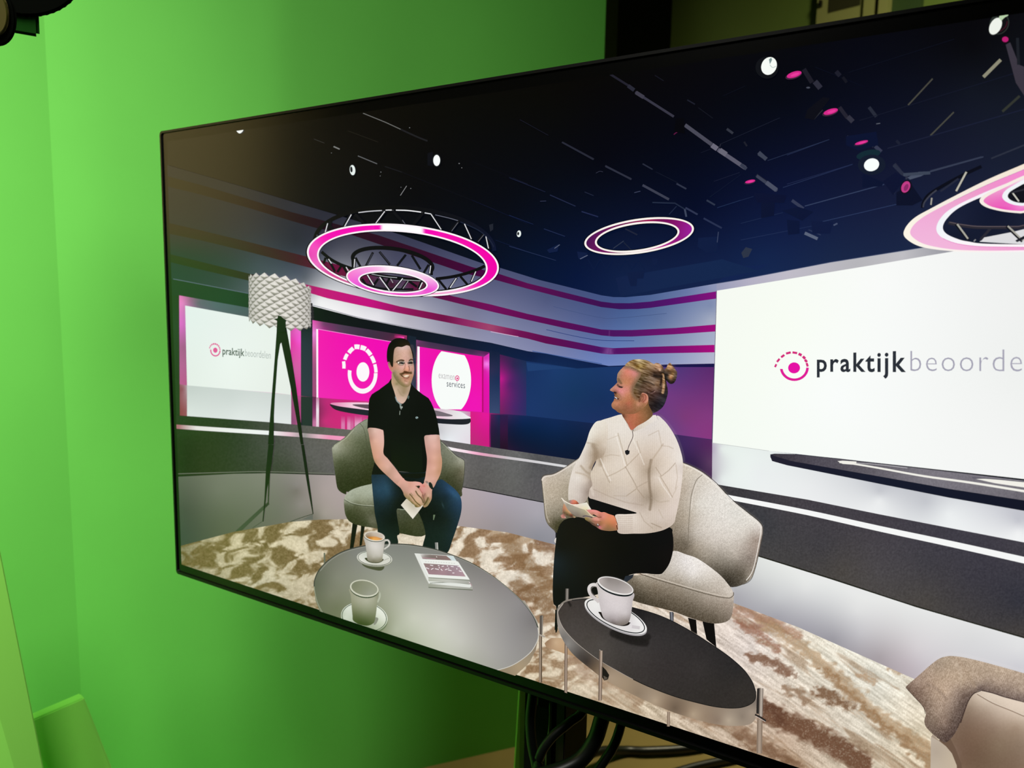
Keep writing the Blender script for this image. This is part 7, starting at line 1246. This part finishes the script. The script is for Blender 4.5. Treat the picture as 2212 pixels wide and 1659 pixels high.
p.fill(top2, shade(zI, [(270, 400, '#413a36'), (400, 320, '#3e3835'), (360, 500, '#48423f'), (600, 650, '#4c4743'), (550, 600, '#48423e'), (900, 380, '#1e1c1d'), (1000, 470, '#2f2c2c'), (1200, 600, '#322f2f'), (1400, 650, '#2e2b2b'), (900, 700, '#3e3a39'), (1100, 850, '#35302f'), (1400, 850, '#363231'), (1600, 900, '#2e2b2a'), (1750, 1000, '#332f2c'), (1500, 1100, '#302c29'), (1200, 1000, '#322e2c'), (800, 850, '#3c3734'), (1700, 850, '#2b2929')], fn=speck(7, .8),
    strokes=[([(700, 560), (850, 620), (960, 635)], 50, '#1e1b1a', .85, 14), ([(740, 570), (900, 610), (980, 590)], 40, '#1f1c1b', .8, 14), ([(330, 300), (350, 330)], 16, '#1e1a18', .8, 6)]), zI, step=3, smooth=True)
p.line((top2[18:] + top2[:3])[::-1], 6, '#b0a69c', zI, w1=.6); p.line(top2[3:15], 6, '#16181a', zI); p.line(top2[14:23], 7, '#201e1c', zI)
p.fill([(610, 830), (640, 860), (665, 900), (655, 935), (625, 945), (605, 915)], '#1e1a16', zI); p.fill([(618, 905), (655, 925), (625, 942)], '#5c5248', zI)
leg(598, 700, 590, 1108, 29); p.line([(585, 692), (592, 700)], 8, '#8a8680', zI, smooth=False); p.line([(606, 702), (602, 830)], 4, '#c4b4a4', zI, smooth=False)
p.fill([(1872, 1010), (1900, 1005), (1900, 1220), (1865, 1215)], '#2c2826', zI)
leg(1908, 1008, 1902, 1240, 32, '#84786e', '#b4a89c'); leg(1895, 1262, 1890, 1540, 46, '#8a7868', '#a49282'); p.line([(1855, 1222), (1900, 1245), (1945, 1275)], 14, '#2c2826', zI); p.line([(1860, 1236), (1900, 1258), (1940, 1282)], 4, '#d8ccc4', zI)
p.build()
p = saucer('saucer on the dark coffee table, on the screen', zI, (718, 420), 278, 96, 25.5, [(490, 320, '#e8e6e2'), (560, 330, '#ecebe8'), (530, 370, '#e8e6e4'), (640, 460, '#dedad8'), (760, 520, '#e2dedc'), (880, 540, '#e6e4e2'), (940, 500, '#eeecea'), (900, 430, '#f0eeec'), (860, 400, '#d8d6d2'), (840, 490, '#ded8da')], '#a8a4a6', '#1a2024', .925)
p.fill(S([(595, 385), (592, 410), (620, 445), (700, 485), (770, 500), (815, 495), (832, 480), (820, 465)], 4), '#201a18', zI); p.line([(850, 505), (915, 515)], 26, '#cfc9cb', zI, smooth=False); p.build()
p = PIC('coffee_cup', 'white cup with a dark rim line on the dark coffee table, on the screen')
h_ = [(572, 172), (545, 162), (515, 168), (500, 192), (506, 228), (530, 262), (560, 285), (582, 305)]
p.line(h_, 26, shade(zI, [(570, 170, '#dcd6d2'), (500, 190, '#dfd9d6'), (520, 250, '#c8c0be'), (580, 300, '#d0c8c6')]), zI, w1=26)
p.line([(572, 186), (545, 178), (524, 188), (516, 205), (526, 235), (560, 262)], 6, '#6c6660', zI)
p.fill([(568, 140), (572, 220), (580, 290), (592, 350), (605, 400), (625, 440), (680, 475), (740, 494), (790, 490), (822, 470), (838, 430), (848, 370), (856, 300), (862, 230), (720, 220)],
    shade(zI, [(575, 200, '#cbc4c0'), (590, 300, '#c8c0c0'), (640, 250, '#d8d0d0'), (720, 280, '#d8cfcf'), (800, 300, '#d4cccc'), (855, 280, '#beb6b6'), (620, 380, '#ccc4c4'), (720, 380, '#d2caca'), (800, 400, '#ccc4c4'), (845, 380, '#b8b0b0'), (640, 440, '#a8a0a0'), (720, 450, '#a89e9e'), (700, 480, '#6c625e'), (780, 480, '#80766f'), (820, 460, '#8a807c')], fn=speck(8, .9)), zI, step=1.3, smooth=True)
p.fill(ell(716, 184, 152, 63, 18, 54), '#1c2224', zI); p.fill(ell(716, 171, 153, 62, 18, 54), '#e6e2df', zI)
p.fill(ell(718, 169, 142, 52, 18, 54), shade(zI, [(600, 130, '#b4aaa6'), (660, 120, '#8c8480'), (740, 150, '#968e8a'), (820, 190, '#b0a8a4'), (840, 220, '#c0b8b4'), (700, 180, '#a49c98'), (620, 160, '#aaa29e'), (760, 210, '#b0a8a6')]), zI, step=1.4); p.build()

# --- leather chair with a blanket
p = PIC('armchair', 'beige leather armchair in the lower right corner of the screen')
p.fill([(1435, 1320), (1450, 1300), (1500, 1350), (1600, 1300), (1700, 1000), (1800, 930), (2300, 1000), (2300, 3600), (1395, 3600)], shade(zK, [(1470, 1400, '#b0a090'), (1480, 1500, '#b8a896'), (1500, 1580, '#bcac98'), (1600, 1350, '#7c6654'), (1620, 1450, '#80695a'), (1660, 1560, '#78614f'), (1700, 1200, '#7c6656'), (1750, 1080, '#94806e'), (1830, 1000, '#cdbba8'), (1900, 1100, '#b09c8a'), (1900, 1010, '#d6c6b4'), (2100, 1080, '#dccab8'), (2200, 1140, '#d8c6b4'),
    (2000, 1150, '#b8a492'), (1950, 1250, '#8e7866'), (2150, 1250, '#a08a76'), (1800, 1300, '#7c6452'), (2000, 1400, '#84705c'), (2200, 1400, '#8c7866'), (1850, 1500, '#705a48'), (2100, 1550, '#7c6654'), (2212, 1580, '#846e5c')], fn=speck(6, .6)), zK, step=3)
p.fill([(1500, 1350), (1560, 1400), (1610, 1460), (1650, 1560), (1662, 1720), (1702, 1720), (1690, 1550), (1640, 1420), (1600, 1340)], '#6c5646', zK)
p.fill([(1435, 1320), (1500, 1355), (1560, 1400), (1610, 1460), (1650, 1560), (1672, 2300), (1560, 3600), (1395, 3600)], shade(zK, [(1450, 1350, '#bcae9e'), (1480, 1450, '#b4a594'), (1600, 1500, '#c2b29c'), (1630, 1580, '#c4b49e'), (1450, 1580, '#c0b2a0')]), zK, step=4)
p.line([(1820, 965), (1950, 1040), (2120, 1110), (2300, 1190)], 7, '#8c7664', zK); p.line([(1820, 958), (1950, 1031), (2120, 1100), (2300, 1180)], 4, '#dccebe', zK)
p.build()
def wool(X, Y, C):
    a = np.sin(X * 1.3 + Y * .6 + fbm(X / 20, Y / 20, 71, 2) * 7) * np.sin(Y * 1.2 - X * .4)
    return C * .95 + (a * 34 + (vnoise(X * .5, Y * .5, 72) - .5) * 44)[:, None]
p = PIC('blanket', 'knitted beige blanket draped over the leather armchair, in the lower right of the screen')
p.fill([(1222, 905, 1), (1260, 870), (1330, 810), (1420, 730), (1500, 670), (1570, 648), (1640, 648), (1720, 660), (1850, 690), (2000, 730), (2212, 790), (2320, 820), (2320, 1055), (2212, 1025), (2050, 985), (1920, 945), (1850, 932), (1790, 960), (1745, 1020), (1715, 1100), (1680, 1200), (1630, 1300), (1560, 1368), (1500, 1340), (1430, 1280), (1388, 1230), (1380, 1180), (1392, 1130), (1370, 1070), (1300, 990)],
    shade(zK, [(1235, 905, '#786254'), (1300, 870, '#a89080'), (1350, 940, '#8c7464'), (1400, 800, '#b8a08c'), (1500, 720, '#b09c88'), (1580, 680, '#b8a48e'), (1650, 680, '#c4ae98'), (1480, 850, '#bca38c'), (1600, 800, '#c0a890'), (1450, 980, '#b09884'), (1400, 1050, '#8c7666'), (1550, 950, '#cab098'), (1700, 720, '#c0aa94'), (1700, 850, '#c0a890'), (1650, 950, '#a89282'), (1720, 960, '#7c685c'),
        (1850, 760, '#b8a28c'), (1850, 850, '#b8a28e'), (1800, 900, '#a08c7c'), (1850, 915, '#6c5a52'), (2000, 800, '#c0aa94'), (2000, 880, '#b09a88'), (2000, 950, '#7c6a60'), (2200, 850, '#bca692'), (2200, 930, '#b8a290'), (2200, 1000, '#7a6860'), (1500, 1100, '#b09986'), (1600, 1050, '#a08a7a'), (1680, 1050, '#705e54'), (1450, 1180, '#8c7868'), (1550, 1200, '#90796a'), (1620, 1180, '#6c5a50'), (1500, 1300, '#6c5a50'), (1580, 1300, '#5c4a42')],
    fn=wool, strokes=[([(1600, 650), (1680, 700), (1740, 790), (1800, 900)], 16, '#a89078', .4, 14), ([(1400, 880), (1480, 920), (1560, 1000)], 12, '#8c7666', .4, 14), ([(1640, 690), (1680, 790), (1690, 900)], 10, '#d0bca6', .4, 14)]), zK, step=1.35, smooth=True)
p.line([(1225, 910), (1300, 992), (1370, 1070), (1388, 1130)], 5, '#4c3c34', zK); p.line([(1850, 936), (1790, 962), (1747, 1022), (1715, 1105), (1682, 1205)], 8, '#3c2c28', zK); p.line([(1850, 932), (1950, 955), (2050, 988), (2212, 1030), (2320, 1062)], 8, '#40302e', zK)
p.build()
